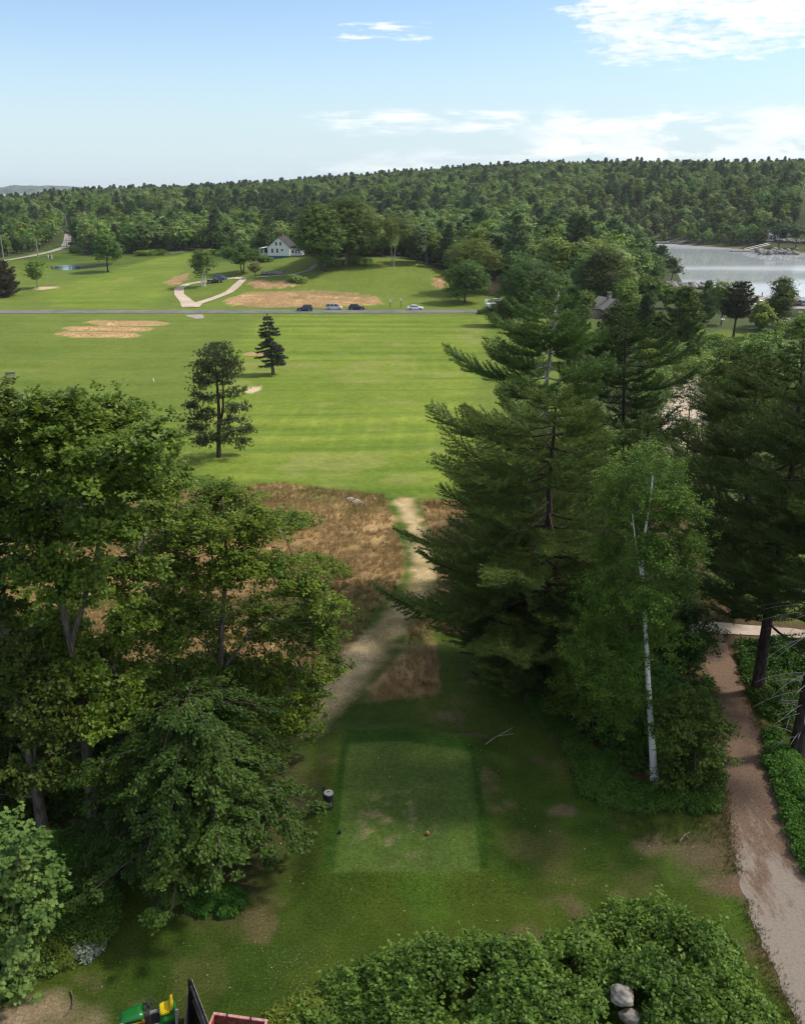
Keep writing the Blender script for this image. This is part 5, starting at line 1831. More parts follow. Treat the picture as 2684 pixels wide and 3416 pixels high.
thicket('bramble_thicket', 'dense bright green bramble thicket filling the bottom of the photo', [(640, 2150), (720, 2085), (830, 2035), (980, 2010), (1100, 2035), (1220, 1985), (1310, 1935), (1400, 1930), (1480, 1975), (1560, 2040), (1590, 2110), (1650, 2185), (1690, 2300), (1680, 2700), (560, 2700), (560, 2240)],
        1050, 150, (0.155, 0.105), 'bramble', 91, 0.2, 1.9, (0.22, 0.60), cat='thicket', swell=2.6, shoots=420)
thicket('light_shrub', 'yellow-green leafy shrub at the left tip of the bramble thicket', [(575, 2170), (640, 2130), (720, 2120), (760, 2174), (740, 2260), (580, 2260)], 120, 210, (0.12, 0.06), 'bright', 92, 0.2, 0.9, (0.22, 0.42), 'thing')
thicket('fern_patch', 'low dark green undergrowth around the foot of the white birch', [(1205, 1580), (1260, 1600), (1330, 1660), (1400, 1680), (1520, 1660), (1525, 1720), (1450, 1725), (1340, 1720), (1260, 1705), (1215, 1640)],
        330, 170, (0.11, 0.07), 'fern', 93, 0.15, 0.8, (0.22, 0.4), cat='undergrowth')
thicket('undergrowth', 'scrubby undergrowth along the shaded edge below the wide pine', [(1120, 1480), (1160, 1500), (1240, 1580), (1215, 1590), (1150, 1540)], 90, 150, (0.11, 0.07), 'fern', 94, 0.15, 0.6, (0.2, 0.35), cat='undergrowth')
thicket('roadside_shrubs', 'leafy green bushes along the right side of the drive', [(1635, 1560), (1700, 1640), (1760, 1720), (1820, 1880), (1760, 1900), (1705, 1830), (1665, 1720), (1630, 1620)],
        240, 180, (0.12, 0.08), 'fern', 95, 0.3, 1.3, (0.26, 0.48), cat='shrubs')
thicket('roadside_shrubs', 'shadowy bushes around the feet of the right-hand pines', [(1575, 1420), (1640, 1440), (1708, 1440), (1800, 1560), (1700, 1560), (1625, 1520), (1590, 1480)], 170, 150, (0.12, 0.08), 'fern', 96, 0.2, 1.1, (0.25, 0.45), cat='shrubs')
thicket('green_bush', 'rounded bright green bush right of the pale young maple', [(100, 1900), (150, 1860), (215, 1870), (238, 1930), (225, 2000), (150, 2010), (100, 1980)], 150, 260, (0.10, 0.07), 'fern', 97, 0.5, 2.2, (0.3, 0.5), 'thing')
thicket('silver_leaf_shrub', 'silvery white-leaved shrub in front of the green bush', [(150, 1990), (190, 1960), (222, 1990), (200, 2030), (165, 2040)], 40, 90, (0.20, 0.05), 'silver', 98, 0.15, 0.9, (0.16, 0.34), 'thing')
thicket('pale_shrub', 'sprawling pale-leaved shrub between the young maple and the silvery shrub', [(70, 2000), (120, 1985), (160, 2020), (140, 2070), (90, 2070)], 60, 110, (0.11, 0.06), 'bright', 99, 0.2, 0.8, (0.2, 0.34), 'thing')
thicket('undergrowth', 'dark undergrowth below the tall maples at the left', [(-60, 1800), (60, 1760), (160, 1790), (260, 1800), (240, 1860), (120, 1880), (-60, 1900)], 210, 150, (0.12, 0.08), 'fern', 89, 0.3, 1.3, (0.28, 0.5), cat='undergrowth')
thicket('undergrowth', 'tangled low growth behind the trunks of the tall maples', [(-100, 1640), (60, 1620), (190, 1640), (340, 1640), (420, 1600), (460, 1650), (340, 1720), (100, 1740), (-100, 1740)], 260, 130, (0.13, 0.09), 'fern', 88, 0.3, 1.4, (0.3, 0.55), cat='undergrowth')
thicket('fern_clump', 'fern clump at the foot of the low beech', [(400, 1905), (450, 1895), (510, 1895), (520, 1935), (450, 1950), (405, 1935)], 60, 150, (0.16, 0.045), 'fern', 87, 0.15, 0.5, (0.18, 0.3), 'thing', cat='fern')
thicket('green_weeds', 'patch of bright green weeds in the brown rough', [(628, 1182), (680, 1180), (735, 1205), (750, 1228), (700, 1230), (650, 1212)], 130, 90, (0.15, 0.10), 'bright', 86, 0.1, 0.45, (0.25, 0.4), cat='weeds')
thicket('green_weeds', 'ragged green bushes at the near edge of the brown rough under the oak', [(560, 1100), (640, 1095), (672, 1112), (640, 1130), (580, 1128)], 60, 90, (0.17, 0.11), 'bright', 85, 0.2, 0.7, (0.3, 0.45), cat='weeds')

thicket('undergrowth', 'dark green undergrowth on the shaded ground between the wide pine and the birch', [(1090, 1400), (1180, 1400), (1300, 1480), (1420, 1480), (1500, 1440), (1505, 1560), (1440, 1640), (1360, 1640), (1250, 1590), (1150, 1490)],
        330, 130, (0.13, 0.09), 'fern', 84, 0.15, 0.9, (0.25, 0.45), cat='undergrowth')
thicket('undergrowth', 'green undergrowth below the pines beyond the bend of the drive', [(1100, 1290), (1300, 1180), (1480, 1200), (1470, 1310), (1420, 1370), (1200, 1390)], 330, 110, (0.16, 0.11), 'fern', 83, 0.2, 1.2, (0.3, 0.55), cat='undergrowth')
thicket('undergrowth', 'leafy growth under the pines at the far right beyond the gravel lane', [(1500, 1150), (1620, 1060), (1760, 1040), (1760, 1120), (1620, 1180), (1590, 1290), (1500, 1290)], 240, 110, (0.17, 0.12), 'fern', 82, 0.2, 1.4, (0.35, 0.6), cat='undergrowth')

thicket('undergrowth', 'shadowy bushes between the bend of the drive and the two dark pine trunks', [(1572, 1372), (1640, 1375), (1760, 1385), (1760, 1450), (1640, 1445), (1590, 1440)], 200, 140, (0.13, 0.09), 'fern', 81, 0.3, 1.6, (0.28, 0.5), cat='undergrowth')
# shrubs of the bushy ground on the right
rngs = np.random.RandomState(55)
SHR = []
for k in range(3):
    rg = np.random.RandomState(200 + k)
    C = [(rg.normal() * 0.9, rg.normal() * 0.9, rg.uniform(0.5, 1.5), rg.uniform(0.7, 1.1)) for _ in range(9)]
    V, F, t = dome_leaves(C, rg, 150, (0.34, 0.24))
    SHR.append(mesh_np('bush', [(V, F, 0, t)]))
    SHR[-1].materials.append(M[('forest', 'bright', 'birch')[k]])
spots = []
tries = 0
while len(spots) < 120 and tries < 6000:
    tries += 1
    px, py = rngs.uniform(1370, 1760), rngs.uniform(700, 900)
    g = G(px, py)
    if sdf(np.array([g[0]]), np.array([g[1]]), LAWN_R)[0] < 1.5 or sdf(np.array([g[0]]), np.array([g[1]]), LEDGE)[0] < 1 or sdf(np.array([g[0]]), np.array([g[1]]), COVE)[0] < 8:
        continue
    if all(np.hypot(g[0] - s[0], g[1] - s[1]) > 2.6 for s in spots):
        spots.append(g)
for g in spots:
    k = rngs.randint(3)
    o = bpy.data.objects.new('bush', SHR[k])
    o.location = g
    o.rotation_euler = (0, 0, rngs.uniform(0, 6.28))
    s = rngs.uniform(0.7, 1.5)
    o.scale = (s, s, s * rngs.uniform(0.8, 1.2))
    COL.objects.link(o)
    tag(o, 'leafy bush in the scrub between the pale ledge and the bank of the cove', 'bush', 'bushes of the scrub by the cove')
for lab, px, py, s in (('dark low bush in the grass right of the stone pile', 628, 600, 1.6), ('small round bush at the kerb of the road by the large dark tree', 1024, 667, 0.8),
                       ('green bush at the foot of the white house', 560, 556, 1.5), ('evergreen bush beside the side road at the birch stems', 160, 537, 1.7),
                       ('bush below the biggest broad maple', 760, 563, 2.0), ('bush under the maple at the end of the house', 700, 566, 1.6)):
    o = bpy.data.objects.new('bush', SHR[0])
    o.location = G(px, py)
    o.scale = (s, s, s * 0.75)
    COL.objects.link(o)
    tag(o, lab, 'bush')
for k, (px, py) in enumerate(((425, 541), (445, 540), (465, 541), (490, 542), (515, 545), (300, 543), (320, 542), (340, 541), (545, 548))):
    o = bpy.data.objects.new('hedge_bush', SHR[1])
    o.location = G(px, py)
    o.rotation_euler = (0, 0, k * 1.3)
    s = 1.5
    o.scale = (s * 1.5, s, s * 0.8)
    COL.objects.link(o)
    tag(o, 'bright green bush in the row along the back of the left lawn', 'bush', 'bushes along the back of the left lawn')


def grass_tufts(name, label, polys, dens, hgt, wid, k, seed, c_mat, clear=None, lim=60000, patch=False):
    rng = np.random.RandomState(seed)
    Ps = []
    for poly in polys:
        pa = np.array(poly)
        lo, hi = pa.min(0), pa.max(0)
        n_ = int(min(lim, dens * (hi[0] - lo[0]) * (hi[1] - lo[1])))
        P = np.stack([rng.uniform(lo[0], hi[0], n_), rng.uniform(lo[1], hi[1], n_)], -1)
        P = P[sdf(P[:, 0], P[:, 1], poly) + (fbm(P[:, 0], P[:, 1], 0.7, 6) - 0.5) * 1.0 < 0]
        Ps.append(P)
    P = np.concatenate(Ps)
    if clear is not None:
        P = P[pdist(P[:, 0], P[:, 1], clear) > 0.1]
    P = P[fbm(P[:, 0] * 0.6, P[:, 1], 0.24, 12) > 0.56] if patch else P[fbm(P[:, 0], P[:, 1], 0.5, 9) > 0.33]
    P3 = np.column_stack([P, H(P[:, 0], P[:, 1]) - 0.02])
    V, F = tufts(P3, np.tile([[0.06, -0.12, 1.0]], (len(P3), 1)), hgt, wid, k, rng, 0.65, 0.5)
    V = V.reshape(-1, 3, 3)
    V[:, :2, :2] += rng.normal(size=(len(V), 1, 2)) * 0.10
    V = V.reshape(-1, 3)
    t = np.clip(0.7 * fbm(P[:, 0], P[:, 1], 0.25, 12) + 0.5 * (rng.rand(len(P)) - 0.5) + 0.15, 0, 1)
    o = add_obj(name, mesh_np(name, [(V, F, 0, np.repeat(t, 3 * k))]), M[c_mat])
    return tag(o, label, 'grass', kind='stuff')


M['fescue'] = leaf_mat('dry_fescue', (0.20, 0.140, 0.060), (0.42, 0.285, 0.130), trans=0.3, var=0.0, spec=0.05)
M['straw'] = leaf_mat('straw_grass', (0.46, 0.34, 0.18), (0.66, 0.52, 0.32), trans=0.3, var=0.0, spec=0.05)
M['greengrass'] = leaf_mat('green_tuft_grass', (0.075, 0.105, 0.022), (0.15, 0.17, 0.04), trans=0.2, var=0.0, spec=0.05)
M['longgrass'] = leaf_mat('long_green_grass', (0.060, 0.075, 0.018), (0.13, 0.125, 0.035), trans=0.2, var=0.0, spec=0.1)
grass_tufts('fescue_grass', 'reddish brown tall grass of the rough beside the track', FESCUE[:3], 18, 0.45, 0.026, 6, 301, 'fescue', PATH)
grass_tufts('green_rough', 'greener tufts growing in patches through the brown rough', FESCUE[:3], 10, 0.40, 0.03, 6, 304, 'greengrass', PATH, patch=True)
grass_tufts('straw_grass', 'long pale dry grass on the slope and the mown islands', ISLANDS + FESCUE[3:], 9, 0.32, 0.06, 5, 302, 'straw')
grass_tufts('long_grass', 'strip of long grass between the birch undergrowth and the drive', [GP([(1285, 1712), (1400, 1728), (1530, 1715), (1545, 1800), (1440, 1800), (1330, 1780)])], 30, 0.30, 0.018, 6, 303, 'longgrass')


def verge(name, label, line, n, seed, mat, h=0.16, w=0.012):
    rng = np.random.RandomState(seed)
    L = np.array(line)
    seg = np.hypot(np.diff(L[:, 0]), np.diff(L[:, 1]))
    s = np.concatenate([[0], np.cumsum(seg)])
    q = rng.uniform(0, s[-1], n)
    P = np.stack([np.interp(q, s, L[:, i]) for i in range(3)], -1)
    T = np.stack([np.interp(q + 0.3, s, L[:, i]) - np.interp(q - 0.3, s, L[:, i]) for i in range(2)], -1)
    T = T / np.linalg.norm(T, axis=1)[:, None]
    side = rng.choice([-1, 1], n)
    off = P[:, 2] * side + side * rng.normal(0.10, 0.22, n)
    x, y = P[:, 0] - T[:, 1] * off, P[:, 1] + T[:, 0] * off
    keep_ = fbm(x, y, 0.8, 9) > 0.42
    x, y = x[keep_], y[keep_]
    P3 = np.column_stack([x, y, H(x, y)])
    V, F = tufts(P3, np.tile([[0, 0, 1.0]], (len(P3), 1)), h, w, 6, rng, 0.8, 0.4)
    o = add_obj(name, mesh_np(name, [(V, F, 0, np.repeat(rng.rand(len(P3)), 18))]), M[mat])
    return tag(o, label, 'grass', kind='stuff')


verge('verge_grass', 'short grass growing along both edges of the needle-covered drive', [p for p in DRIVE if 20 < p[1] < 50], 5200, 401, 'longgrass')
# ------------------------------------------------------------------ man-made things
def on_plane(px, py, z):
    d = ray(px, py)
    return CAM + d * ((z - 27.0) / d[2])


PAINT = {'navy': (0.012, 0.028, 0.075), 'silver': (0.52, 0.52, 0.51), 'black': (0.012, 0.012, 0.014), 'darkblue': (0.010, 0.016, 0.035), 'white': (0.72, 0.73, 0.75),
         'blue': (0.02, 0.07, 0.17), 'steelblue': (0.16, 0.22, 0.32)}
for k, c in PAINT.items():
    m, nt, b = mat_new('car_paint_' + k)
    b.inputs['Base Color'].default_value = (*c, 1)
    b.inputs['Roughness'].default_value = 0.3
    b.inputs['Coat Weight'].default_value = 0.6
    b.inputs['Coat Roughness'].default_value = 0.06
    M['p_' + k] = m


def ring(x, hw, z0, z1, c=0.10):
    return [(x, -hw + c * 0.4, z0), (x, -hw, z0 + c), (x, -hw, z1 - c), (x, -hw + c, z1), (x, hw - c, z1), (x, hw, z1 - c), (x, hw, z0 + c), (x, hw - c * 0.4, z0)]


def car(name, label, cat, loc, heading, L=4.6, W=1.8, Ht=1.65, paint='navy', kind='suv', group=None):
    """x forward; body, cabin glass, roof, pillars, wheels and lamps are parts"""
    root = thing(name, label, cat, loc, heading, group)
    hl, hw = L / 2, W / 2
    belt = Ht * 0.60 if kind != 'sedan' else Ht * 0.64
    gc = 0.22
    hood = {'suv': 0.56, 'wagon': 0.55, 'sedan': 0.57, 'minivan': 0.60, 'pickup': 0.60}[kind]
    b = MB()
    hoodz = belt * 0.96
    b.loft([ring(-hl, hw * 0.86, gc + 0.15, belt * 0.86), ring(-hl + 0.12, hw * 0.96, gc, belt * 0.98), ring(-hl * 0.3, hw, gc - 0.02, belt), ring(hl * 0.30, hw, gc - 0.02, belt),
            ring(hl * 0.62, hw * 0.98, gc, hoodz), ring(hl - 0.18, hw * 0.93, gc, hoodz * 0.88), ring(hl, hw * 0.80, gc + 0.12, hoodz * 0.74)])
    b.build('body', M['p_' + paint], root, smooth=False, bevel=0.03)
    x_ws, x_rt, x_rr, x_rb = {'suv': (0.42, 0.16, -0.82, -0.96), 'wagon': (0.42, 0.14, -0.78, -0.97), 'sedan': (0.40, 0.10, -0.42, -0.72),
                              'minivan': (0.66, 0.34, -0.86, -0.97), 'pickup': (0.36, 0.14, -0.10, -0.18)}[kind]
    ti, bi = hw * 0.74, hw * 0.93
    zb, zt = belt - 0.03, Ht
    g = MB()
    bot = [(x_ws * hl, bi), (x_rb * hl, bi), (x_rb * hl, -bi), (x_ws * hl, -bi)]
    top = [(x_rt * hl, ti), (x_rr * hl, ti), (x_rr * hl, -ti), (x_rt * hl, -ti)]
    g.add([(x, y, zb) for x, y in bot] + [(x, y, zt - 0.07) for x, y in top], [(0, 1, 2, 3), (4, 7, 6, 5), (0, 4, 5, 1), (1, 5, 6, 2), (2, 6, 7, 3), (3, 7, 4, 0)])
    g.build('windows', M['glass'], root)
    r = MB()
    r.loft([[(x, y * s, z) for x, y in top] for z, s in ((zt - 0.075, 1.03), (zt - 0.03, 1.0), (zt, 0.86))])
    r.build('roof', M['p_' + paint], root, bevel=0.02)
    p = MB()
    for sgn in (1, -1):
        for f in (0.0, 0.36, 0.68, 1.0):
            xb = x_ws + (x_rb - x_ws) * f
            xt = x_rt + (x_rr - x_rt) * f
            p.tube((xb * hl, sgn * (bi + 0.005), zb), (xt * hl, sgn * (ti + 0.005), zt - 0.06), 0.045, 0.04, 6)
    p.build('pillars', M['p_' + paint], root)
    wr = 0.33 if kind == 'sedan' else 0.36
    for sx in (0.62, -0.60):
        for sgn in (1, -1):
            t = MB().tube((sx * hl, sgn * (hw - 0.20), wr), (sx * hl, sgn * (hw + 0.02), wr), wr, wr, 18).build('wheel', M['rubber'], root)
            MB().tube((sx * hl, sgn * (hw + 0.005), wr), (sx * hl, sgn * (hw + 0.03), wr), wr * 0.66, wr * 0.6, 14).build('rim', M['rim'], t)
    for sgn in (1, -1):
        MB().box((hl - 0.10, sgn * hw * 0.66, hoodz * 0.74), (0.16, 0.32, 0.16)).build('headlight', M['lamp'], root, bevel=0.02)
        MB().box((-hl + 0.05, sgn * hw * 0.76, belt * 0.80), (0.12, 0.22, 0.26)).build('tail_light', M['tail'], root, bevel=0.02)
    if kind in ('suv', 'wagon', 'minivan'):
        q = MB()
        for sgn in (1, -1):
            q.tube((x_rt * hl * 0.8, sgn * ti * 0.82, zt + 0.06), (x_rr * hl * 0.95, sgn * ti * 0.82, zt + 0.06), 0.022)
            q.tube((x_rt * hl * 0.8, sgn * ti * 0.82, zt - 0.02), (x_rt * hl * 0.8, sgn * ti * 0.82, zt + 0.06), 0.02)
            q.tube((x_rr * hl * 0.95, sgn * ti * 0.82, zt - 0.02), (x_rr * hl * 0.95, sgn * ti * 0.82, zt + 0.06), 0.02)
        q.build('roof_rack', M['darksteel'], root)
    return root


def rd(px, dy=0.0):
    z = float(H(0, ROAD_Y)) + 0.13
    x = at_y(px, 660, ROAD_Y + dy)[0]
    return (x, ROAD_Y + dy, z if abs(dy) < ROAD_W else float(H(x, ROAD_Y + dy)))


car('parked_car', 'dark blue compact SUV driving left on the grey road', 'car', rd(647, 0.6), math.pi, 4.6, 1.8, 1.7, 'navy', 'suv')
car('parked_car', 'silver minivan parked on the far side of the road between two dark cars', 'car', rd(709, 4.2), 0.0, 4.9, 1.95, 1.8, 'silver', 'minivan')
car('parked_car', 'black station wagon parked just right of the silver minivan', 'car', rd(757, 4.1), 0.0, 4.75, 1.8, 1.6, 'darkblue', 'wagon')
car('parked_car', 'white sedan parked alone right of the two signposts', 'car', rd(881, 4.1), 0.0, 4.8, 1.8, 1.45, 'white', 'sedan')
car('parked_car', 'black pickup half hidden by the birch clump on the gravel loop', 'pickup', G(456, 600), 0.15, 5.2, 1.9, 1.8, 'black', 'pickup')
car('parked_car', 'blue SUV parked behind the black pickup at the top of the gravel loop', 'car', G(468, 594), 0.35, 4.5, 1.8, 1.7, 'blue', 'suv')
car('parked_car', 'dark car seen from behind on the side road at the wood', 'car', G(150, 519), 1.75, 4.5, 1.85, 1.5, 'black', 'sedan')
PZ = -6.0
for px, py, pt, kd, hd, lab in ((1683, 648, 'black', 'suv', 1.4, 'black car nose-out on the parking pier beside the silvery blue car'), (1700, 648, 'steelblue', 'suv', 1.5, 'silvery blue car at the right edge on the parking pier'),
                                (1600, 643, 'navy', 'pickup', 0.1, 'dark blue pickup behind the trees at the left end of the parking pier'), (1592, 651, 'silver', 'sedan', 0.3, 'grey car half hidden below the dark blue pickup on the pier')):
    p = on_plane(px, py, PZ + 0.01)
    car('parked_car', lab, 'car', p, hd, 4.6, 1.8, 1.6, pt, kd)

# parking pier
pa, pb = on_plane(1580, 655, PZ), on_plane(1860, 630, PZ)
pr_ = thing('parking_pier', 'paved waterside parking pier with wooden piles at the right edge', 'pier', ((pa[0] + pb[0]) / 2, (pa[1] + pb[1]) / 2, PZ))
wx, wy = pb[0] - pa[0], pb[1] - pa[1]
MB().box((0, 0, -2.6), (wx, wy, 5.2)).build('deck', M['grey_gravel'], pr_)
for k in range(9):
    MB().tube((-wx / 2 + 8 + k * 8, wy / 2 + 0.3, -5), (-wx / 2 + 8 + k * 8, wy / 2 + 0.3, 1.4), 0.2, 0.18, 8).build('pile', M['greywood'], pr_)

# lift truck with a white bucket
tz = rd(1031, 4.6)
tr = thing('lift_truck', 'white utility lift truck with folded boom and bucket behind the large dark tree', 'truck', (tz[0] + 3.0, tz[1], tz[2]), 0.06)
MB().box((-1.0, 0, 1.25), (4.0, 2.1, 1.2)).build('service_body', M['white'], tr, bevel=0.06)
MB().box((-2.9, 0, 0.72), (0.6, 2.1, 0.12)).build('step_bumper', M['steel'], tr)
MB().loft([[(1.15, -1.0, 0.6), (1.15, 1.0, 0.6), (1.15, 1.0, 2.3), (1.15, -1.0, 2.3)], [(2.0, -1.0, 0.6), (2.0, 1.0, 0.6), (1.9, 0.95, 2.3), (1.9, -0.95, 2.3)], [(2.7, -0.98, 0.6), (2.7, 0.98, 0.6), (2.5, 0.95, 1.5), (2.5, -0.95, 1.5)],
           [(3.7, -0.9, 0.6), (3.7, 0.9, 0.6), (3.6, 0.85, 1.35), (3.6, -0.85, 1.35)]]).build('cab', M['white'], tr, bevel=0.04)
MB().box((1.75, 0, 1.9), (1.1, 2.02, 0.55)).build('cab_windows', M['glass'], tr)
for sx in (-1.7, 2.9):
    for sg in (1, -1):
        w_ = MB().tube((sx, sg * 0.8, 0.42), (sx, sg * 1.08, 0.42), 0.42, 0.42, 18).build('wheel', M['rubber'], tr)
        MB().tube((sx, sg * 1.06, 0.42), (sx, sg * 1.10, 0.42), 0.25, 0.22, 12).build('rim', M['white'], w_)
MB().box((-0.6, 0, 2.25), (0.7, 0.7, 0.9)).box((0.0, -0.1, 3.05), (5.6, 0.32, 0.34), ry=-0.06).box((0.6, 0.2, 2.55), (4.0, 0.26, 0.26), ry=0.05).build('boom', M['white'], tr, bevel=0.03)
MB().loft([[(-3.45, -0.38, 1.7), (-2.75, -0.38, 1.7), (-2.75, 0.38, 1.7), (-3.45, 0.38, 1.7)], [(-3.5, -0.42, 2.85), (-2.7, -0.42, 2.85), (-2.7, 0.42, 2.85), (-3.5, 0.42, 2.85)]]).build('bucket', M['white'], tr, bevel=0.05)
for sg in (1, -1):
    MB().box((-3.02, sg * 0.8, 1.3), (0.05, 0.16, 0.3)).build('tail_light', M['tail'], tr)


# ------------------------------------------------------------------ white house
def window(parent, x, z, w, h, y, fm='white'):
    f = MB()
    for a, b_, c, d_ in ((0, h / 2 + 0.04, w + 0.2, 0.1), (0, -h / 2 - 0.05, w + 0.24, 0.12), (-w / 2 - 0.05, 0, 0.1, h), (w / 2 + 0.05, 0, 0.1, h)):
        f.box((x + a, y, z + b_), (c, 0.08, d_))
    f.box((x, y + 0.015, z), (w, 0.03, 0.06))
    fo_ = f.build('window', M[fm], parent)
    MB().box((x, y + 0.02, z), (w, 0.02, h)).build('pane', M['glass'], fo_)
    return fo_


def clap_mat():
    m, nt, b = mat_new('white_clapboard')
    tc = nt.nodes.new('ShaderNodeTexCoord')
    sp = nt.nodes.new('ShaderNodeSeparateXYZ')
    nt.links.new(tc.outputs['Object'], sp.inputs[0])
    z = NX(nt, sp.outputs[2])
    saw = (z * 6.5)._m('FRACT')
    b.inputs['Base Color'].default_value = (0.74, 0.75, 0.77, 1)
    b.inputs['Roughness'].default_value = 0.6
    bp = nt.nodes.new('ShaderNodeBump')
    bp.inputs['Strength'].default_value = 0.7
    bp.inputs['Distance'].default_value = 0.03
    nt.links.new(saw.s, bp.inputs['Height'])
    nt.links.new(bp.outputs[0], b.inputs['Normal'])
    return m


M['clap'] = clap_mat()
hp = HOUSE.copy()
hz = float(hp[2]) + 0.9
hs = thing('white_house', 'white clapboard house with dark roof, brick chimney and blue foundation on the rise', 'house', (hp[0], hp[1], hz), R(-6))
W2, LEN, EV, PK = 4.25, 12.0, 3.05, 6.6
MB().prism([(-W2, 0), (W2, 0), (W2, EV), (0, PK), (-W2, EV)], 0, LEN).build('wall', M['clap'], hs)
MB().box((0, LEN / 2, -0.75), (2 * W2 - 0.1, LEN - 0.1, 1.5)).build('foundation', M['bluefound'], hs)
rf = MB()
sl = math.atan2(PK - EV, W2)
for sg in (1, -1):
    c_, s_ = math.cos(sl), math.sin(sl)
    a0 = (0, PK + 0.16)
    a1 = (sg * (W2 + 0.35), EV - 0.35 * s_ / c_ + 0.16)
    rf.prism([a0, a1, (a1[0], a1[1] - 0.14), (0, PK + 0.02)], -0.3, LEN + 0.3)
roof_o = rf.build('roof', M['roof'], hs)
MB().box((0.15, 5.5, PK + 0.45), (0.75, 0.9, 1.7)).box((0.15, 5.5, PK + 1.33), (0.9, 1.05, 0.12)).build('chimney', M['brick'], roof_o)
MB().box((1.0, 4.2, PK - 0.60), (0.4, 0.5, 0.3)).build('vent', M['steel'], roof_o)
for x_, z_, w_, h_ in ((-0.82, 4.35, 0.74, 1.25), (0.8, 4.35, 0.74, 1.25), (-2.42, 1.85, 0.74, 1.45), (-0.52, 1.85, 0.74, 1.45), (1.32, 2.1, 0.78, 0.74)):
    window(hs, x_, z_, w_, h_, -0.05)
MB().box((-W2 + 0.06, -0.02, EV / 2), (0.16, 0.08, EV)).box((W2 - 0.06, -0.02, EV / 2), (0.16, 0.08, EV)).build('corner_board', M['white'], hs)
po = MB().prism([(-W2 - 3.6, 2.45), (-W2, 3.0), (-W2, 3.18), (-W2 - 3.6, 2.62)], 1.0, 8.0).build('porch_roof', M['white'], hs)
for k in range(4):
    MB().box((-W2 - 3.4, 1.2 + k * 2.2, 1.2), (0.16, 0.16, 2.45)).build('porch_post', M['white'], hs)
MB().box((-W2 - 1.75, 1.2, 1.2), (0.14, 0.14, 2.5)).build('porch_post', M['white'], hs)
MB().box((-W2 - 1.8, 4.5, -0.1), (3.6, 7.0, 0.2)).box((-W2 - 1.8, 4.5, -0.7), (3.4, 6.8, 1.0)).build('porch_floor', M['greywood'], hs)
rl = MB()
for x0, x1, y_ in ((-W2 - 3.4, -W2, 1.1), (W2 + 0.3, W2 + 3.6, 1.4)):
    rl.box(((x0 + x1) / 2, y_, 0.85), (x1 - x0, 0.08, 0.10)).box(((x0 + x1) / 2, y_, 0.12), (x1 - x0, 0.08, 0.10))
    for k in range(int((x1 - x0) / 0.22)):
        rl.box((x0 + 0.1 + k * 0.22, y_, 0.48), (0.07, 0.06, 0.7))
rl.build('railing', M['white'], hs)
MB().box((W2 + 1.9, 5.2, 1.35), (3.8, 6.4, 2.7)).build('side_wing', M['clap'], hs)
MB().prism([(W2, 3.3), (W2 + 4.1, 2.6), (W2 + 4.1, 2.75), (W2, 3.45)], 1.8, 8.6).build('wing_roof', M['roof'], hs)
for k in range(3):
    window(hs, W2 + 0.8 + k * 1.15, 1.5, 0.6, 1.3, 1.95)
MB().box((W2 + 1.95, 1.9 - 0.1 - 0.3, -0.1), (3.7, 0.9, 0.2)).build('side_deck', M['greywood'], hs)

# grey cottage among the trees
cg = G(1302, 676)
ct = thing('grey_cottage', 'weathered grey shingled cottage with stone chimney among the trees', 'house', cg, R(20))
MB().prism([(-3.1, -0.4), (3.1, -0.4), (3.1, 2.6), (0, 5.0), (-3.1, 2.6)], 0, 8).build('wall', M['greywood'], ct)
rf = MB()
for sg in (1, -1):
    rf.prism([(0, 5.18), (sg * 3.5, 2.42), (sg * 3.5, 2.28), (0, 5.03)], -0.25, 8.25)
r2 = rf.build('roof', M['greywood'], ct)
MB().box((0.0, 3.0, 5.4), (1.0, 1.0, 2.4)).box((0.0, 3.0, 6.65), (1.15, 1.15, 0.14)).build('chimney', M['rock'], r2)
for x_, z_ in ((-1.4, 1.4), (1.2, 1.4), (0, 3.3)):
    window(ct, x_, z_, 0.8, 1.1, -0.05, 'greywood')
MB().prism([(-8.5, -0.4), (-3.1, -0.4), (-3.1, 2.4), (-8.5, 2.4)], 1.5, 6.5).build('low_wing', M['greywood'], ct)
MB().prism([(-8.7, 2.42), (-3.1, 2.42), (-3.1, 2.6), (-8.7, 2.6)], 1.2, 6.8).build('wing_roof', M['roof'], ct)

# house across the cove
fz = max(float(FARH[2]), -8.5)
fh = thing('waterfront_house', 'white waterfront house with long glazed porch under dark trees across the cove', 'house', (FARH[0], FARH[1] + 4, fz), R(-4))
MB().prism([(-7, 0), (7, 0), (7, 4.4), (0, 8.4), (-7, 4.4)], 4, 14).build('wall', M['clap'], fh)
rf = MB()
for sg in (1, -1):
    rf.prism([(0, 8.6), (sg * 7.5, 4.35), (sg * 7.5, 4.15), (0, 8.42)], 3.7, 14.3)
rf.build('roof', M['steel'], fh)
MB().box((0, 1.8, 0.2), (26, 4.2, 0.5)).build('terrace', M['white'], fh)
MB().prism([(0, 3.6), (4.3, 2.9), (4.3, 3.05), (0, 3.8)], -13, 13, 'y').build('porch_roof', M['steel'], fh) if False else MB().box((0, 2.0, 3.45), (26.4, 4.6, 0.28)).build('porch_roof', M['steel'], fh)
for k in range(12):
    MB().box((-12.8 + k * 2.33, -0.2, 1.9), (0.24, 0.2, 2.9)).build('porch_post', M['white'], fh)
MB().box((0, -0.2, 1.0), (26, 0.08, 0.12)).build('railing', M['white'], fh)
for k in range(9):
    window(fh, -10.5 + k * 2.6, 1.9, 1.5, 1.7, 3.9)
sg_ = G(1521, 508)
sh = thing('boat_shed', 'small grey-roofed shed on the far bank above the rock wall', 'shed', (sg_[0], sg_[1], max(sg_[2], -8)), R(10))
MB().prism([(-4, 0), (4, 0), (4, 2.4), (0, 4.2), (-4, 2.4)], 0, 6).build('wall', M['greywood'], sh)
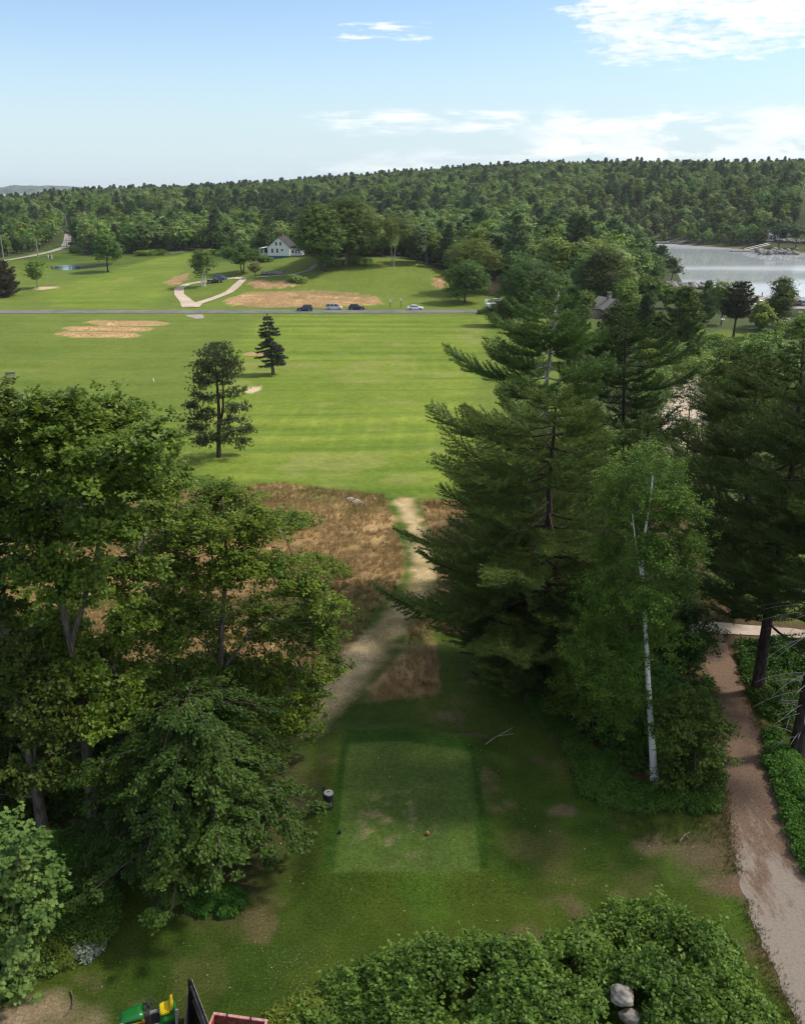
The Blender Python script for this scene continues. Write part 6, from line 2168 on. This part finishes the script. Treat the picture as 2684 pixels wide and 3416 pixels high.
rf = MB()
for sg in (1, -1):
    rf.prism([(0, 4.35), (sg * 4.5, 2.35), (sg * 4.5, 2.2), (0, 4.2)], -0.3, 6.3)
rf.build('roof', M['steel'], sh)

# floating dock and gangway
dk = on_plane(1572, 533, WATER_Z + 0.3)
dt_ = thing('floating_dock', 'pale floating dock with sloping gangway at the far rocky point', 'dock', dk, R(4))
MB().box((0, 0, 0), (12, 3.0, 0.6)).build('float', M['greywood'], dt_, bevel=0.05)
gw = MB()
for sg in (0.6, -0.6):
    gw.tube((2, sg, 0.5), (19, sg + 4, 3.6), 0.12)
    gw.tube((2, sg, 1.5), (19, sg + 4, 4.6), 0.09)
    for k in range(7):
        t = k / 6
        gw.tube((2 + 17 * t, sg + 4 * t, 0.5 + 3.1 * t), (2 + 17 * t, sg + 4 * t, 1.5 + 3.1 * t), 0.07)
gw.build('gangway', M['steel'], dt_)

# riprap along the far shore, outcrops: rock heaps nobody could count
def rock_heap(name, label, pts, seed, mat, size=(0.4, 1.2), cat=None):
    rng = np.random.RandomState(seed)
    ico = bmesh.new()
    bmesh.ops.create_icosphere(ico, subdivisions=2, radius=1.0)
    V0 = np.array([v.co[:] for v in ico.verts])
    F0 = np.array([[v.index for v in f.verts] for f in ico.faces])
    ico.free()
    Vs, Fs = [], []
    for k, p in enumerate(pts):
        s = rng.uniform(*size) * np.array([rng.uniform(0.8, 1.5), rng.uniform(0.8, 1.3), rng.uniform(0.5, 0.85)])
        dirs = nrm(rng.normal(size=(7, 3)))
        V = V0.copy()
        for d in dirs:                                # chop flat facets
            t = V @ d - rng.uniform(0.55, 0.85)
            V = V - np.maximum(t, 0)[:, None] * d
        a = rng.uniform(0, 6.28)
        ca_, sa_ = math.cos(a), math.sin(a)
        V = V * s
        V = np.stack([V[:, 0] * ca_ - V[:, 1] * sa_, V[:, 0] * sa_ + V[:, 1] * ca_, V[:, 2]], -1) + p
        Vs.append(V)
        Fs.append(F0 + k * len(V0))
    o = add_obj(name, mesh_np(name, [(np.concatenate(Vs), np.concatenate(Fs), 0, None)]), M[mat])
    return tag(o, label, cat, kind='stuff')


rr2 = np.random.RandomState(8)
pts = []
for (a, b_), (c, d_), nn in (((1392, 512), (1500, 514), 170), ((1500, 514), (1590, 520), 150), ((1640, 522), (1740, 528), 150)):
    for k in range(nn):
        t = rr2.rand()
        p = on_plane(a + (c - a) * t, b_ + (d_ - b_) * t, -8.6)
        p = p + np.array([0, rr2.uniform(-3.5, 3.5), 0])
        p[2] = max(float(H(p[0], p[1])), -9.8) + rr2.uniform(0.0, 0.7)
        pts.append(p)
rock_heap('riprap', 'rock wall of grey boulders along the far shore of the cove', pts, 1, 'rock', (0.6, 1.5), 'rocks')
pts = []
for k in range(60):
    p = on_plane(rr2.uniform(1605, 1690), rr2.uniform(531, 540), -9.6)
    pts.append(np.array([p[0], p[1], -9.8 + rr2.uniform(0, 1.1)]))
rock_heap('rock_outcrop', 'dark rocky point beside the floating dock', pts, 2, 'rock', (0.8, 2.2), 'rocks')
pts = []
for k in range(70):
    p = on_plane(rr2.uniform(1415, 1505), rr2.uniform(601, 617), -9.6)
    pts.append(np.array([p[0], p[1], max(float(H(p[0], p[1])), -9.9) + rr2.uniform(0, 0.8)]))
rock_heap('rock_outcrop', 'brown ledge of rocks at the near point below the small leaning tree', pts, 3, 'rock', (0.6, 1.7), 'rocks')
rock_heap('stone_pile', 'grey stone heap on the lawn right of the yellowish tree', [G(rr2.uniform(556, 602), rr2.uniform(577, 583)) + [0, 0, 0.2] for k in range(70)], 4, 'rock', (0.25, 0.7), 'rocks')
rock_heap('beach_stones', 'broken stones at the water edge below the parking pier', [G(rr2.uniform(1660, 1760), rr2.uniform(672, 705)) for k in range(120)], 5, 'pinkrock', (0.4, 1.1), 'rocks')
rock_heap('ledge_stones', 'broken pale stones lying on the ledge behind the thin birch', [G(rr2.uniform(1385, 1490), rr2.uniform(810, 955)) for k in range(160)], 6, 'pinkrock', (0.12, 0.45), 'rocks')


M['paleboulder'] = simple('pale_granite', (0.36, 0.32, 0.27), 0.9, var=0.3, scale=2.5, spec=0.15, bump=0.5)


def boulder(label, px, py, size, seed, mat='pinkrock', dz=0.0, squash=0.7, at=None):
    rng = np.random.RandomState(seed)
    bm = bmesh.new()
    bmesh.ops.create_icosphere(bm, subdivisions=4, radius=1.0)
    dirs = nrm(rng.normal(size=(9, 3)))
    for v in bm.verts:
        c = np.array(v.co[:])
        for d in dirs:
            t = c @ d - 0.72
            c = c - max(t, 0) * 0.85 * d
        c = c * (1 + 0.06 * math.sin(5 * c[0] + seed) * math.sin(6 * c[1]) + 0.04 * math.sin(13 * c[2] + 3 * c[0]))
        v.co = Vector(c * np.array(size) * [1, 1, squash])
    me = bpy.data.meshes.new('boulder')
    bm.to_mesh(me)
    bm.free()
    me.polygons.foreach_set('use_smooth', [True] * len(me.polygons))
    g = (G(px, py) + [0, 0, dz]) if at is None else at
    o = add_obj('boulder', me, M[mat], None, g, rng.uniform(0, 6))
    return tag(o, label, 'boulder')


boulder('pale round boulder showing among the brambles, the upper of two', 0, 0, (0.48, 0.42, 0.46), 3, 'paleboulder', at=BOULDERS[0])
boulder('flat pale boulder at the bottom edge among the brambles, the lower of two', 0, 0, (0.38, 0.30, 0.34), 5, 'paleboulder', at=BOULDERS[1])
boulder('low grey boulder in the brown rough under the oak', 600, 1130, (0.8, 0.5, 0.4), 6)
boulder('pale rock slab in the rough near the fairway edge', 755, 1065, (1.6, 0.6, 0.3), 7)

# ------------------------------------------------------------------ small things
def post_thing(name, label, cat, px, py, hgt, r, mat, head=None, hm='white', group=None):
    g = G(px, py)
    root = thing(name, label, cat, g, group=group)
    MB().tube((0, 0, -0.2), (0, 0, hgt), r, r * 0.9, 8).build('post', M[mat], root)
    if head:
        head(root, hgt)
    return root


def sign_head(root, h):
    MB().box((0, -0.08, h - 0.25), (0.62, 0.04, 0.75)).build('sign_panel', M['white'], root, bevel=0.01)


post_thing('sign_post', 'white sign on a dark post, the left one of the pair by the white sedan', 'sign', 828, 653, 2.3, 0.07, 'darksteel', sign_head)
post_thing('sign_post', 'white sign on a dark post, the right one of the pair by the white sedan', 'sign', 851, 653, 2.6, 0.07, 'darksteel', sign_head)
post_thing('marker_post', 'thin dark stake by the road between the moving blue car and the minivan', 'stake', 689, 650, 1.9, 0.05, 'greywood')
post_thing('marker_post', 'short white stake where the gravel drive meets the road', 'stake', 387, 652, 0.9, 0.09, 'white')
post_thing('marker_post', 'white distance marker on the fairway left of the red pine', 'stake', 326, 810, 0.5, 0.12, 'white')
for lab, px in (('green-topped utility stake left of the small white pair by the pond', 103), ('brown stake between the two paler stakes by the pond', 107), ('white stake at the right of the three by the pond', 110.5)):
    post_thing('marker_post', lab, 'stake', px, 549, 1.6, 0.16, 'white' if 'brown' not in lab else 'brick')
fl = post_thing('golf_flag', 'yellow flag on a thin white pole on the far green', 'flag', 883, 573, 2.2, 0.025, 'white')
MB().box((0.35, 0, 1.95), (0.65, 0.03, 0.42), rz=0.2).build('flag_cloth', simple('yellow_cloth', (0.75, 0.62, 0.03), 0.8, var=0.03), fl)


def pole(label, px, py, top_y, r, arms, mat='palebark'):
    g = G(px, py)
    h = at_y(px, top_y, g[1])[2] - g[2]
    root = thing('utility_pole', label, 'pole', g)
    MB().tube((0, 0, -0.5), (0, 0, h), r, r * 0.75, 8).build('post', M[mat], root)
    for k in range(arms):
        MB().box((0, -0.2, h - 0.6 - 1.1 * k), (3.4, 0.2, 0.22)).build('crossarm', M['greywood'], root)
        for s_ in (-1.5, -0.8, 0.8, 1.5):
            MB().tube((s_, -0.2, h - 0.5 - 1.1 * k), (s_, -0.2, h - 0.2 - 1.1 * k), 0.08, 0.05, 6).build('insulator', M['steel'], root)
    return root


pole('pale wooden utility pole at the left edge by the side road', 9, 557, 503, 0.25, 0)
pole('pale utility pole with a lamp bracket standing in the verge of the side road', 81, 546, 507, 0.27, 0)
pole('pale pole by the birch at the entrance of the side road into the wood', 144, 538, 504, 0.22, 0)
pole('utility pole with one crossarm above the trees where the side road enters the wood', 144.5, 500, 453, 0.22, 1)
pole('utility pole with two crossarms, farther down the side road', 156, 494, 459, 0.22, 2)

# rail fence at the back of the left lawn
fa, fb = G(362, 541), G(392, 538)
rf_ = thing('rail_fence', 'weathered two-rail fence at the back of the left lawn', 'fence', fa)
dv_ = fb - fa
for k in range(5):
    q = dv_ * (k / 4)
    zz = float(H(fa[0] + q[0], fa[1] + q[1])) - fa[2]
    MB().tube((q[0], q[1], zz - 0.2), (q[0], q[1], zz + 1.3), 0.12, 0.1, 6).build('post', M['greywood'], rf_)
rl = MB()
for zz in (0.55, 1.1):
    rl.tube((0, 0, zz), (dv_[0], dv_[1], dv_[2] + zz), 0.07)
rl.build('rails', M['greywood'], rf_)

# bench by the far-left mound
bg_ = G(22, 802)
be = thing('park_bench', 'grey wooden bench in the long grass at the left edge of the fairway', 'bench', bg_, R(10))
MB().box((0, 0, 0.45), (1.7, 0.5, 0.08)).build('seat', M['greywood'], be)
MB().box((0, 0.25, 0.75), (1.7, 0.06, 0.4)).build('backrest', M['greywood'], be)
for sx in (-0.7, 0.7):
    MB().box((sx, 0, 0.22), (0.1, 0.5, 0.46)).build('leg', M['greywood'], be)

# rubbish barrel with its post, tee markers
bg2 = G(698, 1715)
ba = thing('litter_barrel', 'dark ribbed litter barrel with pale round lid beside the tee', 'barrel', bg2)
bm_ = MB()
rings_ = []
for k in range(17):
    z = 0.78 * k / 16
    rr_b = 0.205 + (0.008 if k % 2 else 0.0)
    rings_.append([(rr_b * math.cos(a), rr_b * math.sin(a), z) for a in np.linspace(0, 2 * math.pi, 28, endpoint=False)])
bm_.loft(rings_)
bm_.build('drum', M['darksteel'], ba)
ld = MB().tube((0, 0, 0.782), (0, 0, 0.83), 0.225, 0.21, 28).build('lid', M['steel'], ba, bevel=0.006)
MB().path([(-0.05, 0, 0.83), (-0.05, 0, 0.88), (0.05, 0.02, 0.88), (0.05, 0.02, 0.83)], 0.014).build('handle', M['darksteel'], ld)
pg = G(688, 1711)
pt_ = thing('barrel_post', 'thin dark upright post just left of the litter barrel', 'post', pg)
MB().box((0, 0, 0.45), (0.075, 0.075, 1.2)).build('post', M['darksteel'], pt_, bevel=0.008)
MB().box((0, 0, 1.06), (0.09, 0.09, 0.025)).build('cap', M['darksteel'], pt_)


def tee_marker(label, px, py, mat):
    g = G(px, py)
    root = thing('tee_marker', label, 'tee marker', g)
    MB().tube((0, 0, -0.1), (0, 0, 0.06), 0.012, 0.012, 8).build('spike', M['darksteel'], root)
    bm = bmesh.new()
    bmesh.ops.create_uvsphere(bm, u_segments=16, v_segments=10, radius=0.085)
    for v in bm.verts:
        v.co.z = v.co.z * 0.85 + 0.10
    me = bpy.data.meshes.new('ball')
    bm.to_mesh(me)
    bm.free()
    add_obj('ball', me, mat, root)
    MB().tube((0, 0, 0.165), (0, 0, 0.22), 0.018, 0.012, 8).build('knob', M['white'] if 'red' in label else M['darksteel'], root)


tee_marker('small red tee marker standing on the mown tee', 907, 1773, simple('faded_red_paint', (0.42, 0.09, 0.06), 0.5))
tee_marker('small black tee marker at the left edge of the tee', 722, 1770, M['darksteel'])


def stick(name, label, pts_px, r, mat, forks=()):
    g = G(*pts_px[0])
    root_pts = [G(*p) + [0, 0, 0.04 + 0.03 * (i % 2)] for i, p in enumerate(pts_px)]
    ch = [(np.array(root_pts) - g, np.linspace(r, r * 0.4, len(root_pts)))]
    for f in forks:
        q = [G(*p) + [0, 0, 0.08] for p in f]
        ch.append((np.array(q) - g, np.linspace(r * 0.6, r * 0.2, len(q))))
    v, fc_ = tubes(ch, 6)
    o = add_obj(name, mesh_np(name, [(v, fc_, 0, None)], smooth=True), M[mat], None, g)
    return tag(o, label, 'branch')


stick('fallen_branch', 'pale forked fallen branch on the grass just beyond the tee', [(1030, 1582), (1050, 1568), (1068, 1558), (1088, 1547)], 0.035, 'deadwood', [[(1055, 1566), (1080, 1562), (1092, 1560)]])
stick('fallen_branch', 'bleached broken branch in the long grass below the birch', [(1442, 1788), (1452, 1776), (1464, 1768)], 0.03, 'deadwood', [[(1454, 1775), (1460, 1782), (1462, 1786)]])
stick('fallen_branch', 'long thin root lying on the bare dirt at the lower left', [(150, 2105), (156, 2125), (152, 2145), (138, 2162), (122, 2180)], 0.028, 'bark')
stick('fallen_branch', 'grey twig lying on the lawn below the low beech', [(340, 1935), (325, 1945), (305, 1958)], 0.02, 'deadwood')

# scattered dry leaves and daisies on the mown grass
rl_ = np.random.RandomState(12)
P = []
for k in range(420):
    px, py = rl_.uniform(180, 1540), rl_.uniform(1560, 2160)
    g = G(px, py)
    if rl_.rand() < 0.55 or 1560 < py < 1640:
        P.append(g + [0, 0, 0.035])
P = np.array(P)
V, Fq = leaf_quads(P, rl_.normal(size=P.shape) * 0.25 + [0, 0, 1], 0.075, 0.05, rl_)
tag(add_obj('fallen_leaves', mesh_np('fallen_leaves', [(V, Fq, 0, np.repeat(rl_.rand(len(P)), 4))]), leaf_mat('dry_leaf', (0.20, 0.12, 0.06), (0.46, 0.38, 0.26), trans=0.1, var=0.0)),
    'pale dry leaves scattered over the mown grass', 'leaves', kind='stuff')
P = []
for k in range(500):
    g = G(rl_.normal(640, 70), rl_.uniform(2010, 2150))
    P.append(g + [0, 0, 0.05])
P = np.array(P)
V, Fq = leaf_quads(P, rl_.normal(size=P.shape) * 0.3 + [0, 0, 1], 0.026, 0.026, rl_)
tag(add_obj('clover_flowers', mesh_np('clover_flowers', [(V, Fq, 0, np.repeat(rl_.rand(len(P)), 4))]), leaf_mat('clover_white', (0.25, 0.28, 0.2), (0.5, 0.5, 0.45), trans=0.1, var=0.0)),
    'white clover flowers dotted in the lawn above the fence', 'flowers', kind='stuff')

# gull
gl = at_y(1533, 678, 175)
gu = thing('gull', 'white gull gliding over the bushes by the far lawn', 'bird', gl, R(20))
gb = MB()
rs = []
for t, r_ in ((-0.26, 0.012), (-0.2, 0.035), (-0.1, 0.065), (0.03, 0.075), (0.13, 0.055), (0.19, 0.042), (0.24, 0.04), (0.28, 0.022), (0.33, 0.006)):
    rs.append([(t, r_ * math.cos(a), r_ * 0.9 * math.sin(a)) for a in np.linspace(0, 2 * math.pi, 12, endpoint=False)])
gb.loft(rs)
for sg in (1, -1):
    sec = []
    for y_, z_, x0, x1 in ((0.04, 0.03, -0.07, 0.13), (0.28, 0.17, -0.05, 0.15), (0.48, 0.17, -0.10, 0.10), (0.70, 0.06, -0.18, -0.04)):
        sec.append([(x1, sg * y_, z_), ((x0 + x1) / 2, sg * y_, z_ + 0.018), (x0, sg * y_, z_), ((x0 + x1) / 2, sg * y_, z_ - 0.006)])
    gb.loft(sec)
gb.build('body', M['white'], gu, smooth=True)
MB().prism([(-0.24, 0.006), (-0.42, 0.004), (-0.42, -0.004), (-0.24, -0.006)], -0.07, 0.07).build('tail', M['white'], gu)
MB().tube((0.32, 0, 0), (0.38, 0, -0.01), 0.012, 0.004, 6).build('beak', simple('yellow_beak', (0.6, 0.4, 0.05), 0.5), gu)

# ------------------------------------------------------------------ yard at the foot of the viewpoint
M['jdgreen'] = simple('green_tractor_paint', (0.012, 0.135, 0.022), 0.3, var=0.05)
M['jdyellow'] = simple('yellow_plastic', (0.70, 0.50, 0.01), 0.45, var=0.06)
M['blackplastic'] = simple('black_plastic', (0.018, 0.018, 0.018), 0.55)
M['redpaint'] = simple('weathered_red_paint', (0.42, 0.05, 0.04), 0.55, var=0.2, scale=6)
M['pinkedge'] = simple('faded_red_rim', (0.55, 0.28, 0.26), 0.6, var=0.2, scale=9)
M['darkwood'] = simple('dark_stained_boards', (0.028, 0.021, 0.017), 0.85, var=0.3, scale=5, bump=0.4)
M['paledge'] = simple('lit_board_tops', (0.25, 0.20, 0.155), 0.9, var=0.2, scale=9)  # paler wood colour paints in the light along the fence's top edge
M['orange'] = simple('orange_reflector', (0.6, 0.11, 0.03), 0.35, var=0.02)

tgp = on_plane(318, 2184, 0.0)
tt = thing('lawn_tractor', 'green riding lawn tractor with yellow seat at the bottom edge', 'lawn tractor', tgp, R(199))


def hood_ring(x, w, z0, z1):
    return [(x, -w, z0), (x, -w, z1 - 0.10), (x, -w * 0.82, z1 - 0.02), (x, -w * 0.4, z1), (x, w * 0.4, z1), (x, w * 0.82, z1 - 0.02), (x, w, z1 - 0.10), (x, w, z0)]


hd_ = MB().loft([hood_ring(0.12, 0.29, 0.50, 0.97), hood_ring(0.35, 0.285, 0.48, 0.955), hood_ring(0.62, 0.27, 0.46, 0.92), hood_ring(0.82, 0.25, 0.46, 0.87), hood_ring(0.92, 0.21, 0.50, 0.78)]).build('hood', M['jdgreen'], tt, smooth=True)
for sg in (1, -1):
    v_ = MB()
    for k in range(6):
        v_.box((0.26 + k * 0.085, sg * 0.288 - sg * 0.003 * k, 0.79), (0.055, 0.02, 0.085), ry=0.3)
    v_.build('vent', M['blackplastic'], hd_)
    MB().prism([(0.22, 0.685), (0.80, 0.69), (0.80, 0.735), (0.22, 0.72)], sg * 0.288 - 0.006, sg * 0.288 + 0.006).build('stripe', M['jdyellow'], hd_)
    MB().loft([[(0.80, sg * 0.12, 0.70), (0.80, sg * 0.265, 0.70), (0.80, sg * 0.265, 0.80), (0.80, sg * 0.12, 0.82)], [(0.935, sg * 0.09, 0.66), (0.90, sg * 0.215, 0.68), (0.90, sg * 0.21, 0.76), (0.93, sg * 0.09, 0.77)]]).build('headlight', M['lamp'], hd_, bevel=0.008)
    MB().box((0.16, sg * 0.30, 0.72), (0.09, 0.03, 0.14)).build('reflector', M['orange'], tt, bevel=0.01)
MB().box((0.90, 0, 0.45), (0.10, 0.52, 0.16)).build('bumper', M['blackplastic'], tt, bevel=0.02)
MB().loft([hood_ring(-0.06, 0.25, 0.45, 0.93), hood_ring(0.115, 0.292, 0.45, 0.995)]).build('dash', M['blackplastic'], tt, bevel=0.01)
MB().tube((-0.02, 0, 0.90), (-0.14, 0, 1.06), 0.03, 0.025, 10).build('steering_column', M['blackplastic'], tt)
sw = MB()
cw, nw = Vector((-0.16, 0, 1.08)), Vector((-0.6, 0, 0.8)).normalized()
aw, bw = nw.orthogonal().normalized(), nw.cross(nw.orthogonal().normalized())
pp = [cw + (aw * math.cos(t) + bw * math.sin(t)) * 0.185 for t in np.linspace(0, 2 * math.pi, 25)]
sw.path(pp, 0.017, 7)
for t in (0.3, 2.4, 4.5):
    sw.tube(cw, cw + (aw * math.cos(t) + bw * math.sin(t)) * 0.18, 0.016, 0.013, 7)
sw.tube(cw - nw * 0.02, cw + nw * 0.025, 0.05, 0.045, 12)
sw.build('steering_wheel', M['blackplastic'], tt)
MB().box((-0.19, 0, 0.34), (0.42, 0.80, 0.05)).build('footplate', M['blackplastic'], tt)
MB().box((-0.20, 0.29, 0.372), (0.34, 0.16, 0.012)).box((-0.20, -0.29, 0.372), (0.34, 0.16, 0.012)).build('foot_mat', M['steel'], tt)
MB().loft([[(-0.36, -0.40, 0.36), (-0.36, 0.40, 0.36), (-0.36, 0.40, 0.48), (-0.36, -0.40, 0.48)], [(-0.50, -0.44, 0.36), (-0.50, 0.44, 0.36), (-0.50, 0.42, 0.60), (-0.50, -0.42, 0.60)],
           [(-0.78, -0.44, 0.36), (-0.78, 0.44, 0.36), (-0.78, 0.42, 0.60), (-0.78, -0.42, 0.60)], [(-0.92, -0.40, 0.36), (-0.92, 0.40, 0.36), (-0.92, 0.38, 0.50), (-0.92, -0.38, 0.50)]]).build('fender', M['jdgreen'], tt, bevel=0.02)
st = MB().loft([[(-0.38, -0.20, 0.66), (-0.38, 0.20, 0.66), (-0.38, 0.20, 0.75), (-0.38, -0.20, 0.75)], [(-0.45, -0.24, 0.64), (-0.45, 0.24, 0.64), (-0.45, 0.24, 0.78), (-0.45, -0.24, 0.78)],
                [(-0.72, -0.22, 0.64), (-0.72, 0.22, 0.64), (-0.72, 0.22, 0.80), (-0.72, -0.22, 0.80)]]).build('seat', M['jdyellow'], tt, bevel=0.03)
MB().loft([[(-0.70, -0.22, 0.74), (-0.70, 0.22, 0.74), (-0.79, 0.22, 0.74), (-0.79, -0.22, 0.74)], [(-0.75, -0.22, 1.0), (-0.75, 0.22, 1.0), (-0.84, 0.22, 1.0), (-0.84, -0.22, 1.0)],
           [(-0.79, -0.16, 1.11), (-0.79, 0.16, 1.11), (-0.85, 0.16, 1.11), (-0.85, -0.16, 1.11)]]).build('backrest', M['jdyellow'], st, bevel=0.03)
for sx, r_, w_ in ((-0.62, 0.27, 0.22), (0.58, 0.19, 0.15)):
    for sg in (1, -1):
        wo_ = MB().tube((sx, sg * 0.30, r_), (sx, sg * (0.30 + w_), r_), r_, r_, 22).build('wheel', M['rubber'], tt, bevel=0.02)
        MB().tube((sx, sg * (0.30 + w_ - 0.01), r_), (sx, sg * (0.30 + w_ + 0.015), r_), r_ * 0.5, r_ * 0.45, 14).build('rim', M['jdyellow'], wo_)
MB().box((0.02, 0, 0.20), (0.75, 0.95, 0.14)).build('mower_deck', M['jdgreen'], tt, bevel=0.04)

# red implement with the grey upright bar in front of the seat
ip_t, ip_b = on_plane(372, 2140, 1.35), on_plane(386, 2190, 0.75)
ib = np.array([ip_t[0] + 0.03, ip_t[1] - 0.10, 0.0])
im = thing('red_implement', 'red and grey yard implement with an upright grey bar in front of the tractor seat', 'implement', ib)
MB().box((0.0, 0.0, 0.70), (0.10, 0.06, 1.30), rx=-0.06, ry=0.04).build('upright_bar', M['steel'], im, bevel=0.006)
MB().box((-0.35, -0.05, 0.52), (1.0, 0.12, 0.12), rz=0.06).box((-0.35, -0.45, 0.40), (0.9, 0.5, 0.14)).build('frame', M['redpaint'], im, bevel=0.015)
MB().box((0.30, -0.05, 0.50), (0.45, 0.16, 0.10)).build('tool_tray', M['steel'], im, bevel=0.01)
for sg in (0.4, -0.8):
    MB().tube((sg, -0.62, 0.2), (sg + 0.1, -0.62, 0.2), 0.2, 0.2, 16).build('wheel', M['rubber'], im)

# dark board fence seen almost end-on: two panels meeting at a corner
def fence_panel(name, label, p0, p1, h, teeth, seed):
    rng = np.random.RandomState(seed)
    d = np.array([p1[0] - p0[0], p1[1] - p0[1], 0])
    L_ = np.linalg.norm(d)
    root = thing(name, label, 'fence', (p0[0], p0[1], 0), math.atan2(d[1], d[0]))
    n_ = int(L_ / 0.11)
    b = MB()
    tp = MB()
    for k in range(n_):
        hh = h + rng.uniform(-0.02, 0.02)
        b.box((0.055 + k * 0.11, 0, hh / 2), (0.104, 0.022, hh))
        if teeth:
            tp.prism([(0.006 + k * 0.11, hh + 0.001), (0.104 + k * 0.11, hh + 0.001), (0.075 + k * 0.11, hh + 0.06), (0.035 + k * 0.11, hh + 0.06)], -0.012, 0.012)
    b.build('boards', M['darkwood'], root)
    if teeth:
        tp.build('board_tops', M['paledge'], root)
    for z in (0.35, h * 0.52, h - 0.28):
        MB().box((L_ / 2, -0.045, z), (L_, 0.06, 0.09)).build('rail', M['greywood'] if z > 0.4 else M['darkwood'], root)
    MB().box((0.0, 0.05 if not teeth else -0.08, h / 2), (0.1, 0.1, h + 0.05)).build('post', M['darkwood'], root, bevel=0.008)
    return root


c0, c1 = on_plane(406, 2078, 1.75), on_plane(462, 2225, 1.75)
fence_panel('board_fence', 'dark board fence with jagged pale board tops running under the camera', c0, c1, 1.75, True, 1)
c0, c1 = on_plane(401, 2098, 1.45), on_plane(389, 2215, 1.45)
fence_panel('board_fence', 'plain dark board fence left of the jagged-topped fence, meeting it in a corner', c0, c1, 1.45, False, 2)

# red cart at the bottom edge
q0, q1 = on_plane(453, 2153, 0.95), on_plane(567, 2169, 0.95)
dq = q1 - q0
Lq = float(np.linalg.norm(dq[:2]))
rc = thing('red_cart', 'red metal cart box with pale worn rim at the bottom edge', 'cart', (q0[0], q0[1], 0), math.atan2(dq[1], dq[0]))
MB().box((Lq / 2, 0, 0.70), (Lq, 0.04, 0.48)).box((0.02, -0.82, 0.70), (0.04, 1.6, 0.48)).box((Lq - 0.02, -0.82, 0.70), (0.04, 1.6, 0.48)).build('side_panel', M['redpaint'], rc)
MB().box((Lq / 2, -0.81, 0.47), (Lq - 0.09, 1.56, 0.04)).box((Lq / 2, -0.032, 0.68), (Lq - 0.1, 0.02, 0.38)).build('bed', M['brick'], rc)
MB().box((Lq / 2, 0, 0.965), (Lq + 0.03, 0.10, 0.045)).box((0.02, -0.85, 0.965), (0.07, 1.6, 0.045)).box((Lq - 0.02, -0.85, 0.965), (0.07, 1.6, 0.045)).build('rim', M['pinkedge'], rc, bevel=0.008)
for t in (0.26, 0.70):
    MB().box((Lq * t, 0.01, 0.99), (0.04, 0.15, 0.07), rz=0.3).build('latch', M['darksteel'], rc)
for sx in (-0.12, Lq + 0.12):
    MB().tube((sx - 0.06, -0.9, 0.28), (sx + 0.06, -0.9, 0.28), 0.28, 0.28, 18).build('wheel', M['rubber'], rc)
MB().tube((-0.1, -0.9, 0.28), (Lq + 0.1, -0.9, 0.28), 0.03).box((Lq / 2, -0.9, 0.38), (0.5, 0.9, 0.14)).build('axle', M['darksteel'], rc)

# ------------------------------------------------------------------ the air
zlo = min(float(Z.min()), WATER_Z, -14.0) - 1.0
hz_top = 92.0
hb = MB().box((0, 6800, (zlo + hz_top) / 2), (18400, 14600, hz_top - zlo))
hm_, hnt, hbs = mat_new('thin_summer_haze')
hnt.nodes.remove(hbs)
pv = hnt.nodes.new('ShaderNodeVolumePrincipled')
pv.inputs['Color'].default_value = (0.86, 0.93, 1.0, 1)
pv.inputs['Density'].default_value = 0.00006
pv.inputs['Anisotropy'].default_value = 0.2
hnt.links.new(pv.outputs[0], hnt.nodes['Material Output'].inputs['Volume'])
tag(hb.build('haze', hm_), kind='stuff')
